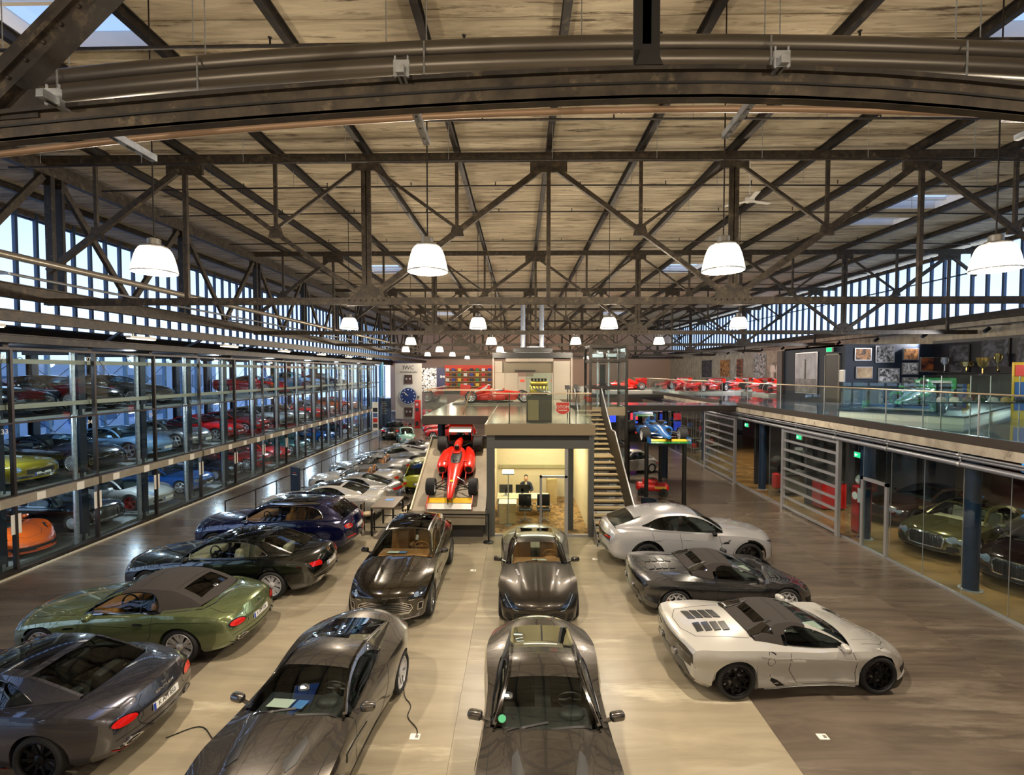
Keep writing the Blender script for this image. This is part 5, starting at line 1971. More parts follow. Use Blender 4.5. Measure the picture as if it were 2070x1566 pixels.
M_SHADE = shade_mat()
prof = [(.165, .42), (.21, .41), (.245, .36), (.275, .28), (.30, .18), (.322, .07), (.333, .0)]
NR = 48
P = []
for r, h in prof:
    P.append([((r + .006 * (1 if k % 2 else -1)) * math.cos(2 * PI * k / NR), (r + .006 * (1 if k % 2 else -1)) * math.sin(2 * PI * k / NR), h) for k in range(NR)])
ME_SHADE = MB().grid(P, close=True).mesh('lamp_shade', M_SHADE, 30)
ME_COLLAR = MB().lathe([(.20, .40), (.205, .43), (.16, .455), (.10, .46), (.10, .56), (.06, .58), (.001, .585)], 20).mesh('collar', mat('lamp_gear', (150, 146, 136), .4, .5), 35)
ME_RIM = MB().lathe([(.328, -.005), (.34, 0), (.336, .012), (.328, .005)], 32, close=True).mesh('rim_ring', M_GALV, 40)
ME_CORD = MB().tube([(0, 0, .58), (0, 0, ZC - 7.48 + .01)], .012, 6).mesh('cord', M_DARK)
ME_BULB = MB().ball((0, 0, .30), .07, 12, 8, (1, 1, 1.6)).mesh('bulb', glow('bulb_glow', (255, 236, 200), 26.0), 40)
RN = ['front row', 'second row', 'third row', 'fourth row', 'fifth row', 'sixth row']
CN = ['leftmost', 'second from left', 'third from left', 'rightmost']
rows = [(8.0, (-6.17, -1.54, 3.38, 7.83)), (18.4, (-6.6, -1.6, 3.45, 8.4)), (28.8, (-6.6, -1.7, 3.4, 8.4)), (39.2, (-9.4, -6.6, -1.6, 8.4)), (49.6, (-9.6, -7.0, -1.6, 8.4)), (60, (-6.6, -1.6, 3.4, 8.4))]
LZ = 7.48
for ri, (y, xs) in enumerate(rows):
    for ci, x in enumerate(xs):
        t = thing('pendant_lamp', 'lit bell-shaped glass pendant lamp, %s of the %s' % (CN[ci], RN[ri]), 'lamp', (x, y, LZ), 0, 'pendant lamps')
        for nm, me in (('lamp_shade', ME_SHADE), ('collar', ME_COLLAR), ('rim_ring', ME_RIM), ('cord', ME_CORD), ('bulb', ME_BULB)):
            link(nm, me, t)
        if ri < 6:
            pendant_light(t)
# lamps of the bay behind the viewer light the near cars too
for ci, x in enumerate((-6.17, -1.54, 3.38, 7.83)):
    t = thing('pendant_lamp', 'pendant lamp of the bay behind the viewpoint, %s from the left' % ORD[ci], 'lamp', (x, -2.4, LZ), 0, 'pendant lamps behind')
    for nm, me in (('lamp_shade', ME_SHADE), ('collar', ME_COLLAR), ('cord', ME_CORD)):
        link(nm, me, t)
    pendant_light(t)
# ---------------------------------------------------------------- left: glazed car tower
BAY = 2.65
MY = [10.65 + BAY * k for k in range(0, 15)]       # mullion positions
GX = -14.5
TZ = (.06, 2.24, 4.42)                              # pallet levels
M_MULL = mat('tower_mullion', (52, 46, 44), .4, .4)
wl = struct(thing('wall_left', 'glazed front', 'wall', (GX, 0, 0)))
del wl['category']
m_mul = MB().box((-.06, -.035, .12), (.06, .035, 6.5)).mesh('mullion', M_MULL)
for y in MY:
    link('mullion', m_mul, wl, (0, y, 0))
Y0, Y1 = MY[0], MY[-1]
for z, h in ((6.47, .07), (4.34, .05), (2.27, .03)):
    obj('transom', MB().box((-.05, Y0 - 8, z - h / 2), (.07, Y1, z + h / 2)), M_MULL, wl)
obj('sill_rail', MB().box((-.10, Y0 - 8, 0.001), (.10, Y1, .13)), M_DARK, wl)
obj('floor_strip', MB().box((.16, Y0 - 8, 0.001), (.22, Y1, .05)), mat('pale_strip', (196, 190, 172), .4), wl)
for z0, z1 in ((.13, 2.0), (2.3, 4.31), (4.37, 6.43)):
    pm_ = MB().box((-.008, -BAY / 2 + .05, z0), (.008, BAY / 2 - .05, z1)).mesh('pane', M_PANE)
    for a, b in zip(MY[:-1], MY[1:]):
        link('pane', pm_, wl, (0, (a + b) / 2, 0))
for k in range(0, 14, 2):
    o = obj('front_beam', MB().box((.02, MY[k] + .06, 1.98), (.14, min(MY[k] + 2 * BAY, Y1) - .06, 2.24)), M_BEAM, wl)
    for j, f in enumerate((.12, .38, .62, .86)):
        obj('notice', MB().box((.141, MY[k] + 2 * BAY * f - .13, 2.0 - .03 * (j % 2)), (.147, MY[k] + 2 * BAY * f + .13, 2.22)), M_WHITE, o)
for row, z, nums in ((0, 6.22, (26, 27, 28)), (1, 4.12, (33, 34, 35))):
    for k, n in enumerate(nums):
        text('bay_number', str(n), .20, M_WHITE, wl, (.03, MY[k + 1] - .22, z), (PI / 2, 0, PI / 2), .002)
for k in range(1, 8):
    obj('notice', MB().box((.03, MY[k] - .14, 1.15), (.04, MY[k] + .14, 1.72)), M_WHITE, wl)

tw = thing('car_tower', 'three-storey steel car storage rack behind the glazed wall', 'car rack', (0, 0, 0))
m_post = MB().ibeam((0, 0, 0), (0, 0, 6.55), .26, .26, .03, (1, 0, 0)).mesh('post', M_BLUESTEEL)
m_tube = MB().tube([(0, 0, .0), (0, 0, 6.5)], .075, 12).mesh('lift_tube', M_GALV, 40)
m_pal = MB().box((-2.45, -1.22, 0), (2.4, 1.22, .09)).box((-2.45, -1.24, 0), (2.4, -1.16, .2)).box((-2.45, 1.16, 0), (2.4, 1.24, .2)).mesh('pallet', noisy('pallet_steel', (120, 122, 120), (170, 172, 168), (1, 30, 1), 6, 2, (.3, .5), metal=.7))
m_bar = MB().box((0, -1.3, 0), (.06, 1.3, .14)).mesh('guard_bar', mat('pale_guard', (176, 168, 148), .5))
for i, y in enumerate(MY):
    for x in (-15.15, -19.5):
        link('post', m_post, tw, (x, y + .12, 0))
    link('lift_tube', m_tube, tw, (-14.95, y - .3, 0))
    if i < 14:
        for z in TZ:
            link('pallet', m_pal, tw, (-17.4, y + BAY / 2, z - .09 if z > 1 else 0))
        link('guard_bar', m_bar, tw, (-14.72, y + BAY / 2, 4.72))
        link('guard_bar', m_bar, tw, (-14.8, y + BAY / 2, 6.05))
        for z in (4.5, 2.3):
            obj('tie_rod', MB().tube([(-19.86, y, z), (-19.86, y + BAY, z + 1.9)], .014, 5).tube([(-19.86, y, z + 1.9), (-19.86, y + BAY, z)], .014, 5), M_DARK, tw)
        if i % 2 == 0:
            obj('cable', MB().tube([(-14.68, y + .35, 6.3), (-14.68, y + 1.7, 4.6)], .012, 5), M_DARK, tw)
obj('roof_deck', MB().box((-19.9, 2, 6.62), (-14.42, Y1 + 1, 6.80)), M_DARK, tw)
for k in range(15):
    obj('roof_beam', MB().box((-19.7, MY[k] - .08, 6.48), (-14.6, MY[k] + .08, 6.62)), M_DARK, tw)
obj('edge_beam', MB().ibeam((-14.15, 2, 6.74), (-14.15, Y1 + 1, 6.74), .2, .24, .03), M_DARK, tw)
for k in range(10):
    obj('stay', MB().bar((-13.9, 8 + 4.2 * k, 7.2), (-15.9, 9.5 + 4.2 * k, 6.85), .06, .10), M_DARK, tw)
for k in range(7):
    y = 12 + 5.3 * k
    g = thing('strip_light', 'pale strip luminaire under the left truss, number %s counting from the front' % ['one', 'two', 'three', 'four', 'five', 'six', 'seven'][k], 'lamp', (-13.9, y, 7.02))
    obj('housing', MB().box((-.09, -.6, 0), (.09, .6, .08)).box((-.02, -.4, .08), (.02, -.36, .172)).box((-.02, .36, .08), (.02, .4, .172)), M_WHITE, g)
    obj('diffuser', MB().box((-.07, -.58, -.03), (.07, .58, 0)), glow('strip_glow', (255, 240, 210), 3.0), g)

for z in (2.05, 4.2, 6.4):
    for k in range(1, 14, 2):
        g = thing('tower_lamp', 'small lamp on the rack above %s, bay %s' % ({2.05: 'the ground tier', 4.2: 'the middle tier', 6.4: 'the top tier'}[z], ['', 'one', '', 'two', '', 'three', '', 'four', '', 'five', '', 'six', '', 'seven'][k]), 'lamp', (-15.6, MY[k] + .4, z))
        obj('housing', MB().box((-.05, -.3, -.03), (.05, .3, .02)), M_WHITE, g)
        obj('diffuser', MB().box((-.04, -.28, -.05), (.04, .28, -.03)), glow('tower_glow', (255, 226, 170), 4.0), g)
        ld = bpy.data.lights.new('tower_light', 'POINT')
        ld.energy = TOW_W
        ld.color = (.74, .87, 1.0)
        ld.shadow_soft_size = .2
        lo = bpy.data.objects.new('tower_light', ld)
        COL.objects.link(lo)
        lo.parent = g
        lo.location = (0, 0, -.15)

# outer facade and the street
w3 = struct(thing('window_3', 'street facade', 'window', (-20.0, 0, 0)))
del w3['category']
m_mu = MB().box((-.08, -.06, 0), (.08, .06, 6.7)).mesh('mullion', mat('facade_frame', (96, 128, 160), .4, .3))
m_pa = MB().box((-.006, -.64, .1), (.006, .64, 6.6)).mesh('pane', M_SKYPANE)
for k in range(60):
    y = HALL_Y0 + 1.325 * k
    if y < HALL_Y1:
        link('mullion', m_mu, w3, (0, y, 0))
        link('pane', m_pa, w3, (0, y + .66, 0))
for z in (2.15, 4.3, 6.65):
    obj('rail', MB().box((-.07, HALL_Y0, z), (.07, HALL_Y1, z + .10)), mat('facade_frame', (96, 128, 160)), w3)
struct(obj('ground_street', MB().box((-70, -30, -.35), (-20.25, 110, -.06)), noisy('asphalt', (190, 198, 204), (214, 220, 224), nscale=2)))
for i, (y0, y1, h, c, nm) in enumerate(((6, 30, 4.6, (230, 234, 238), 'long pale office block across the street with square windows'), (34, 62, 6.5, (220, 226, 232), 'taller grey-white block across the street, farther along'))):
    b = thing('street_building', nm, 'building', (-40, 0, 0))
    obj('wall', MB().box((-6, y0, 0), (0, y1, h)), mat('plaster_%d' % i, c, .8), b)
    for z in np.arange(1.2, h - 1.5, 2.8):
        for y in np.arange(y0 + 1, y1 - 2, 3.2):
            w_ = obj('window', MB().box((.0, y, z), (.06, y + 1.8, z + 1.5)), mat('facade_window', (104, 128, 150), .2), b)

# ---------------------------------------------------------------- right: gallery slab, glass railing, shop fronts
GXR = 11.4
gal = struct(thing('floor_gallery', 'gallery', 'floor', (0, 0, 0)))
del gal['category']
M_GFLOOR = noisy('gallery_floor', (72, 88, 108), (120, 140, 160), (.4, .8, 1), .5, 6, (.06, .14), lo=.3, hi=.7, coat=.5)
obj('deck', MB().box((GXR + .12, 2, 4.05), (XR - .06, HALL_Y1 - .4, 4.15)), M_GFLOOR, gal)
obj('slab', MB().box((GXR + .05, 2, 3.72), (XR - .06, HALL_Y1 - .4, 4.05)), M_CONC, gal)
obj('edge_fascia', MB().box((GXR - .02, 2, 3.98), (GXR + .12, 25.0, 4.20)).box((GXR - .02, 27.2, 3.98), (GXR + .12, HALL_Y1 - .4, 4.20)), mat('fascia_bronze', (66, 60, 56), .35, .5), gal)
obj('edge_concrete', MB().box((GXR - .06, 2, 3.74), (GXR + .05, HALL_Y1 - .4, 3.97)), M_CONC, gal)
for i, (x, z, r) in enumerate(((GXR - .14, 3.62, .045), (GXR - .17, 3.46, .07), (GXR - .22, 3.70, .028))):
    p = thing('edge_pipe', ['thin grey pipe', 'thick grey pipe', 'thinnest pipe'][i] + ' running under the gallery edge', 'pipe', (0, 0, 0))
    obj('pipe', MB().tube([(x, 3, z), (x, 44, z)], r, 10), mat('pipe_grey', (128, 130, 138), .35, .5), p, smooth=40)
    for k in range(16):
        obj('clip', MB().lathe([(r + .012, -.03), (r + .012, .03)], 10, (x, 5 + 2.4 * k, z), 'y').bar((x, 5 + 2.4 * k, z), (x, 5 + 2.4 * k, 3.76), .02, .02, (1, 0, 0)), M_GALV, p)
rl = thing('gallery_railing', 'long frameless glass balustrade along the gallery edge', 'railing', (GXR + .06, 0, 4.2))
m_gp = MB().box((-.008, .02, 0), (.008, 1.46, 1.02)).mesh('pane', M_RAILGLASS)
m_rp = MB().box((-.015, -.012, 0), (.015, .012, 1.05)).mesh('post', M_SILVER)
for k in range(30):
    y = 3.0 + 1.5 * k
    if 24.4 < y < 26.6:
        continue
    link('pane', m_gp, rl, (0, y, 0))
    if k % 2 == 0:
        link('post', m_rp, rl, (0, y, 0))
obj('handrail', MB().tube([(0, 3, 1.06), (0, 25, 1.06)], .024, 8).tube([(0, 27, 1.06), (0, 48, 1.06)], .024, 8), mat('rail_brass', (196, 178, 150), .3, .7), rl, smooth=40)

# ground floor shop fronts under the gallery
wf = struct(thing('wall_shopfront', 'shop front', 'wall', (GXR, 0, 0)))
del wf['category']
obj('floor_rail', MB().box((-.05, 4, 0.001), (.05, 44, .06)), M_SILVER, wf)
obj('head_rail', MB().box((-.04, 4, 3.40), (.04, 44, 3.46)), M_GREY, wf)
m_sp = MB().box((-.006, -.58, .06), (.006, .58, 3.40)).mesh('pane', M_PANE)
for k in range(34):
    y = 4.6 + 1.18 * k
    if 16.6 < y < 20.6 or 20.6 < y < 24.8 and y > 21.5 or 24.6 < y < 29.0:
        continue
    link('pane', m_sp, wf, (0, y, 0))
    obj('joint', MB().box((-.008, y + .585, .06), (.008, y + .592, 3.4)), M_SILVER, wf)
for i, (y0, y1, lb) in enumerate(((16.85, 20.35, 'large grey roller grille with eight bars beside the white off-roader'), (24.9, 28.85, 'grey roller grille with bars farther along the gallery'))):
    g = thing('roller_grille', lb, 'grille', (GXR - .13, 0, 0))
    for y in (y0, y1):
        obj('upright', MB().box((-.06, y - .07, 0), (.06, y + .07, 3.42)), M_SILVER, g)
    for k in range(9):
        z = .12 + 3.2 * k / 8
        obj('bar', MB().box((-.03, y0 + .07, z - .045), (.03, y1 - .07, z + .045)), M_SILVER, g)
    obj('pane', MB().box((.05, y0, .1), (.06, y1, 3.3)), M_PANE, g)
d = thing('glass_door', 'glass door in a silver frame between the shop panes', 'door', (GXR - .02, 0, 0))
for lo, hi in (((-.04, 14.72, 0), (.04, 14.82, 2.35)), ((-.04, 15.75, 0), (.04, 15.85, 2.35)), ((-.04, 14.72, 2.25), (.04, 15.85, 2.35))):
    obj('frame', MB().box(lo, hi), M_SILVER, d)
obj('pane', MB().box((.002, 14.82, .05), (.012, 15.75, 2.25)), M_PANE, d)
M_COL = mat('column_blue', (34, 54, 78), .35, .3)
for i, (x, y, lb) in enumerate(((12.05, 12.7, 'round dark blue column in front of the dark saloon'), (12.05, 16.6, 'round dark blue column by the glass door'), (12.05, 23.6, 'round dark column beyond the first roller grille'), (12.05, 31, 'round dark column far along the shop fronts'))):
    c_ = thing('round_column', lb, 'column', (x, y, 0))
    obj('shaft', MB().tube([(0, 0, 0), (0, 0, 3.7)], .17, 20), M_COL, c_, smooth=40)
    obj('foot', MB().lathe([(.26, 0), (.26, .02), (.18, .03)], 20), M_SILVER, c_)
    if i == 1:
        obj('notice', MB().box((-.19, -.12, 1.25), (-.175, .12, 1.75)), M_WHITE, c_)
# showroom inside
M_SHOWF = noisy('showroom_floor', (112, 88, 54), (150, 120, 78), (.5, 1.5, 1), 1, 6, (.15, .3), lo=.3, hi=.7)
struct(obj('floor_showroom', MB().box((GXR + .06, 4, -.03), (XR - .06, 44, .004)), M_SHOWF))
struct(obj('wall_showroom', MB().box((20.6, 4, 0), (20.8, 44, 3.7)), mat('burgundy_wall', (86, 38, 40), .6)))
struct(obj('wall_partition', MB().box((12.6, 20.9, 0), (20.6, 21.05, 3.7)), mat('garage_wall', (64, 62, 62), .6)))
struct(obj('wall_workshop', MB().box((12.2, 24.6, 0), (20.6, 24.75, 3.7)), mat('workshop_wall', (26, 28, 32), .6)))
for i, (y, z, w, h, c, lb) in enumerate(((18.8, 2.2, 1.6, .95, (60, 150, 220), 'bright blue screen on the burgundy showroom wall'), (16.6, 2.3, .8, 1.2, (215, 190, 140), 'cream panel on the burgundy showroom wall'))):
    s_ = thing('wall_screen', lb, 'screen', (20.55, y, z))
    obj('housing', MB().box((-.03, -w / 2 - .03, -h / 2 - .03), (.05, w / 2 + .03, h / 2 + .03)), M_BLACK, s_)
    obj('picture', MB().box((-.04, -w / 2, -h / 2), (-.03, w / 2, h / 2)), glow('screen_%d' % i, c, .9), s_)
for i, y in enumerate((12.5, 15.5, 18.5, 22.6, 27, 32)):
    for x in (14.0, 17.5):
        t = thing('spotlight', 'black ceiling spotlight in the showroom, %s row from the front, %s' % (ORD[i], 'near the glass' if x < 15 else 'deeper inside'), 'lamp', (x, y, 3.45), 0, 'showroom spotlights')
        obj('body', MB().tube([(0, 0, .05), (-.12, -.1, -.12)], .06, 10), M_BLACK, t)
        obj('bracket', MB().bar((0, 0, .05), (0, 0, .27), .04, .04, (1, 0, 0)), M_BLACK, t)
        ld = bpy.data.lights.new('spot_light', 'SPOT')
        ld.energy = SHOW_W
        ld.spot_size = R(120)
        ld.spot_blend = .6
        ld.color = (1, .82, .56)
        ld.shadow_soft_size = .05
        lo = bpy.data.objects.new('spot_light', ld)
        COL.objects.link(lo)
        lo.parent = t
        lo.location = (-.15, -.13, -.16)
# wheels and tyres stacked in the showroom
m_ty = wheel_meshes('ten', .34, .26)
for r_ in range(4):
    for k in range(6):
        y, z = 8.5 + .78 * k, .13 + .27 * r_
        t = tag(link('stacked_tyre', m_ty[0], None, (19.6, y, z + .0), (PI / 2, 0, 0)), 'black showroom tyre, %s stack from the front, %s layer' % (ORD[k], ['bottom', 'second', 'third', 'top'][r_]), 'tyre', 'stacked showroom tyres')
        remat(t, DEFROLE['tyre'])
for k in range(6):
    t = tag(link('alloy_wheel', m_ty[1], None, (19.5, 8.5 + .78 * k, 1.62), (0, 0, PI / 2)), 'bare alloy wheel above the %s tyre stack' % ORD[k], 'wheel', 'showroom alloy wheels')
    remat(t, DEFROLE['rim'])
sh = thing('wheel_shelf', 'dark shelf behind the stacked tyres carrying alloy wheels', 'shelf', (19.6, 0, 0))
obj('board', MB().box((-.4, 8, 1.20), (.4, 13, 1.25)), M_BLACK, sh)
for y in (8.0, 12.95):
    obj('upright', MB().box((-.4, y, 0.01), (-.34, y + .06, 1.2)).box((.34, y, 0.01), (.4, y + .06, 1.2)), M_BLACK, sh)

# workshop niche behind the first grille
def simple(name, label, cat, parts, loc=(0, 0, 0), rz=0):
    t = thing(name, label, cat, loc, rz)
    for nm, mb, m in parts:
        obj(nm, mb, m, t, smooth=35)
    return t


simple('tool_cabinet', 'red tool cabinet with drawers behind the roller grille', 'cabinet',
       [('body', MB().box((-.5, -.35, .08), (.5, .35, 1.15)), M_RED)] + [('drawer', MB().box((-.53, -.32, .15 + .19 * k), (-.5, .32, .31 + .19 * k)), mat('drawer_red', (160, 24, 22), .3)) for k in range(5)] + [('worktop', MB().box((-.54, -.38, 1.15), (.54, .38, 1.2)), M_DGREY)], (13.2, 20.3, 0))
simple('fuel_pump', 'red vintage fuel pump by the grille column', 'fuel pump',
       [('body', MB().add(*rbox((0, 0, .85), (.45, .5, 1.7), .08)), M_RED), ('globe', MB().ball((0, 0, 1.92), .2), M_WHITE), ('dial', MB().tube([(-.23, 0, 1.35), (-.25, 0, 1.35)], .14, 16), M_WHITE), ('hose', MB().tube([(-.1, -.27, 1.1), (-.15, -.36, .6), (-.1, -.3, .3), (-.05, -.27, .9)], .025, 6), M_BLACK)], (12.35, 17.2, 0))
simple('tool_trolley', 'grey trolley with a red draped cloth in front of the workshop', 'trolley',
       [('body', MB().box((-.45, -.3, .15), (.45, .3, .95)), M_GREY), ('cloth', MB().add(*rbox((-.48, .25, .6), (.5, .35, .75), .1)), M_RED), ('tray', MB().box((-.5, -.35, .95), (.5, .35, 1.0)), M_DGREY)] + [('castor', MB().ball((x, y, .07), .07, 8, 6), M_BLACK) for x in (-.4, .4) for y in (-.25, .25)], (12.9, 22.6, 0))
simple('tyre_machine', 'black tyre fitting machine in the dark workshop opening', 'machine',
       [('base', MB().add(*rbox((0, 0, .4), (.7, .8, .8), .05)), M_BLACK), ('turntable', MB().tube([(0, 0, .8), (0, 0, .95)], .3, 16), M_GALV), ('column', MB().box((.2, -.1, .8), (.38, .1, 2.1)), M_BLACK), ('arm', MB().box((-.2, -.06, 1.95), (.38, .06, 2.08)), M_GALV), ('wheel', MB().lathe([(.14, -.1), (.33, -.1), (.33, .1), (.14, .1)], 20, (-.38, 0, 1.25), 'x', True), DEFROLE['tyre'])], (13.8, 23.6, 0))
for i, (y, z, lb) in enumerate(((26.2, 2.9, 'farther'), (21.3, 2.9, 'middle'), (17.6, 2.75, 'nearest'))):
    s_ = thing('exit_sign', 'lit green exit sign under the gallery, the %s one' % lb, 'sign', (12.5, y, z))
    obj('box', MB().cbox((0, 0, 0), (.06, .42, .22)), M_WHITE, s_)
    obj('face', MB().cbox((-.034, 0, 0), (.008, .38, .18)), glow('exit_green', (40, 190, 120), 1.6), s_)
    obj('arrow', MB().prism([(.02, -.02), (.10, -.02), (.10, -.06), (.16, 0), (.10, .06), (.10, .02), (.02, .02)], -.044, -.038, 'x'), glow('exit_white', (235, 255, 245), 2.0), s_)
    obj('hanger', MB().bar((0, 0, .1), (0, 0, 3.72 - z), .02, .02, (1, 0, 0)), M_GALV, s_)

# ---------------------------------------------------------------- centre: office block, deck, stairs
ox0, ox1, oy0, oy1, oz = -.95, 2.5, 16.6, 22.0, 3.98
M_CARPET = noisy('office_carpet', (92, 66, 34), (176, 136, 80), nscale=2.2, rough=(.9, 1), lo=.38, hi=.6, distort=1.5)
of = struct(thing('wall_office', 'office block', 'wall', (0, 0, 0)))
del of['category']
M_OFR = mat('office_frame', (92, 94, 92), .45, .2)
obj('corner_post', MB().box((ox0 - .2, oy0, 0), (ox0 + .08, oy0 + .3, 3.6)), M_OFR, of)
obj('corner_post', MB().box((ox1 - .06, oy0, 0), (ox1 + .12, oy0 + .3, 3.6)), M_OFR, of)
obj('lintel', MB().box((ox0 - .2, oy0 - .02, 3.12), (ox1 + .12, oy0 + .3, 3.42)), M_OFR, of)
obj('shadow_gap', MB().box((ox0 - .2, oy0 + .04, 3.42), (ox1 + .12, oy0 + .3, 3.62)), M_BLACK, of)
obj('side_wall', MB().box((ox0 - .2, oy0 + .3, 0), (ox0 - .08, oy1, 3.6)).box((ox1 + .02, oy0 + .3, 0), (ox1 + .12, oy1, 3.6)), M_BEIGE, of)
obj('rear_wall', MB().box((ox0 - .2, oy1, 0), (ox1 + .12, oy1 + .15, 3.6)), M_BEIGE, of)
obj('wall_channel', MB().box((ox0, oy1 - .08, 1.35), (ox1, oy1, 1.5)), mat('olive_trunking', (168, 158, 118), .5), of)
obj('office_ceiling', MB().box((ox0 - .1, oy0 + .3, 3.5), (ox1 + .02, oy1, 3.58)), M_WHITE, of)
obj('pillar', MB().box((1.72, oy0 + .7, 0), (1.98, oy0 + .95, 3.5)), M_DGREY, of)
for x0, x1 in ((ox0 + .1, 1.62), (1.72, ox1 - .08)):
    obj('pane', MB().box((x0, oy0 + .1, .08), (x1, oy0 + .112, 3.12)), M_PANE, of)
obj('door_frame', MB().box((.72, oy0 + .06, 0), (.80, oy0 + .14, 2.15)).box((1.60, oy0 + .06, 0), (1.72, oy0 + .14, 3.1)).box((.72, oy0 + .06, 2.07), (1.70, oy0 + .14, 2.15)), M_SILVER, of)
obj('threshold', MB().box((ox0, oy0 + .04, 0.001), (ox1, oy0 + .16, .06)), M_SILVER, of)
struct(obj('floor_office', MB().box((ox0 - .08, oy0 + .1, 0), (ox1 + .02, oy1, .012)), M_CARPET))
la = bpy.data.lights.new('office_ceiling_light', 'AREA')
la.shape = 'RECTANGLE'
la.size, la.size_y = 2.4, 3.0
la.energy = 150
la.color = (1, .86, .60)
lo = bpy.data.objects.new('office_ceiling_light', la)
COL.objects.link(lo)
lo.location = (.8, 19.6, 3.46)
o = tag(obj('office_panel_light', MB().box((-.4, 18.1, 3.462), (2.0, 21.1, 3.497)), glow('office_panel', (255, 236, 196), 2.0)), 'flat glowing ceiling panel inside the small office', 'lamp')

# deck
dk = struct(thing('floor_deck', 'raised deck', 'floor', (0, 0, 0)))
del dk['category']
M_DECK = noisy('deck_steel_floor', (104, 98, 84), (146, 138, 116), (.4, 1, 1), .8, 6, (.10, .22), lo=.3, hi=.7)
obj('deck_plate', MB().box((ox0 - .25, 16.35, 3.62), (2.62, 34, 4.0)), mat('deck_fascia', (150, 136, 110), .4, .3), dk)
obj('deck_floor', MB().box((ox0 - .2, 16.4, 4.0), (2.6, 34, 4.015)), M_DECK, dk)
obj('deck_plate', MB().box((-4.0, 19.4, 3.66), (ox0 - .25, 34, 4.0)), mat('deck_fascia_dark', (52, 46, 42), .4, .3), dk)
obj('deck_floor', MB().box((-3.95, 19.45, 4.0), (ox0 - .25, 34, 4.015)), M_DECK, dk)
obj('bridge', MB().box((2.6, 25.0, 3.75), (GXR + .1, 27.2, 4.05)), mat('deck_fascia_dark', (52, 46, 42)), dk)
obj('bridge_floor', MB().box((2.6, 25.02, 4.05), (GXR + .1, 27.18, 4.065)), M_GFLOOR, dk)
for x, y in ((-3.4, 20.6), (-3.4, 27), (-.5, 27), (-3.4, 33), (2.2, 33), (8, 26.1)):
    obj('column', MB().tube([(x, y, 0), (x, y, 3.75)], .16, 16), M_BLUESTEEL, dk, smooth=40)
dr = thing('deck_railing', 'frameless glass balustrade around the raised deck', 'railing', (0, 0, 4.015))
for x0, x1, y in ((-.95, .2, 16.5), (.2, 1.35, 16.5), (1.35, 2.5, 16.5), (-3.9, -2.4, 19.5), (-2.4, -.95, 19.5)):
    obj('pane', MB().box((x0 + .02, y - .007, 0), (x1 - .02, y + .007, 1.02)), M_RAILGLASS, dr)
for y0, y1, x in ((16.5, 18, -1.1), (18, 19.5, -1.1), (19.5, 21.5, -3.9), (21.5, 23.5, -3.9), (23.5, 25.5, -3.9), (16.5, 18, 2.5), (18, 19.6, 2.5)):
    obj('pane', MB().box((x - .007, y0 + .02, 0), (x + .007, y1 - .02, 1.02)), M_RAILGLASS, dr)
obj('handrail', MB().bar((-.95, 16.5, 1.05), (2.5, 16.5, 1.05), .05, .04).bar((-3.9, 19.5, 1.05), (-.95, 19.5, 1.05), .05, .04).bar((-3.9, 19.5, 1.05), (-3.9, 25.5, 1.05), .05, .04), mat('rail_brass', (196, 178, 150)), dr)
for x in (-.35, 1.75):
    obj('post', MB().box((x - .02, 16.52, 0), (x + .02, 16.56, 1.05)), M_BLACK, dr)

# stairs
st = thing('staircase', 'open steel staircase with wooden treads beside the office', 'staircase', (2.62, 15.7, 0))
NST = 22
for k in range(NST):
    y = .15 + k * .285 + (.55 if k > 12 else 0)
    z = (k + 1) * 4.0 / NST
    dpt = .85 if k == 12 else .30
    obj('tread', MB().box((0, y, z - .05), (1.22, y + dpt, z)), mat('tread_wood', (164, 148, 112), .5), st)
    obj('riser', MB().box((.02, y + .03, z - .12), (1.2, y + .05, z - .05)), M_BLACK, st)
ypt = lambda z: .15 + (z / 4.0 * NST - 1) * .285 + (.55 if z / 4.0 * NST - 1 > 12 else 0)
for x in (-.03, 1.23):
    P1 = [(ypt(.05), .05), (ypt(2.35), 2.36), (ypt(2.45) + .0, 2.36), (ypt(4.0), 4.0)]
    poly = [(a, b - .28) for a, b in P1] + [(a, b + (.06 if x < 0 else 1.0)) for a, b in P1[::-1]]
    poly = [(a, max(b, 0.01)) for a, b in poly]
    obj('stringer' if x < 0 else 'balustrade_plate', MB().prism(poly, x, x + .035, 'x'), mat('stair_plate', (58, 54, 50), .45, .4), st)
hp = [(1.25, a, b + 1.03) for a, b in P1]
obj('handrail', MB().tube(hp, .028, 8), M_SILVER, st, smooth=40)
obj('handrail', MB().tube([(-.02, a, b + 1.03) for a, b in P1[2:]], .028, 8), M_SILVER, st, smooth=40)

# elevator
ev = thing('elevator_shaft', 'dark steel framed glass elevator shaft beside the stairs', 'elevator', (4.32, 24.0, 0))
ev.scale = (.92, 1, 1)
for x in (-.95, .95):
    for y in (-.9, .9):
        obj('corner_post', MB().box((x - .07, y - .07, 0.001), (x + .07, y + .07, 7.1)), M_DARK, ev)
for z in (2.2, 3.9, 5.05, 6.35, 7.05):
    h = .2 if z == 3.9 else .07
    obj('ring_beam', MB().box((-.95, -.95, z - h), (.95, -.85, z + h)).box((-.95, .85, z - h), (.95, .95, z + h)).box((-.98, -.9, z - h), (-.9, .9, z + h)).box((.9, -.9, z - h), (.98, .9, z + h)), M_DARK if z != 3.9 else mat('deck_fascia', (150, 136, 110)), ev)
for z0, z1 in ((.05, 2.1), (2.3, 3.7), (4.1, 4.95), (5.15, 6.25), (6.45, 6.95)):
    obj('pane', MB().box((-.9, -.90, z0), (.9, -.89, z1)), M_PANE, ev)
    obj('pane', MB().box((.90, -.85, z0), (.91, .85, z1)), M_PANE, ev)
for x in (-.35, .25):
    obj('guide_rail', MB().box((x - .04, .3, 0.01), (x + .04, .4, 6.9)), M_GALV, ev)
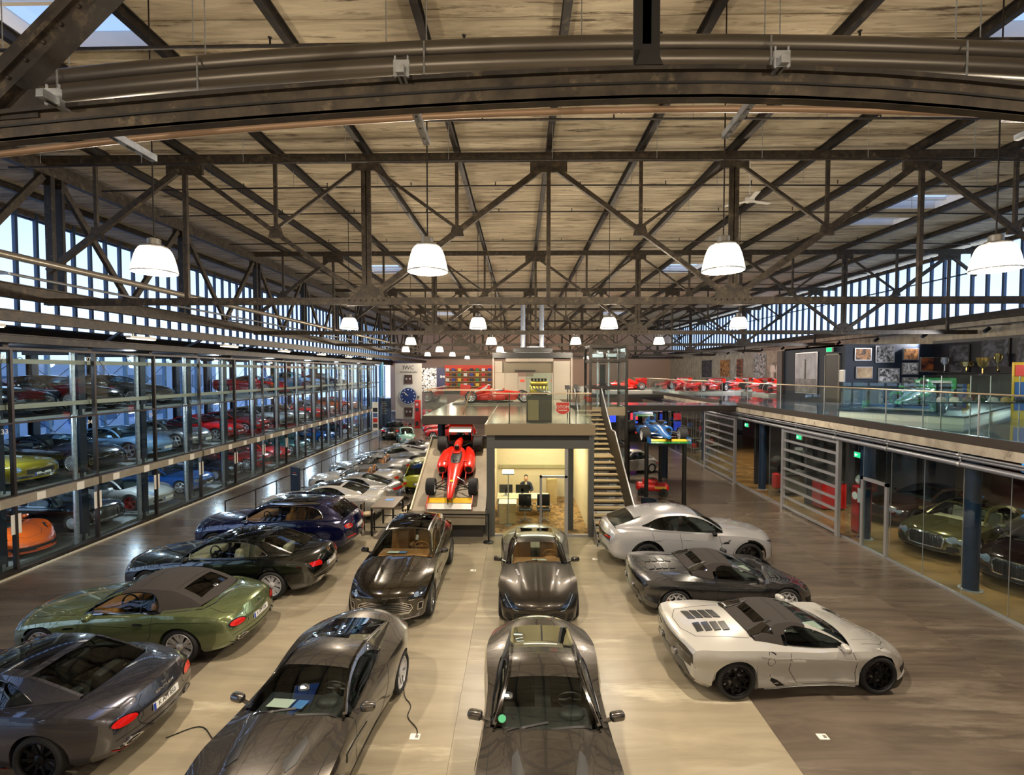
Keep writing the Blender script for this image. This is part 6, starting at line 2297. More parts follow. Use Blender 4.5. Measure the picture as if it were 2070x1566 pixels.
obj('counterweight', MB().box((-.2, .45, 3.4), (.1, .6, 6.2)), M_BLACK, ev)
obj('lift_machine', MB().add(*rbox((-.45, 0, 6.62), (.6, .5, .22), .03)).add(*rbox((.35, .1, 6.65), (.5, .4, .2), .03)), M_SILVER, ev)

# ramp with the red racing car
rp = thing('display_ramp', 'sloping grey display ramp carrying the red racing car', 'ramp', (0, 0, 0))
RX0, RX1, RY0, RZ0, RY1, RZ1 = -3.75, -1.18, 16.25, 1.0, 20.3, 2.92
M_RAMP = noisy('ramp_board', (126, 116, 100), (152, 142, 122), nscale=1.2, rough=(.45, .6))
obj('board', MB().prism([(RY0, RZ0), (RY1, RZ1), (RY1, RZ1 - .1), (RY0, RZ0 - .1)], RX0, RX1, 'x'), M_RAMP, rp)
obj('edge_trim', MB().bar((RX0 - .02, RY0, RZ0), (RX0 - .02, RY1, RZ1), .05, .14), mat('trim_pale', (200, 190, 168), .4, .3), rp)
obj('front_panel', MB().box((RX0, RY0 - .03, .52), (RX1, RY0 + .02, RZ0 - .02)), M_RAMP, rp)
obj('plinth', MB().box((RX0 + .2, RY0 + .3, 0.001), (RX1 - .1, RY0 + .5, .6)), M_DGREY, rp)
obj('plinth', MB().box((RX0 + .3, RY1 - .4, 0.001), (RX1 - .3, RY1 - .2, 2.7)), M_DGREY, rp)
obj('head_board', MB().box((RX0, RY1, RZ1 - .25), (RX1, RY1 + .15, RZ1 + .12)), M_DGREY, rp)
tag(obj('stay_cable', MB().tube([(-2.75, 20.2, 2.95), (-2.05, 19.9, 5.0)], .03, 8), mat('rust_rod', (140, 110, 80), .5, .4)), 'slanting rod rising from the ramp head to the deck', 'rod')
# ---------------------------------------------------------------- single-seat racing cars
def loft(secs, n=16, pw=2.6, cap=True):
    """secs: (x, halfwidth, zlow, zhigh[, ycentre]) joined with rounded sections"""
    P = []
    for s in secs:
        x, w, z0, z1 = s[:4]
        yc = s[4] if len(s) > 4 else 0
        zc, h = (z0 + z1) / 2, (z1 - z0) / 2
        row = []
        for k in range(n):
            t = 2 * PI * k / n
            c, q = math.cos(t), math.sin(t)
            row.append((x, yc + w * math.copysign(abs(c) ** (2 / pw), c), zc + h * math.copysign(abs(q) ** (2 / pw), q)))
        P.append(row)
    m = MB().grid(P, close=True)
    if cap:
        m.add(P[0], [tuple(range(n))])
        m.add(P[-1], [tuple(range(n))])
    return m


F1 = {}


def f1_parts(kind):
    """meshes of an open-wheel racing car, nose to +x"""
    if kind in F1:
        return F1[kind]
    old = kind == 'old'
    L = []

    def add(nm, mb, role, sm=40, par=None):
        L.append((nm, mb.mesh(nm, None, sm), role, par))
    nz = .30 if old else .42
    add('monocoque', loft([(2.25, .085, nz - .06, nz + .03), (2.1, .12, nz - .10, nz + .07), (1.6, .175, nz - .12, nz + .14), (1.0, .24, .14, .62), (.5, .31, .10, .68), (.0, .36, .10, .66), (-.35, .36, .10, .66), (-.7, .30, .10, .70)]), 'paint')
    add('cockpit_opening', loft([(.42, .10, .60, .70), (.3, .20, .56, .705), (-.1, .23, .54, .70), (-.42, .20, .54, .72)], 14), 'black')
    add('engine_cover', loft([(-.42, .13, .60, .98), (-.55, .15, .55, 1.0), (-1.0, .17, .40, .86), (-1.5, .13, .30, .62), (-1.9, .08, .28, .44)]), 'paint')
    add('airbox', loft([(-.36, .09, .80, .97), (-.44, .10, .78, .99)], 12), 'black')
    for s in (1, -1):
        add('sidepod', loft([(.42, .17, .16, .54, s * .54), (.32, .23, .12, .58, s * .54), (-.2, .25, .10, .57, s * .54), (-.8, .22, .10, .50, s * .48), (-1.3, .10, .10, .32, s * .36)]), 'paint')
        add('pod_intake', loft([(.44, .13, .22, .49, s * .54), (.40, .14, .20, .50, s * .54)], 12), 'black')
        add('front_endplate', MB().box((1.95, s * .84 - .012, .06), (2.5, s * .84 + .012, .30)), 'paint')
        add('rear_endplate', MB().prism([(-2.1, .40), (-1.55, .40), (-1.55, .95), (-2.1, .98)], s * .50 - .012, s * .50 + .012, 'y'), 'paint')
        add('bargeboard', MB().prism([(.55, .12), (1.05, .14), (1.0, .36), (.62, .40)], s * .46 - .01, s * .46 + .01, 'y'), 'paint')
        arms = MB()
        for x0, y0, z0, x1, y1, z1 in ((1.75, .12, nz + .05, 1.45, .66, .40), (1.15, .18, nz + .12, 1.45, .66, .42), (1.75, .10, nz - .06, 1.45, .66, .22), (1.15, .16, .20, 1.45, .66, .22), (1.3, .2, .5, 1.45, .62, .26)):
            arms.tube([(x0, s * y0, z0), (x1, s * y1, z1)], .018, 6)
        for x0, y0, z0, x1, y1, z1 in ((-1.2, .14, .42, -1.5, .60, .42), (-1.75, .08, .40, -1.5, .60, .42), (-1.2, .16, .20, -1.5, .60, .22), (-1.75, .08, .2, -1.5, .60, .22)):
            arms.tube([(x0, s * y0, z0), (x1, s * y1, z1)], .02, 6)
        add('suspension_arms', arms, 'carbon')
        add('mirror', MB().add(*rbox((.35, s * .42, .74), (.08, .14, .07), .02)).tube([(.35, s * .28, .64), (.35, s * .40, .73)], .012, 5), 'paint')
    add('front_wing', MB().prism([(1.98, .10), (2.46, .075), (2.47, .09), (2.0, .125)], -.84, .84, 'y'), 'wing')
    add('front_wing_flap', MB().prism([(1.94, .17), (2.16, .12), (2.17, .132), (1.95, .19)], -.82, .82, 'y'), 'flap')
    add('nose_pylon', MB().box((2.0, -.10, .10), (2.25, -.08, nz)).box((2.0, .08, .10), (2.25, .10, nz)), 'carbon')
    add('rear_wing', MB().prism([(-2.10, .92), (-1.62, .84), (-1.62, .86), (-2.1, .95)], -.5, .5, 'y'), 'wing')
    add('rear_wing_flap', MB().prism([(-2.12, 1.0), (-1.94, .93), (-1.94, .945), (-2.12, 1.02)], -.5, .5, 'y'), 'paint')
    add('lower_wing', MB().prism([(-2.0, .44), (-1.62, .40), (-1.62, .415), (-2.0, .46)], -.5, .5, 'y'), 'carbon')
    add('floor_plate', MB().prism([(.9, .25), (.4, .70), (-1.2, .70), (-1.9, .45), (-1.9, -.45), (-1.2, -.70), (.4, -.70), (.9, -.25)], .05, .075, 'z'), 'carbon')
    add('headrest', MB().add(*rbox((-.30, 0, .70), (.2, .3, .12), .04)), 'paint')
    p = [(.30, .09 * math.cos(t), .68 + .07 * math.sin(t)) for t in np.linspace(0, 2 * PI, 13)]
    add('steering_wheel', MB().tube(p, .016, 5), 'black')
    F1[kind] = L
    return L


def place_f1(label, loc, rot, paint_, wing=None, kind='new', flap=None, sc=1.0, num=None):
    root = thing('racing_car', label, 'racing car', loc)
    root.rotation_euler = rot
    root.scale = (sc, sc, sc)
    rl = dict(paint=paint_, wing=wing or paint_, flap=flap or wing or paint_, black=DEFROLE['black'], carbon=DEFROLE['carbon'])
    for nm, me, role, par in f1_parts(kind):
        slot(me)
        o = link(nm, me, root)
        o.material_slots[0].link = 'OBJECT'
        o.material_slots[0].material = rl[role]
    for x, r, w, y in ((1.45, .33, .34, .82), (-1.5, .33, .40, .78)):
        ty, rim, disc, cal = wheel_meshes('f1', r, w)
        for s in (1, -1):
            slot(ty)
            slot(rim)
            t = link('wheel', ty, root, (x, s * y, r), (0, 0, 0 if s > 0 else PI))
            t.material_slots[0].link = 'OBJECT'
            t.material_slots[0].material = DEFROLE['tyre']
            o = link('rim', rim, t)
            o.material_slots[0].link = 'OBJECT'
            o.material_slots[0].material = DEFROLE['rim']
    return root


M_F1RED = mat('racing_red', (214, 34, 18), .25, 0, .8)
M_F1WHITE = mat('racing_white', (225, 222, 212), .3, 0, .6)
M_F1GREEN = mat('racing_green', (26, 140, 60), .25, 0, .8)
M_F1BLUE = mat('racing_blue', (40, 110, 190), .25, 0, .8)
M_F1YEL = mat('racing_yellow', (236, 190, 40), .3, 0, .6)
sl = math.atan2(RZ1 - RZ0, RY1 - RY0)
cy_, cz_ = (RY0 + RY1) / 2 + .02, (RZ0 + RZ1) / 2 + .03
r = place_f1('red open-wheel racing car with white wings lying nose down on the sloping ramp', (-2.42, cy_, cz_), (0, 0, 0), M_F1RED, M_F1WHITE, flap=M_F1YEL, sc=.93)
r.matrix_world = Matrix.Translation((-2.42, cy_, cz_)) @ Matrix.Rotation(sl, 4, 'X') @ Matrix.Rotation(-PI / 2, 4, 'Z') @ Matrix.Scale(.93, 4)
for x, t_, sz in ((1.95, '1', .16),):
    text('lettering', t_, sz, M_F1WHITE, r, (1.62, 0, .60), (0, 0, PI / 2), .002)
obj('shield_badge', MB().lathe([(.001, .006), (.07, .006), (.07, 0)], 16, (1.45, 0, .60)), M_F1YEL, r)
r = place_f1('red racing car with white engine cover on the raised deck behind glass', (-1.25, 27.2, 4.1), (0, 0, R(4)), M_F1RED, M_F1WHITE)
obj('cover_panel', MB().prism([(-.62, .78), (-1.3, .66), (-1.35, .52), (-.55, .98)], -.19, .19, 'y'), M_F1WHITE, r)
tag(obj('display_podium', MB().prism([(-3.7, 26.0), (1.4, 26.2), (1.3, 28.6), (-3.6, 28.4)], 4.015, 4.1, 'z'), M_GREY), 'low grey podium under the red car on the raised deck', 'podium')
# green car on the gallery platform
gp = thing('display_platform', 'low white edged platform under the green racing car', 'platform', (16.4, 19.05, 4.15), R(37))
obj('base', MB().box((-4.4, -1.7, 0), (4.4, 1.7, .22)), M_WHITE, gp)
obj('top_board', MB().box((-4.45, -1.75, .22), (4.45, 1.75, .27)), mat('platform_dark', (40, 56, 74), .3), gp)
for a, b in (((-4.38, -1.65), (4.38, -1.65)), ((-4.38, 1.65), (4.38, 1.65)), ((-4.38, -1.65), (-4.38, 1.65))):
    n = 4 if a[1] == b[1] else 2
    for k in range(n):
        p0 = (a[0] + (b[0] - a[0]) * k / n, a[1] + (b[1] - a[1]) * k / n)
        p1 = (a[0] + (b[0] - a[0]) * (k + .97) / n, a[1] + (b[1] - a[1]) * (k + .97) / n)
        obj('pane', MB().bar((p0[0], p0[1], .77), (p1[0], p1[1], .77), .012, 1.0), M_RAILGLASS, gp)
r = place_f1('bright green racing car with white rear wing on the gallery', (15.2, 18.25, 4.425), (0, 0, R(217)), M_F1GREEN, M_F1WHITE, 'old', flap=M_F1BLUE, sc=1.12)
# blue car on four posts
lf = thing('car_lift', 'four-post stand holding the blue racing car in the air', 'car lift', (6.35, 22.4, 0))
for x in (-.82, .82):
    for y in (-1.75, 1.75):
        obj('post', MB().tube([(x, y, 0.001), (x, y, 2.72)], .09, 14), M_BLACK, lf, smooth=40)
obj('cross_beam', MB().box((-.85, -1.8, 2.62), (.85, -1.7, 2.72)).box((-.85, 1.7, 2.62), (.85, 1.8, 2.72)), M_BLACK, lf)
r = place_f1('blue and green racing car raised on four black posts', (6.35, 22.4, 2.73), (0, 0, R(-90)), M_F1BLUE, M_F1GREEN, 'old', flap=M_F1YEL)
# red cars along the gallery
for i, (x, y, a, lb) in enumerate(((19.4, 33.9, 200, 'red racing car, first in the gallery row'), (19.4, 37.2, 200, 'red racing car, second in the gallery row'), (19.4, 40.5, 200, 'red racing car, third in the gallery row'),
                               (19.4, 43.8, 200, 'red racing car, fourth in the gallery row'), (14.5, 37.5, 215, 'red racing car nearer the glass in the far gallery'), (14.0, 43.5, 215, 'red racing car under the bright spots in the far gallery'), (8.5, 40.0, 190, 'red racing car on the far bridge behind the elevator'))):
    place_f1(lb, (x, y, 4.30 if i < 6 else 4.3), (0, 0, R(a)), M_F1RED, M_F1WHITE if i % 2 else M_F1RED)
    tag(obj('display_podium', MB().box((x - 2.35, y - 1.15, 4.15 if i < 6 else 4.05), (x + 2.35, y + 1.15, 4.30)), M_WHITE), 'white podium carrying the ' + lb, 'podium')
struct(obj('floor_far_deck', MB().box((5.5, 37.5, 3.8), (11.3, 60, 4.05)), M_DGREY))

# ---------------------------------------------------------------- hero cars
D_ = DEFROLE


def roles(p, **k):
    d = dict(seat=D_['leather'], wrim=D_['rim'], strake=D_['gloss'], mirror=p, louvre=D_['carbon'])
    d.update({a: D_[b] if isinstance(b, str) else b for a, b in k.items()})
    return d


def hero(key, name, label, loc, deg, p, nums=None, **k):
    return place_car(key, name, label, loc, deg, p, roles(p, **k), nums=nums)


P_GREY = paint('paint_anthracite', (64, 64, 72), .75, .34)
P_GREEN = paint('paint_pale_green', (112, 124, 84), .6, .30)
P_BLK = paint('paint_black_green', (10, 14, 12), .3, .25)
P_NAVY = paint('paint_dark_blue', (16, 20, 66), .5, .25)
P_DBX = paint('paint_bronze_black', (34, 28, 18), .5, .25)
P_MATT = mat('paint_satin_bronze', (46, 41, 35), .30, .7, .5)
P_GRAPH = paint('paint_graphite', (84, 80, 76), .85, .36)
P_STONE = paint('paint_stone_grey', (72, 68, 64), .8, .36)
P_WHITE = paint('paint_white', (176, 174, 169), .1, .3)
P_PEARL = paint('paint_pearl', (176, 176, 179), .25, .3)
P_GUN = paint('paint_gunmetal', (66, 66, 68), .75, .33)
P_SILV = paint('paint_silver', (172, 174, 176), .7, .3)
P_RED = paint('paint_red', (176, 18, 20), .15, .3)
P_SKY = paint('paint_ice_blue', (120, 160, 200), .4, .3)
P_BLUE = paint('paint_blue', (30, 100, 190), .2, .3)
P_LIME = paint('paint_lime', (150, 152, 34), .1, .35)
P_ORANGE = paint('paint_orange', (220, 90, 20), .1, .35)
P_OLIVE = paint('paint_mustard', (140, 124, 30), .1, .35)
P_MINT = paint('paint_mint', (128, 170, 156), .1, .35)
P_TEAL = paint('paint_teal', (40, 120, 120), .2, .35)
P_BLACK = paint('paint_black', (8, 8, 10), .2, .25)
P_BROWN = paint('paint_brown', (52, 36, 28), .5, .3)
P_MOSS = paint('paint_moss', (84, 84, 46), .6, .3)

HERO_A = hero('gt', 'coupe', 'dark grey coupe with red-edged rear bumper at the lower left corner', (-8.03, 7.30), 180, P_GREY, {0: 'K AM 850'}, wrim='rimdark', pin='calred')
HERO_B = hero('gtc', 'convertible', 'pale green convertible with brown fabric roof', (-8.02, 10.05), 180, P_GREEN, {0: 'K AM 508'}, seat='tan')
hero('spur', 'saloon', 'glossy black four-door saloon behind the green convertible', (-7.78, 12.75), 180, P_BLK, None, seat='cream')
hero('bentayga', 'off_roader', 'dark blue luxury off-roader at the far end of the left row', (-7.85, 15.45), 180, P_NAVY, None, seat='tan')
hero('dbx', 'off_roader', 'bronze-black off-roader with chrome vane grille and tan interior', (-3.02, 12.85), -90, P_DBX, seat='tan', wrim='steel')
hero('db11', 'coupe', 'satin black coupe with tan interior in front of the office', (.45, 12.65), -90, P_MATT, seat='tan', wrim='rimdark')
hero('dbs', 'coupe', 'graphite grey coupe with vented hood and papers on its dashboard', (-3.18, 7.20), -94.5, P_GRAPH, seat='leather')
HERO_H = hero('dbs', 'coupe', 'stone grey coupe in the bottom centre seen over its roof', (.38, 6.98), -90, P_STONE, strake='gloss', seat='leather')
hero('urus', 'off_roader', 'white sporty off-roader with black wheel arches beside the stairs', (5.08, 14.74), 1, P_PEARL, wrim='rimdark')
hero('spyder', 'convertible', 'dark grey wedge-shaped sports convertible with orange brake calipers', (5.05, 12.05), 2, P_GUN, wrim='rim', caliper='calorange')
hero('spyder', 'convertible', 'white wedge-shaped sports convertible with black roof and wheels', (5.15, 9.30), 4, P_WHITE, wrim='rimdark')

# ---------------------------------------------------------------- parked cars beyond the high table
def extra(key, name, label, x, y, deg, p, z=0.0, group=None, **k):
    return place_car(key, name, label, (x, y), deg, p, roles(p, **k), group, z, full=False)


extra('gt', 'coupe', 'white coupe right behind the dark blue off-roader', -7.8, 18.8, 183, P_WHITE)
extra('p911', 'coupe', 'silver racing coupe with rear wing among the white cars', -7.4, 20.85, 182, P_SILV)
extra('roadster', 'roadster', 'white open roadster with red tail lamps', -8.0, 23.1, 182, P_WHITE, leather='leather')
extra('roadster', 'roadster', 'silver open roadster behind the white roadster', -8.15, 26.0, 184, P_SILV)
extra('dbs', 'coupe', 'silver grey coupe ahead of the mint microcar', -7.7, 29.3, 184, P_SILV)
extra('spyder', 'coupe', 'white low sports car in the far silver row', -7.4, 32.4, 184, P_WHITE)
extra('hatch', 'estate_car', 'lime green estate car seen from behind next to the ramp', -4.85, 24.3, 92, P_LIME)
extra('spur', 'saloon', 'black saloon seen from behind at the far aisle', -11.0, 42.5, 92, P_BLACK)
extra('small', 'microcar', 'mint green bubble-roofed microcar', -9.3, 38.6, 110, P_MINT)
extra('sports', 'coupe', 'red coupe under the deck beyond the mint microcar', -6.0, 41.4, 176, P_RED)
extra('gt', 'coupe', 'red sports coupe farther under the deck', -6.6, 44.0, 178, P_RED)
extra('p911', 'coupe', 'white sports car under the deck near the columns', -1.2, 37.0, 176, P_WHITE)
extra('small', 'microcar', 'white microcar behind the black lift posts', 6.6, 27.6, 200, P_WHITE)

# ---------------------------------------------------------------- cars in the tower
TIER = ['ground', 'middle', 'top']
tower = [
    (2, 0, 'spyder', P_BLACK, 'black wedge sports car, first on the top tier of the tower'),
    (2, 1, 'dbs', P_BLACK, 'black coupe on the top tier, second from the front'),
    (2, 2, 'db11', P_BLACK, 'black coupe on the top tier with its nose at pane 27'),
    (2, 3, 'dbs', P_GRAPH, 'dark silver coupe on the top tier behind pane 28'),
    (2, 7, 'spyder', P_RED, 'red wedge sports car on the top tier of the tower'),
    (2, 9, 'gt', P_SKY, 'pale blue coupe far along the top tier'),
    (2, 11, 'p911', P_BLACK, 'black sports car at the far end of the top tier'),
    (1, 0, 'sports', P_OLIVE, 'mustard yellow coupe, first on the middle tier'),
    (1, 1, 'sports', P_OLIVE, 'mustard yellow classic coupe behind pane 33'),
    (1, 2, 'db11', P_BLACK, 'black coupe on the middle tier behind pane 34'),
    (1, 3, 'p911', P_SKY, 'ice blue sports car on the middle tier'),
    (1, 4, 'p911', P_SILV, 'silver classic sports car on the middle tier'),
    (1, 5, 'sports', P_RED, 'red classic coupe on the middle tier, nearer one'),
    (1, 6, 'sports', P_RED, 'dark red classic coupe on the middle tier, next one'),
    (1, 7, 'gt', P_SILV, 'silver coupe on the middle tier'),
    (1, 8, 'p911', P_WHITE, 'white sports car on the middle tier'),
    (1, 9, 'roadster', P_RED, 'red open roadster far along the middle tier'),
    (1, 10, 'sports', P_WHITE, 'white classic coupe far along the middle tier'),
    (1, 12, 'sports', P_ORANGE, 'orange coupe at the far end of the middle tier'),
    (0, 1, 'spyder', P_ORANGE, 'orange racing wedge at the front of the ground tier'),
    (0, 2, 'hatch', P_BLACK, 'black upright classic car on the ground tier'),
    (0, 3, 'p911', P_WHITE, 'white sports car with red wheels on the ground tier'),
    (0, 4, 'sports', P_BLUE, 'bright blue classic convertible on the ground tier'),
    (0, 5, 'hatch', P_BLACK, 'black vintage car behind the bright blue classic'),
    (0, 6, 'gt', P_RED, 'dark red coupe on the ground tier'),
    (0, 7, 'p911', P_RED, 'red sports car on the ground tier'),
    (0, 8, 'sports', P_TEAL, 'teal classic coupe on the ground tier'),
    (0, 9, 'small', P_BLACK, 'small black car on the ground tier'),
    (0, 10, 'sports', P_BLUE, 'blue classic coupe far along the ground tier'),
    (0, 12, 'hatch', P_BLACK, 'black classic car at the far end of the ground tier'),
]
for tier, bay, key, p, lb in tower:
    lx = -17.24
    kw = {}
    if 'red wheels' in lb:
        kw['rim'] = M_RED
        kw['wrim'] = M_RED
    extra(key, 'stored_car', lb, lx, MY[bay] + BAY / 2, 0, p, TZ[tier] + .004 if tier else .095, 'cars stored in the tower', **kw)

# ---------------------------------------------------------------- showroom cars
extra('gt', 'coupe', 'dark brown coupe behind the glass door in the showroom', 16.1, 18.7, 187, P_BROWN, wrim='rimdark')
extra('spur', 'saloon', 'moss green saloon with black grille in the showroom', 15.1, 16.0, 204, P_MOSS, seat='cream')
extra('spur', 'saloon', 'dark purple-black saloon nearest in the showroom', 15.35, 13.6, 205, paint('paint_plum', (26, 14, 20), .4, .25))


def badge_text(root, key, z, s='BENTLEY'):
    p, n = CARS[key].hit('rear', 0, z)
    text('lettering', s, .055, D_['chrome'], root, (p.x - .006, 0, z), (PI / 2, 0, -PI / 2), .002, squash=1.6)


badge_text(HERO_A, 'gt', .83)
badge_text(HERO_B, 'gtc', .83)
for ch in list(HERO_H.children):
    if ch.name.startswith('paper_sheet'):
        bpy.data.objects.remove(ch)
_p, _n = CARS['dbs'].hit('top', CARS['dbs'].X(1.86), -.62)
obj('round_sticker', MB().lathe([(.001, .006), (.055, .006), (.055, 0)], 16), D_['green'], HERO_H, loc=(_p.x, -.62, _p.z + .004), rot=(0, R(25), 0))
# ---------------------------------------------------------------- far end of the hall
bn = thing('watch_banner', 'tall grey banner with a giant blue-dialled pilot watch', 'banner', (-12.1, 51.6, 0))
obj('panel', MB().box((-1.45, 0, .7), (1.45, .12, 6.75)), mat('banner_grey', (168, 166, 160), .6), bn)
text('lettering', 'IWC', .62, M_BLACK, bn, (0, -.01, 6.28), (PI / 2, 0, 0), .004)
text('lettering', 'SCHAFFHAUSEN', .26, M_BLACK, bn, (0, -.01, 5.78), (PI / 2, 0, 0), .004)
M_STRAP = mat('watch_strap', (52, 30, 26), .6)
for z0, z1 in ((4.55, 5.5), (.95, 1.95)):
    s_ = obj('strap', MB().prism([(-.46, z0), (.46, z0), (.40, z1), (-.40, z1)] if z0 > 3 else [(-.40, z0), (.40, z0), (.46, z1), (-.46, z1)], -.10, 0, 'y'), M_STRAP, bn)
    for x in (-.2, .2):
        obj('rivet', MB().tube([(x, -.13, (z0 + z1) / 2 + .05), (x, -.09, (z0 + z1) / 2 + .05)], .11, 14), M_SILVER, s_)
wz = 3.22
wc_ = obj('watch_case', MB().tube([(0, -.16, wz), (0, -.005, wz)], .98, 40), M_SILVER, bn, smooth=40)
obj('dial', MB().tube([(0, -.17, wz), (0, -.16, wz)], .86, 40), mat('dial_blue', (14, 36, 88), .3), wc_)
for k in range(12):
    a = k * PI / 6
    if k == 0:
        obj('hour_marker', MB().prism([(-.09, wz + .64), (.09, wz + .64), (0, wz + .80)], -.185, -.172, 'y'), M_WHITE, wc_)
    else:
        obj('hour_marker', MB().bar((.64 * math.sin(a), -.178, wz + .64 * math.cos(a)), (.76 * math.sin(a), -.178, wz + .76 * math.cos(a)), .06, .012, (0, 1, 0)), M_WHITE, wc_)
for a, l_, w_ in ((R(305), .42, .075), (R(312), .66, .055)):
    obj('watch_hand', MB().bar((0, -.185, wz), (l_ * math.sin(a), -.185, wz + l_ * math.cos(a)), w_, .012, (0, 1, 0)), M_WHITE, wc_)
obj('crown', MB().tube([(.98, -.08, wz), (1.22, -.08, wz)], .14, 14), M_SILVER, wc_)

ps = thing('shop_poster', 'black and white engine poster with the word SHOP', 'poster', (-9.2, 51.7, 0))
obj('board', MB().box((-1.5, 0, 3.6), (1.5, .08, 6.3)), M_BLACK, ps)
obj('engine_print', MB().box((-1.45, -.012, 3.65), (.15, 0, 6.25)), noisy('engine_print', (18, 18, 20), (214, 214, 214), nscale=2.4, lo=.42, hi=.58, distort=2.0), ps)
obj('dark_panel', MB().box((.15, -.012, 3.65), (1.45, 0, 6.25)), mat('poster_navy', (32, 34, 62), .5), ps)
text('lettering', 'SHOP', .34, M_WHITE, ps, (.98, -.02, 5.3), (PI / 2, 0, 0), .003)

sp = thing('fan_shop', 'far shop stand with orange-red header and merchandise shelves', 'shop stand', (-5.1, 47.5, 4.0))
struct(obj('floor_far_gallery', MB().box((-7.8, 44, 3.75), (5.4, 60, 4.0)), M_DGREY))
obj('header', MB().box((-2.4, 0, 2.05), (2.6, .2, 2.5)), mat('header_red', (224, 62, 36), .5), sp)
obj('back_panel', MB().box((-2.4, .3, 0.001), (2.6, .4, 2.3)), mat('shop_back', (170, 110, 70), .6), sp)
for k in range(4):
    obj('shelf', MB().box((-2.3, -.1, .35 + .5 * k), (2.5, .3, .39 + .5 * k)), M_WOOD, sp)
cols = [(200, 30, 30), (230, 190, 60), (40, 60, 140), (220, 220, 215), (30, 120, 60), (30, 30, 34)]
for k in range(4):
    for j in range(8):
        c_ = cols[(k * 3 + j * 5) % 6]
        tag(obj('boxed_toy', MB().cbox((-7.2 + .6 * j, 47.55, 4.39 + .5 * k + .15), (.34, .25, .29)), mat('toy_%d' % ((k * 3 + j * 5) % 6), c_, .5)), '%s boxed collectible in the far shop, %s shelf from below, %s from the left' % (['red', 'yellow', 'blue', 'white', 'green', 'black'][(k * 3 + j * 5) % 6], ORD[k], ORD[j]), 'box', 'boxes in the far shop')
for i, (x, w, h, lb) in enumerate(((-10.6, .55, 2.9, 'tall narrow red ticket machine under the watch banner'), (-9.55, .95, 1.9, 'wide red vending cabinet under the watch banner'))):
    v = thing('vending_machine', lb, 'vending machine', (x, 49.2, 0))
    obj('body', MB().add(*rbox((0, 0, h / 2), (w, .6, h), .05)), M_RED, v, smooth=30)
    obj('display', MB().box((-w * .3, -.33, h * .6), (w * .3, -.30, h * .72)), M_DGREY, v)
    obj('sticker', MB().tube([(0, -.33, h * .85), (0, -.30, h * .85)], .13, 14), M_WHITE, v)
    obj('outlet', MB().box((-w * .3, -.33, h * .08), (w * .3, -.30, h * .25)), M_BLACK, v)
simple('info_board', 'black information board beside the watch banner', 'board', [('panel', MB().box((-.65, 0, .2), (.65, .1, 3.1)), M_NAVY), ('foot', MB().box((-.6, -.2, 0.001), (.6, .3, .2)), M_BLACK)] + [('text_line', MB().box((-.3, -.01, 2.7 - .17 * k), (.1 + .2 * (k % 3) / 2, 0, 2.76 - .17 * k)), M_GREY) for k in range(8)], (-13.9, 48.7, 0))
simple('flag_banner', 'narrow white banner with car pictures at the end of the tower', 'banner', [('sheet', MB().box((-.28, 0, .3), (.28, .03, 3.0)), M_WHITE), ('pole', MB().tube([(-.3, .02, 0.001), (-.3, .02, 3.1)], .02, 6), M_GALV)] + [('picture', MB().box((-.22, -.01, .55 + .5 * k), (.22, 0, .95 + .5 * k)), mat('flag_%d' % k, [(60, 60, 66), (180, 40, 36), (70, 90, 130), (30, 30, 32)][k], .6)) for k in range(4)], (-13.6, 44.5, 0))
for i, x in enumerate((-15.3, -16.6, -17.8)):
    simple('wall_pipe', 'light blue riser pipe at the end of the tower, %s' % ['first', 'second', 'third'][i], 'pipe', [('pipe', MB().tube([(0, 0, 0.001), (0, 0, 6.9)], .22, 14), mat('riser_blue', (96, 160, 190), .4, .3)), ('flange', MB().lathe([(.28, 3.0), (.28, 3.1)], 14), M_GALV)], (x, 52.5, 0))

# grey pavilion on the deck
pv = thing('deck_pavilion', 'grey panelled pavilion with black fascia on the raised deck', 'pavilion', (0, 31.0, 4.02))
M_PAV = mat('pavilion_grey', (136, 128, 114), .5)
obj('fascia', MB().box((-1.75, -.1, 2.70), (3.45, 2.5, 3.05)), M_BLACK, pv)
obj('recess', MB().box((-1.1, .25, 1.75), (2.2, .3, 2.45)), mat('recess_olive', (96, 88, 68), .4), pv)
for k, (x0, x1, z0, z1) in enumerate(((-1.6, -.95, 0, 1.72), (-.93, -.1, 0, 1.72), (-.08, .9, 0, 1.5), (.92, 2.2, 0, 1.72), (2.22, 3.3, 0, 2.5), (-1.6, -1.12, 1.74, 2.5), (-.9, .6, 2.47, 2.68), (.62, 2.2, 2.47, 2.68))):
    obj('panel', MB().box((x0, 0, z0 + .001), (x1, .22, z1)), M_PAV, pv)
obj('post', MB().box((-1.75, -.08, 0.001), (-1.65, .06, 2.7)).box((3.35, -.08, 0.001), (3.45, .06, 2.7)), M_PAV, pv)
obj('shelf', MB().box((-.3, -.02, 1.84), (1.05, .25, 1.92)), M_BLACK, pv)
obj('flag_panel', MB().box((.05, -.02, 1.15), (.32, -.005, 1.3)), mat('flag_red', (200, 60, 40), .5), pv)
for i, x in enumerate((.25, 1.55)):
    d_ = thing('flexible_duct', 'silver flexible duct hanging above the pavilion, %s one' % ['left', 'right'][i], 'duct', (x, 33.2, 7.05))
    obj('tube', MB().lathe([(.15 + .02 * (k % 2), .10 * k) for k in range(40)], 14), M_GALV, d_, smooth=60)
    obj('collar', MB().lathe([(.2, -.0), (.2, .12)], 14), M_DARK, d_)
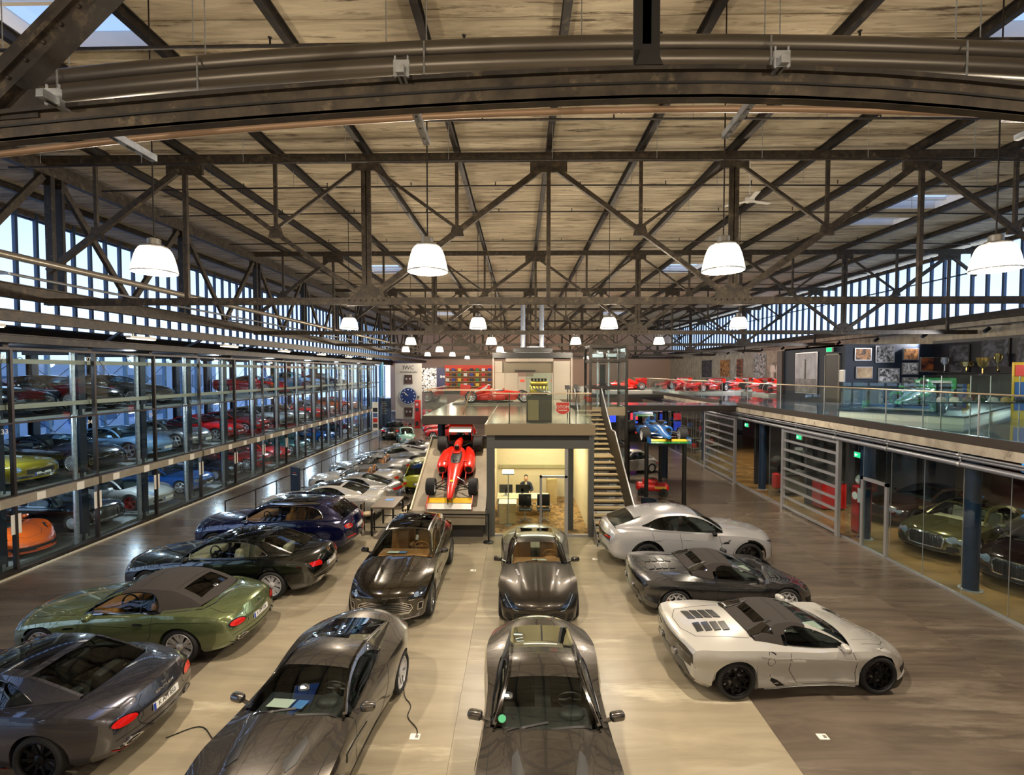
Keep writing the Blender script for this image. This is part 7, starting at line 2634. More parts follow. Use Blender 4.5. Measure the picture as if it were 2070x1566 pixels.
simple('air_unit', 'dark ventilation unit on the pavilion roof', 'ventilation unit', [('body', MB().add(*rbox((0, 0, .18), (2.6, 1.0, .35), .04)), M_DGREY), ('fan', MB().lathe([(.4, .36), (.4, .42), (.05, .44)], 16), M_GALV), ('bracket', MB().box((-1.2, -.5, 0), (1.2, .5, .02)), M_GALV)], (.9, 32.1, 7.09))

# engine on its cabinet
ec = thing('display_cabinet', 'dark wood cabinet with glass hood at the deck edge', 'cabinet', (.70, 17.15, 4.016))
obj('body', MB().box((-.45, -.35, 0), (.45, .35, .95)), mat('cabinet_dark', (54, 46, 38), .4), ec)
obj('door', MB().box((-.40, -.37, .08), (-.02, -.35, .80)), mat('cabinet_front', (140, 122, 84), .4), ec)
obj('door', MB().box((.02, -.37, .08), (.40, -.35, .80)), mat('cabinet_dark2', (70, 62, 50), .4), ec)
for lo, hi in (((-.45, -.35, .95), (.45, -.342, 1.75)), ((-.45, .342, .95), (.45, .35, 1.75)), ((-.45, -.35, .95), (-.442, .35, 1.75)), ((.442, -.35, .95), (.45, .35, 1.75)), ((-.45, -.35, 1.742), (.45, .35, 1.75))):
    obj('glass_hood', MB().box(lo, hi), M_RAILGLASS, ec)
M_GOLD = mat('engine_gold', (206, 176, 84), .3, .9)
en = thing('racing_engine', 'golden racing engine block inside the glass hood', 'engine', (.70, 17.15, 4.97))
obj('crankcase', MB().add(*rbox((0, 0, .2), (.66, .40, .34), .05)), M_GOLD, en, smooth=35)
for s_ in (1, -1):
    b_ = obj('cam_cover', MB().add(*rbox((0, s_ * .16, .44), (.62, .13, .14), .03)), M_GOLD, en, smooth=35)
    for k in range(5):
        obj('trumpet', MB().lathe([(.04, .46), (.035, .56), (.055, .60)], 10, (-.24 + .12 * k, s_ * .10, 0)), M_BLACK, b_)
    e_ = MB()
    for k in range(5):
        e_.tube([(-.24 + .12 * k, s_ * .2, .34), (-.24 + .12 * k, s_ * .30, .26), (.0 + .06 * k, s_ * .32, .14), (.42, s_ * .26, .1)], .022, 6)
    obj('exhaust_manifold', e_, M_SILVER, en, smooth=50)
obj('sump', MB().box((-.3, -.14, .0), (.3, .14, .06)), M_BLACK, en)
sg = thing('shield_sign', 'red shield-shaped sticker reading OTOM on the deck glass', 'sign', (1.50, 16.47, 4.55))
poly = [(-.22, .20), (.22, .20), (.22, -.10), (.12, -.18), (0, -.21), (-.12, -.18), (-.22, -.10)]
obj('border', MB().prism([(x * 1.08, z * 1.08) for x, z in poly], -.010, -.004, 'y'), M_WHITE, sg)
obj('shield', MB().prism(poly, -.016, -.010, 'y'), mat('shield_red', (206, 60, 44), .4), sg)
text('lettering', 'OTOM', .15, M_WHITE, sg, (0, -.018, .04), (PI / 2, 0, 0), .001)
obj('tagline', MB().box((-.15, -.019, -.085), (.15, -.016, -.055)), M_WHITE, sg)
for i, x in enumerate((1.85, 2.3)):
    simple('info_stand', 'slim black sign stand on the deck, %s' % ['nearer the engine', 'nearer the stairs'][i], 'stand', [('post', MB().box((-.02, -.02, 0.001), (.02, .02, 1.15)), M_BLACK), ('plate', MB().prism([(-.05, 1.12), (.12, 1.26), (.12, 1.28), (-.05, 1.14)], -.1, .1, 'x'), M_BLACK)], (x, 18.3 + i, 4.016))

# ---------------------------------------------------------------- office furniture and person
dkk = thing('office_desk', 'pale desk with metal legs inside the office', 'desk', (.05, 19.3, .012))
obj('top', MB().box((-.95, -.45, .70), (1.15, .45, .74)), mat('desk_top', (222, 208, 172), .4), dkk)
for x in (-.9, 1.1):
    for y in (-.4, .4):
        obj('leg', MB().box((x - .03, y - .03, 0), (x + .03, y + .03, .70)), M_SILVER, dkk)
cb = thing('side_cabinet', 'light wood cabinet at the left of the office', 'cabinet', (-.45, 18.2, .012))
obj('body', MB().box((-.32, -.3, 0), (.32, .3, .78)), M_WOOD, cb)
obj('door', MB().box((-.30, -.32, .03), (-.01, -.30, .75)), M_WOOD, cb)
obj('door', MB().box((.01, -.32, .03), (.30, -.30, .75)), M_WOOD, cb)
obj('top', MB().box((-.34, -.33, .78), (.34, .32, .80)), M_WHITE, cb)
for i, x in enumerate((-.55, .12)):
    mo = thing('monitor', 'black computer monitor seen from behind, %s on the desk' % ['left one', 'right one'][i], 'monitor', (x, 19.25, .752))
    obj('screen', MB().box((-.27, 0, .12), (.27, .04, .46)), M_BLACK, mo)
    obj('stand', MB().box((-.05, .0, 0.0), (.05, .05, .3)).box((-.12, -.06, 0), (.12, .12, .015)), M_SILVER, mo)
for i, x in enumerate((.22, .95)):
    ch = thing('visitor_chair', 'black swivel chair with crossed chrome foot, %s at the desk' % ['left one', 'right one'][i], 'chair', (x, 18.35, .012), R(180))
    obj('seat', MB().add(*rbox((0, 0, .46), (.48, .46, .06), .02)), M_BLACK, ch, smooth=35)
    bk = MB().add(*rbox((0, -.24, .76), (.50, .05, .46), .02))
    obj('backrest', bk, M_BLACK, ch, smooth=35)
    obj('column', MB().tube([(0, 0, .06), (0, 0, .44)], .03, 8), M_SILVER, ch)
    for k in range(4):
        a = PI / 4 + k * PI / 2
        obj('leg', MB().bar((0, 0, .09), (.30 * math.cos(a), .30 * math.sin(a), .03), .04, .03), M_SILVER, ch)
    for s_ in (-1, 1):
        obj('armrest', MB().tube([(s_ * .26, .1, .46), (s_ * .28, .12, .64), (s_ * .27, -.2, .66)], .018, 6), M_SILVER, ch)
fl_ = thing('floor_lamp', 'uplighter floor lamp with a glowing white head in the office', 'lamp', (-.42, 17.75, .012))
obj('base', MB().lathe([(.14, 0), (.14, .02), (.03, .03)], 16), M_SILVER, fl_)
obj('pole', MB().tube([(0, 0, .02), (0, 0, 1.95)], .018, 8), M_SILVER, fl_)
obj('head', MB().box((-.22, -.12, 1.95), (.22, .12, 2.0)), M_SILVER, fl_)
obj('lamp_shade', MB().box((-.21, -.11, 2.0), (.21, .11, 2.10)), glow('uplight', (255, 246, 224), 6.0), fl_)
simple('filing_cabinet', 'light wood cabinet along the right office wall', 'cabinet', [('body', MB().box((-.2, -.5, 0), (.2, .5, 1.1)), M_WOOD), ('door', MB().box((-.22, -.48, .03), (-.2, 0, 1.07)), M_WOOD), ('door', MB().box((-.22, .02, .03), (-.2, .48, 1.07)), M_WOOD)], (1.45, 21.2, .012))

M_SKIN = mat('skin', (206, 156, 122), .5)
M_SUIT = mat('navy_suit', (34, 38, 56), .7)
M_HAIR = mat('dark_hair', (38, 26, 18), .6)
pn = thing('person', 'person in navy jacket and white shirt bent over the office desk', 'person', (.28, 20.25, .012))
# continuous seated body
edges = [(0, 1), (1, 2), (2, 3), (2, 4), (4, 5), (5, 6), (2, 7), (7, 8), (8, 9), (0, 10), (10, 11), (11, 12), (0, 13), (13, 14), (14, 15)]
vs = [(0, .05, .52), (0, .02, .80), (0, -.10, 1.06), (0, -.16, 1.16), (-.19, -.08, 1.04), (-.28, -.20, .80), (-.14, -.48, .79), (.19, -.08, 1.04), (.28, -.20, .80), (.14, -.48, .79),
      (-.10, .0, .50), (-.12, -.42, .50), (-.12, -.40, .08), (.10, .0, .50), (.12, -.42, .50), (.12, -.40, .08)]
rad = [.16, .155, .13, .06, .075, .055, .04, .075, .055, .04, .10, .075, .05, .10, .075, .05]
me = bpy.data.meshes.new('body')
me.from_pydata(vs, edges, [])
bo = link('body', me, pn)
sk = bo.modifiers.new('skin', 'SKIN')
for i, r_ in enumerate(rad):
    me.skin_vertices[0].data[i].radius = (r_, r_ * (.75 if i in (0, 1, 2) else 1))
me.skin_vertices[0].data[0].use_root = True
bo.modifiers.new('sub', 'SUBSURF').levels = 2
bo.modifiers['sub'].render_levels = 2
me.materials.append(M_SUIT)
obj('shirt', MB().add(*rbox((0, -.19, 1.02), (.09, .06, .2), .02)), M_WHITE, pn)
hd = obj('head', MB().ball((0, -.24, 1.30), .105, 16, 12, (.80, .95, 1.15)), M_SKIN, pn, smooth=60)
obj('neck', MB().tube([(0, -.15, 1.12), (0, -.21, 1.24)], .055, 10), M_SKIN, pn)
obj('hair', MB().ball((0, -.21, 1.335), .11, 16, 12, (.82, .95, 1.05)), M_HAIR, pn, smooth=60)
obj('nose', MB().ball((0, -.345, 1.275), .02, 8, 6, (.8, 1, 1.3)), M_SKIN, hd)
for s_ in (-1, 1):
    obj('eye', MB().ball((s_ * .035, -.328, 1.30), .010, 8, 6), M_BLACK, hd)
    obj('ear', MB().ball((s_ * .085, -.235, 1.29), .024, 8, 6, (.4, .8, 1.2)), M_SKIN, hd)
    hm = MB().add(*rbox((s_ * .14, -.53, .785), (.07, .09, .025), .01))
    for k in range(4):
        L_ = [.06, .07, .065, .05][k]
        hm.tube([(s_ * .14 - .026 + .0175 * k, -.57, .785), (s_ * .14 - .027 + .018 * k, -.57 - L_ * .6, .79), (s_ * .14 - .027 + .018 * k, -.57 - L_, .775)], .008, 6)
    hm.tube([(s_ * .14 - s_ * .035, -.52, .785), (s_ * .14 - s_ * .06, -.56, .785), (s_ * .14 - s_ * .06, -.585, .78)], .009, 6)
    obj('hand', hm, M_SKIN, pn, smooth=50)
obj('mouth', MB().box((-.022, -.336, 1.238), (.022, -.328, 1.243)), mat('lips', (150, 80, 70), .5), hd)
oc = thing('office_chair', 'office chair under the person at the desk', 'chair', (.28, 20.4, .012))
obj('seat', MB().add(*rbox((0, -.08, .40), (.48, .46, .06), .02)), M_BLACK, oc)
obj('backrest', MB().add(*rbox((0, .22, .72), (.44, .05, .5), .02)), M_BLACK, oc)
obj('column', MB().tube([(0, 0, .05), (0, 0, .38)], .03, 8), M_SILVER, oc)
for k in range(5):
    a = k * 2 * PI / 5
    obj('leg', MB().bar((0, 0, .08), (.30 * math.cos(a), .30 * math.sin(a), .03), .04, .03), M_BLACK, oc)

# ---------------------------------------------------------------- high table and stools
M_DWOOD = noisy('dark_table_wood', (84, 72, 58), (118, 104, 86), (1, 8, 1), 3, 5, (.35, .5))
ht = thing('high_table', 'dark wooden high table with a blue leaflet beside the ramp', 'table', (-4.85, 17.30, 0))
obj('top', MB().box((-.42, -.75, .98), (.42, .75, 1.03)), M_DWOOD, ht)
for x in (-.38, .38):
    for y in (-.7, .7):
        obj('leg', MB().box((x - .03, y - .03, 0.001), (x + .03, y + .03, .98)), M_BLACK, ht)
for y in (-.7, .7):
    obj('foot_rail', MB().box((-.38, y - .015, .28), (.38, y + .015, .32)), M_BLACK, ht)
tag(obj('leaflet', MB().cbox((-4.85, 17.55, 1.034), (.3, .24, .006)), D_['paperblue']), 'blue leaflet lying on the high table', 'leaflet')
for i, (x, y, a) in enumerate(((-5.50, 17.0, -90), (-4.18, 16.95, 90), (-4.15, 17.7, 90))):
    c_ = thing('bar_stool', 'wooden bar stool with back at the high table, ' + ['on the left side', 'on the right side nearer', 'on the right side farther'][i], 'stool', (x, y, 0), R(a))
    obj('seat', MB().box((-.2, -.2, .66), (.2, .2, .70)), mat('stool_seat', (176, 158, 124), .5), c_)
    obj('backrest', MB().box((-.2, -.21, .84), (.2, -.18, 1.06)), M_DWOOD, c_)
    for sx in (-.18, .18):
        obj('leg', MB().box((sx - .02, -.21, 0.001), (sx + .02, -.17, 1.06)), M_BLACK, c_)
        obj('leg', MB().box((sx - .02, .16, 0.001), (sx + .02, .20, .66)), M_BLACK, c_)
    obj('foot_rail', MB().box((-.18, .17, .25), (.18, .19, .28)).box((-.18, -.20, .25), (.18, -.18, .28)), M_BLACK, c_)

# barriers
simple('info_totem', 'black upright sign board with a small red logo by the rope barrier', 'sign', [('panel', MB().box((-.28, -.04, .02), (.28, .04, 1.35)), M_NAVY), ('logo', MB().box((-.06, -.05, 1.08), (.06, -.04, 1.12)), M_RED), ('line', MB().box((-.14, -.05, 1.0), (.14, -.04, 1.02)), M_WHITE), ('foot', MB().box((-.3, -.2, 0), (.3, .2, .02)), M_BLACK)], (-10.5, 21.95, 0), R(-25))
bp = [(-11.1, 17.6), (-10.95, 19.4), (-10.9, 21.0), (-10.85, 23.6), (-10.8, 25.6), (-10.8, 27.6), (-10.8, 29.6), (-10.8, 31.6), (-10.7, 33.6), (-10.6, 35.6)]
for i, (x, y) in enumerate(bp):
    b_ = thing('barrier_post', 'thin black barrier post, %s along the aisle by the tower' % ['first', 'second', 'third', 'fourth', 'fifth', 'sixth', 'seventh', 'eighth', 'ninth', 'tenth'][i], 'barrier', (x, y, 0), 0, 'aisle barrier posts')
    obj('post', MB().tube([(0, 0, .02), (0, 0, .98)], .022, 8), M_BLACK, b_)
    obj('foot', MB().lathe([(.15, 0), (.15, .02), (.03, .04)], 14), M_BLACK, b_)
    if i + 1 < len(bp):
        dx, dy = bp[i + 1][0] - x, bp[i + 1][1] - y
        obj('belt', MB().bar((0, 0, .93), (dx, dy, .93), .008, .05), M_BLACK, b_)
b_ = thing('barrier_post', 'black barrier post with round foot in front of the ramp', 'barrier', (-1.05, 16.0, 0))
obj('post', MB().tube([(0, 0, .02), (0, 0, 1.0)], .025, 8), M_BLACK, b_)
obj('foot', MB().lathe([(.18, 0), (.18, .02), (.03, .045)], 18), M_BLACK, b_)
obj('belt', MB().bar((0, 0, .95), (-2.9, .05, .95), .008, .05), M_BLACK, b_)

# floor sockets and cables
for i, (x, y, lb) in enumerate(((-1.66, 7.35, 'small white floor socket plate with plugs between the two grey coupes'), (4.83, 7.45, 'small white floor plate right of the dark seam'), (-1.35, 13.7, 'small white floor plate in front of the office'), (2.35, 14.6, 'white floor plate by the stairs foot'))):
    f_ = thing('floor_socket', lb, 'socket', (x, y, 0))
    obj('plate', MB().cbox((0, 0, .004), (.16, .12, .008)), M_WHITE, f_)
    obj('outlet', MB().cbox((.03, 0, .010), (.05, .05, .006)), M_GREY, f_)
random.seed(3)
pts = [(-2.12, 8.42, .3), (-2.06, 8.3, .02)] + [(-2.0 + .34 * t + .05 * math.sin(9 * t), 8.2 - .82 * t, .012) for t in np.linspace(0, 1, 14)]
tag(obj('charging_cable', MB().tube(pts, .008, 6), M_BLACK), 'thin black cable from the grey coupe wheel to the floor socket', 'cable')
pts = [(-4.35, 7.3, .2), (-4.4, 7.32, .012)] + [(-4.45 - 1.15 * t, 7.35 - .15 * math.sin(7 * t), .012) for t in np.linspace(0, 1, 14)]
tag(obj('charging_cable', MB().tube(pts, .008, 6), M_BLACK), 'thin black cable on the floor behind the dark grey coupe', 'cable')

# ceiling fan
fn = thing('ceiling_fan', 'white three-bladed ceiling fan near the right of the roof', 'fan', (6.75, 14.2, 10.75))
obj('rod', MB().tube([(0, 0, .1), (0, 0, ZC - 10.75)], .02, 6), M_WHITE, fn)
obj('motor', MB().lathe([(.04, .22), (.13, .16), (.13, .04), (.05, 0)], 16), M_WHITE, fn, smooth=40)
for k in range(3):
    a = R(20 + 120 * k)
    b_ = MB().box((.12, -.07, .06), (.75, .07, .075))
    b_.xf(Matrix.Rotation(a, 4, 'Z'))
    obj('blade', b_, M_WHITE, fn)

# ---------------------------------------------------------------- gallery furnishings
nv = struct(thing('wall_navy', 'navy block', 'wall', (0, 0, 0)))
del nv['category']
obj('front', MB().box((17.5, 25.8, 4.15), (XR - .06, 26.0, 7.3)), M_NAVY, nv)
obj('side', MB().box((17.5, 26.0, 4.15), (17.7, 31.7, 7.3)), M_NAVY, nv)
obj('pier', MB().box((17.35, 31.7, 4.15), (17.9, 32.3, 7.2)), mat('pier_taupe', (88, 76, 74), .6), nv)
obj('cap', MB().box((17.5, 26.0, 7.2), (XR - .06, 31.7, 7.3)), M_NAVY, nv)
dd = struct(obj('door_1', MB().box((17.44, 26.25, 4.16), (17.50, 27.35, 6.75)), M_BLACK))
obj('door_frame', MB().box((17.42, 26.17, 4.16), (17.5, 26.25, 6.83)).box((17.42, 27.35, 4.16), (17.5, 27.43, 6.83)).box((17.42, 26.17, 6.75), (17.5, 27.43, 6.83)), M_GREY, dd)


def framed(label, face, p, w, h, m, fm=None):
    """picture on a wall; face 'y': hangs facing -y, 'x': facing -x"""
    t = thing('framed_picture', label, 'picture', p)
    if face == 'x':
        t.rotation_euler = (0, 0, -PI / 2)
    obj('frame', MB().box((-w / 2 - .05, -.05, -h / 2 - .05), (w / 2 + .05, 0, h / 2 + .05)), fm or M_SILVER, t)
    obj('print', MB().box((-w / 2, -.06, -h / 2), (w / 2, -.05, h / 2)), m, t)
    return t


BWP = noisy('print_monochrome', (34, 34, 38), (206, 206, 206), nscale=3.5, lo=.40, hi=.60, distort=1.5)
OR1 = noisy('print_warm', (60, 34, 24), (214, 150, 86), nscale=3, lo=.40, hi=.62, distort=1.2)
DUSK = noisy('print_dusk', (40, 26, 40), (190, 110, 60), (1, 1, 3), 2, 4, lo=.4, hi=.65)
DIM = noisy('print_dim', (24, 26, 32), (90, 92, 100), nscale=3, lo=.4, hi=.62, distort=1)
t = framed('tall black and white poster of a lone figure on a track', 'x', (17.48, 29.2, 5.75), 2.1, 2.4, noisy('print_track', (120, 116, 124), (196, 194, 204), (1, 1, .6), 1.2, 5, lo=.3, hi=.7))
obj('figure', MB().add(*rbox((-.05, -.065, .15), (.14, .01, 1.05), .004)).ball((-.05, -.065, .76), .07, 10, 6, (1, .1, 1.2)), M_BLACK, t)
obj('ground', MB().box((-1.05, -.066, -1.2), (1.05, -.061, -.35)), noisy('print_ground', (70, 66, 70), (150, 146, 150), nscale=2), t)
px_ = lambda u: (u - 1050) / 960 * 25.8
pz_ = lambda v: 5.8 - (v - 752) / 960 * 25.8
for i, (u0, v0, u1, v1, m_, lb) in enumerate(((1718, 704, 1751, 729, OR1, 'orange-toned picture of two figures, top left on the navy wall'), (1759, 699, 1796, 733, BWP, 'black and white group picture, top middle on the navy wall'), (1813, 704, 1844, 728, OR1, 'warm picture of seated figures, top right on the navy wall'),
                                         (1847, 722, 1888, 751, DUSK, 'dusky orange race picture with violet tones'), (1721, 741, 1754, 765, noisy('print_desert', (150, 120, 84), (210, 186, 150), nscale=2), 'sandy picture with raised arms, lower left on the navy wall'), (1765, 744, 1807, 774, BWP, 'wide black and white crowd picture, lower middle'), (1812, 733, 1844, 757, BWP, 'black and white motorcycle picture under the warm one'), (1813, 762, 1844, 786, BWP, 'small black and white picture at the bottom of the navy wall'))):
    framed(lb, 'y', ((px_(u0) + px_(u1)) / 2, 25.79, (pz_(v0) + pz_(v1)) / 2), (px_(u1) - px_(u0)) - .1, (pz_(v0) - pz_(v1)) - .1, m_)
framed('small white notice sheet beside the dark gallery door', 'x', (17.48, 25.98, 5.6), .35, .55, M_WHITE)
for i, (u, v) in enumerate(((1680, 703), (1606, 679))):
    s_ = thing('exit_sign', ['lit green exit sign over the gallery door', 'lit green exit sign high at the clerestory'][i], 'sign', (17.3, 26.8, 7.05) if i == 0 else (21.9, 38.0, 8.9))
    obj('box', MB().cbox((0, 0, 0), (.08, .5, .26)), M_WHITE, s_)
    obj('face', MB().cbox((-.045, 0, 0), (.01, .45, .22)), glow('exit_green', (40, 190, 120), 1.6), s_)
    obj('bracket', MB().cbox((.25, 0, .0), (.5, .05, .05)), M_GALV, s_)
tc_ = struct(obj('wall_trophy', MB().box((22.1, 13, 4.15), (XR - .06, 25.8, 7.45)), mat('trophy_wall', (22, 22, 30), .4)))
for i, (y, z, w, h) in enumerate(((24.2, 6.75, 1.0, .75), (24.2, 5.9, 1.0, .7), (22.4, 6.7, 1.2, 1.2), (20.8, 6.7, 1.2, 1.3), (19.0, 6.6, 1.2, 1.3))):
    framed('dim framed picture on the black trophy wall, %s' % ['top left', 'below the top left one', 'second along', 'third along', 'fourth along'][i], 'x', (22.08, y, z), w, h, DIM, M_DGREY)
sf = thing('trophy_shelf', 'long dark shelf with the trophies on the black wall', 'shelf', (21.8, 0, 5.80))
obj('board', MB().box((-.25, 14, -.03), (.28, 25.4, 0)), M_DGREY, sf)
obj('bracket', MB().box((.2, 14, -.2), (.28, 25.4, -.03)), M_DGREY, sf)
M_TRO = mat('trophy_gold', (206, 178, 110), .2, .95)
for i, (y, h, r_, sl_) in enumerate(((24.6, .75, .16, 1), (23.4, .50, .26, 0), (21.9, .85, .13, 1), (20.2, .7, .3, 0), (18.8, .55, .22, 1), (17.6, .8, .18, 0))):
    t = thing('trophy', 'polished trophy cup on the dark shelf, ' + ['tall flared one at the corner', 'wide two-handled one', 'tallest slim one', 'broad bowl', 'low silver one', 'tall one at the end'][i], 'trophy', (21.7, y, 5.80))
    mm_ = M_TRO if i in (1, 2, 5) else M_SILVER
    obj('foot', MB().lathe([(r_ * .6, 0), (r_ * .6, .05), (r_ * .2, .08)], 16), M_BLACK, t, smooth=40)
    obj('cup', MB().lathe([(r_ * .18, .08), (r_ * .15, h * .45), (r_ * .6, h * .55), (r_, h), (r_ * .95, h), (r_ * .5, h * .58)], 18), mm_, t, smooth=40)
    for s_ in (-1, 1):
        obj('handle', MB().tube([(0, s_ * r_ * .9, h * .95), (0, s_ * r_ * 1.4, h * .85), (0, s_ * r_ * 1.2, h * .65), (0, s_ * r_ * .6, h * .58)], .015, 6), mm_, t, smooth=50)
# cap display
cs = thing('cap_case', 'long glass display case holding a row of caps', 'display case', (0, 13.7, 4.15))
obj('shelf', MB().box((11.75, -.3, .78), (15.9, .3, .81)), mat('case_shelf', (40, 70, 84), .2), cs)
obj('top_pane', MB().box((11.75, -.3, 1.55), (15.9, .3, 1.562)), M_RAILGLASS, cs)
obj('front_pane', MB().box((11.75, -.31, 0.001), (15.9, -.30, 1.55)), M_RAILGLASS, cs)
obj('back_pane', MB().box((11.75, .30, 0.001), (15.9, .31, 1.55)), M_RAILGLASS, cs)
for x in (11.75, 13.1, 14.5, 15.88):
    obj('upright', MB().box((x, -.3, 0.001), (x + .02, -.28, 1.55)).box((x, .28, 0.001), (x + .02, .3, 1.55)), M_GALV, cs)
cc = [('pale grey', (196, 196, 198)), ('white', (228, 228, 226)), ('mid grey', (120, 122, 128)), ('dark green', (30, 60, 50)), ('silver', (186, 190, 196)), ('tan', (170, 140, 80)), ('black', (20, 20, 24)), ('light grey', (170, 174, 180)), ('off-white', (210, 208, 200)), ('red', (196, 24, 28)), ('bright red', (214, 30, 30))]
me_cap = MB().lathe([(.105, 0), (.112, .05), (.095, .10), (.05, .135), (.001, .14)], 18).mesh('crown', None, 40)
me_bill = MB().prism([(-.09, -.08), (-.07, -.18), (0, -.215), (.07, -.18), (.09, -.08)], 0, .012, 'z').mesh('bill', None)
for i, (nm, c_) in enumerate(cc):
    t = thing('baseball_cap', '%s baseball cap in the glass display case' % nm, 'cap', (11.95 + .36 * i, 13.62, 4.962), R(12 * (i % 3 - 1)), 'caps in the display case')
    m_ = mat('cap_' + nm.replace(' ', '_'), c_, .7)
    for n_, me_ in (('crown', me_cap), ('bill', me_bill)):
        slot(me_)
        remat(link(n_, me_, t), m_)
for i, (x, h) in enumerate(((13.2, .5), (14.6, .42))):
    t = thing('trophy', 'golden cup standing on the cap display case, %s' % ['left one', 'right one'][i], 'trophy', (x, 13.75, 5.712))
    obj('foot', MB().lathe([(.08, 0), (.08, .03), (.02, .05)], 14), M_BLACK, t)
    obj('cup', MB().lathe([(.02, .05), (.02, h * .4), (.10, h * .55), (.16, h), (.15, h)], 18), M_TRO, t, smooth=40)
simple('poster_totem', 'orange and blue poster board at the right edge of the gallery', 'poster', [('board', MB().box((-.5, 0, 0), (.5, .06, 2.0)), M_F1YEL), ('print', MB().box((-.45, -.01, .3), (.45, 0, 1.3)), M_F1BLUE), ('header', MB().box((-.45, -.01, 1.5), (.45, 0, 1.9)), mat('header_red', (224, 62, 36)))], (17.9, 17.0, 4.15))
simple('white_bench', 'low white bench block on the near gallery floor', 'bench', [('block', MB().box((-1.5, -.6, 0), (1.5, .6, .42)), M_WHITE), ('pad', MB().box((-1.5, -.6, .42), (1.5, .6, .47)), mat('bench_top', (222, 214, 196), .5))], (13.5, 10.6, 4.15), R(8))
simple('red_panel', 'deep red display block by the right wall of the gallery', 'display block', [('block', MB().box((-.6, -.4, 0), (.6, .4, .9)), mat('block_red', (120, 18, 30), .4)), ('cap', MB().box((-.62, -.42, .9), (.62, .42, .94)), M_WHITE)], (17.2, 15.2, 4.15))
# spot track on the concrete band
tk = thing('spot_track', 'thin black lighting track along the gallery concrete band', 'track', (21.6, 0, 7.95))
obj('rail', MB().box((-.02, 12, 0), (.02, 60, .04)), M_BLACK, tk)
for k in range(6):
    obj('arm', MB().box((0, 14 + 8 * k, .01), (.75, 14.05 + 8 * k, .03)), M_BLACK, tk)
for k in range(12):
    y = 15.5 + 3.4 * k
    t = thing('spotlight', 'black spotlight on the gallery track, number %s from the front' % ['one', 'two', 'three', 'four', 'five', 'six', 'seven', 'eight', 'nine', 'ten', 'eleven', 'twelve'][k], 'lamp', (21.6, y, 7.93), 0, 'gallery spotlights')
    obj('stem', MB().tube([(0, 0, .02), (0, 0, -.12)], .02, 6), M_BLACK, t)
    obj('can', MB().tube([(.06, 0, -.10), (-.16, 0, -.26)], .085, 12), M_BLACK, t)
    ld = bpy.data.lights.new('track_light', 'SPOT')
    ld.energy = GAL_W
    ld.spot_size = R(125)
    ld.spot_blend = .7
    ld.color = (.95, .95, 1.0)
    ld.shadow_soft_size = .08
    lo = bpy.data.objects.new('track_light', ld)
    COL.objects.link(lo)
    lo.parent = t
    lo.location = (-.22, 0, -.30)
    lo.rotation_euler = (0, R(56), 0)
# race suits and pictures farther along the gallery
for i in range(7):
    y = 36.2 + .9 * i
    t = thing('racing_suit', '%s racing overall hanging on the gallery wall, %s' % (('orange' if i == 0 else 'white'), ['at the near end of the row', 'second', 'third', 'fourth', 'fifth', 'sixth', 'last in the row'][i]), 'overall', (22.0, y, 4.8), 0, 'racing overalls')
    m_ = P_ORANGE if i == 0 else M_F1WHITE
    obj('torso', MB().add(*rbox((0, 0, 1.25), (.22, .5, .8), .08)), m_, t, smooth=40)
    for s_ in (-1, 1):
        obj('sleeve', MB().tube([(0, s_ * .26, 1.55), (0, s_ * .36, 1.0)], .08, 8), m_, t)
        obj('trouser_leg', MB().tube([(0, s_ * .13, .9), (0, s_ * .14, .05)], .11, 8), m_, t)
    obj('hanger', MB().tube([(.0, -.2, 1.66), (0, 0, 1.78), (0, .2, 1.66)], .012, 5).tube([(0, 0, 1.78), (.37, 0, 1.85)], .012, 5), M_BLACK, t)
for i, (y, z, w, h, m_) in enumerate(((44.5, 6.4, 2.2, 2.2, BWP), (48.5, 6.2, 1.4, 1.8, DUSK), (52, 6.2, 2.4, 1.8, OR1), (57, 6.2, 3.0, 2.0, DIM))):
    framed('large picture on the far gallery wall, %s' % ['pale one after the overalls', 'narrow dusky one', 'warm-toned one', 'dark one at the end'][i], 'x', (22.352, y, z), w, h, m_)

# ---------------------------------------------------------------- right aisle, under the deck
simple('ride_car', 'red ride-on toy car on the floor behind the stairs', 'toy car', [('body', MB().add(*rbox((0, 0, .38), (1.5, .72, .36), .14)), M_RED), ('cabin', MB().add(*rbox((-.1, 0, .62), (.7, .6, .3), .12)), M_RED), ('seat', MB().add(*rbox((-.1, 0, .66), (.4, .4, .26), .05)), M_BLACK), ('stripe', MB().box((.1, -.37, .36), (.6, -.36, .46)), M_F1YEL)] +
       [('wheel', MB().lathe([(.05, -.07), (.19, -.07), (.19, .07), (.05, .07)], 16, (x, y, .2), 'y', True), M_BLACK) for x in (-.48, .5) for y in (-.36, .36)], (6.3, 22.5, 0), R(-10))
simple('armchair', 'dark blue curved armchair behind the stairs', 'armchair', [('seat', MB().lathe([(.001, .40), (.30, .40), (.34, .36), (.34, .12), (.001, .12)], 20), M_NAVY), ('backrest', MB().grid([[(.38 * math.cos(a) * f, .38 * math.sin(a) * f, z) for f, z in ((.9, .12), (1.0, .12), (1.02, .75), (.9, .75))] for a in np.linspace(-2.1, 2.1, 16)], close=True), M_NAVY), ('base', MB().lathe([(.25, 0.001), (.25, .12)], 16), M_BLACK)], (5.1, 18.7, 0))
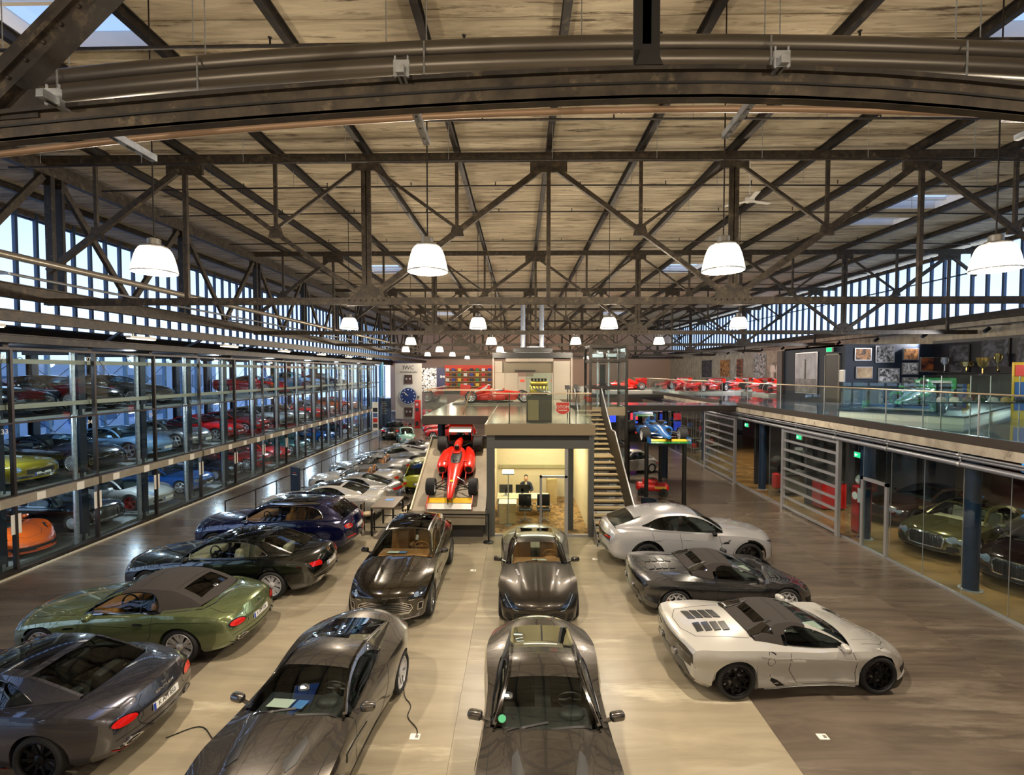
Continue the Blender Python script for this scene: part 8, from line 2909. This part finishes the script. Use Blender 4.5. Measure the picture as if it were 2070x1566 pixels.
simple('grey_armchair', 'dark grey curved armchair just behind the white off-roader', 'armchair', [('seat', MB().lathe([(.001, .40), (.30, .40), (.34, .36), (.34, .12), (.001, .12)], 20), M_DGREY), ('backrest', MB().grid([[(.38 * math.cos(a) * f, .38 * math.sin(a) * f, z) for f, z in ((.9, .12), (1.0, .12), (1.02, .75), (.9, .75))] for a in np.linspace(-2.1, 2.1, 16)], close=True), M_DGREY), ('base', MB().lathe([(.25, 0.001), (.25, .12)], 16), M_BLACK)], (5.0, 17.55, 0), R(40))
simple('round_table', 'white drum side table behind the white off-roader', 'table', [('drum', MB().lathe([(.001, .55), (.34, .55), (.36, .52), (.36, .0)], 24), M_WHITE), ('bowl', MB().lathe([(.05, .55), (.2, .60), (.21, .62)], 16), M_GREY)], (5.95, 18.2, 0))
for i, (x, y, h) in enumerate(((9.6, 40, 2.6), (9.0, 46, 2.8))):
    simple('column_screen', 'lit red and blue advertising column in the right aisle, %s one' % ['nearer', 'farther'][i], 'advertising column', [('body', MB().box((-.35, -.2, 0), (.35, .2, h)), M_BLACK), ('screen', MB().box((-.3, -.22, h * .35), (.3, -.2, h * .65)), glow('ad_blue', (60, 80, 220), 1.2)), ('band', MB().box((-.3, -.22, h * .7), (.3, -.2, h * .92)), glow('ad_red', (230, 60, 70), 1.2))], (x, y, 0))
for k in range(3):
    simple('motor_shelf', 'shelf of engine parts behind the shop glass, %s along the aisle' % ['first', 'second', 'third'][k], 'shelf', [('board', MB().box((-.3, -1.2, z), (.3, 1.2, z + .04)), M_GREY) for z in (.4, 1.1, 1.8, 2.5)] + [('upright', MB().box((-.3, y, 0.006), (-.26, y + .04, 2.9)).box((.26, y, 0.006), (.3, y + .04, 2.9)), M_GREY) for y in (-1.2, 1.16)], (12.4, 31.5 + 3.2 * k, 0))
    for j in range(6):
        tag(obj('engine_part', MB().add(*rbox((12.4, 30.6 + 3.2 * k + .34 * j, [.6, 1.3, 2.0][j % 3]), (.4, .28, .3), .06)), [M_SILVER, M_RED, D_['black'], M_F1BLUE][(j + k) % 4]), '%s engine part on the %s shelf behind the shop glass, %s along' % (['silver', 'red', 'black', 'blue'][(j + k) % 4], ORD[k], ORD[j]), 'engine part', 'engine parts on the shelves')

# lettering becomes plain mesh
bpy.context.view_layer.update()
_dg = bpy.context.evaluated_depsgraph_get()
for o in TEXTS:
    me = bpy.data.meshes.new_from_object(o.evaluated_get(_dg))
    n = bpy.data.objects.new('lettering_mesh', me)
    COL.objects.link(n)
    n.parent = o.parent
    n.location, n.rotation_euler, n.scale = o.location, o.rotation_euler, o.scale
    nm = o.name
    bpy.data.objects.remove(o)
    n.name = nm
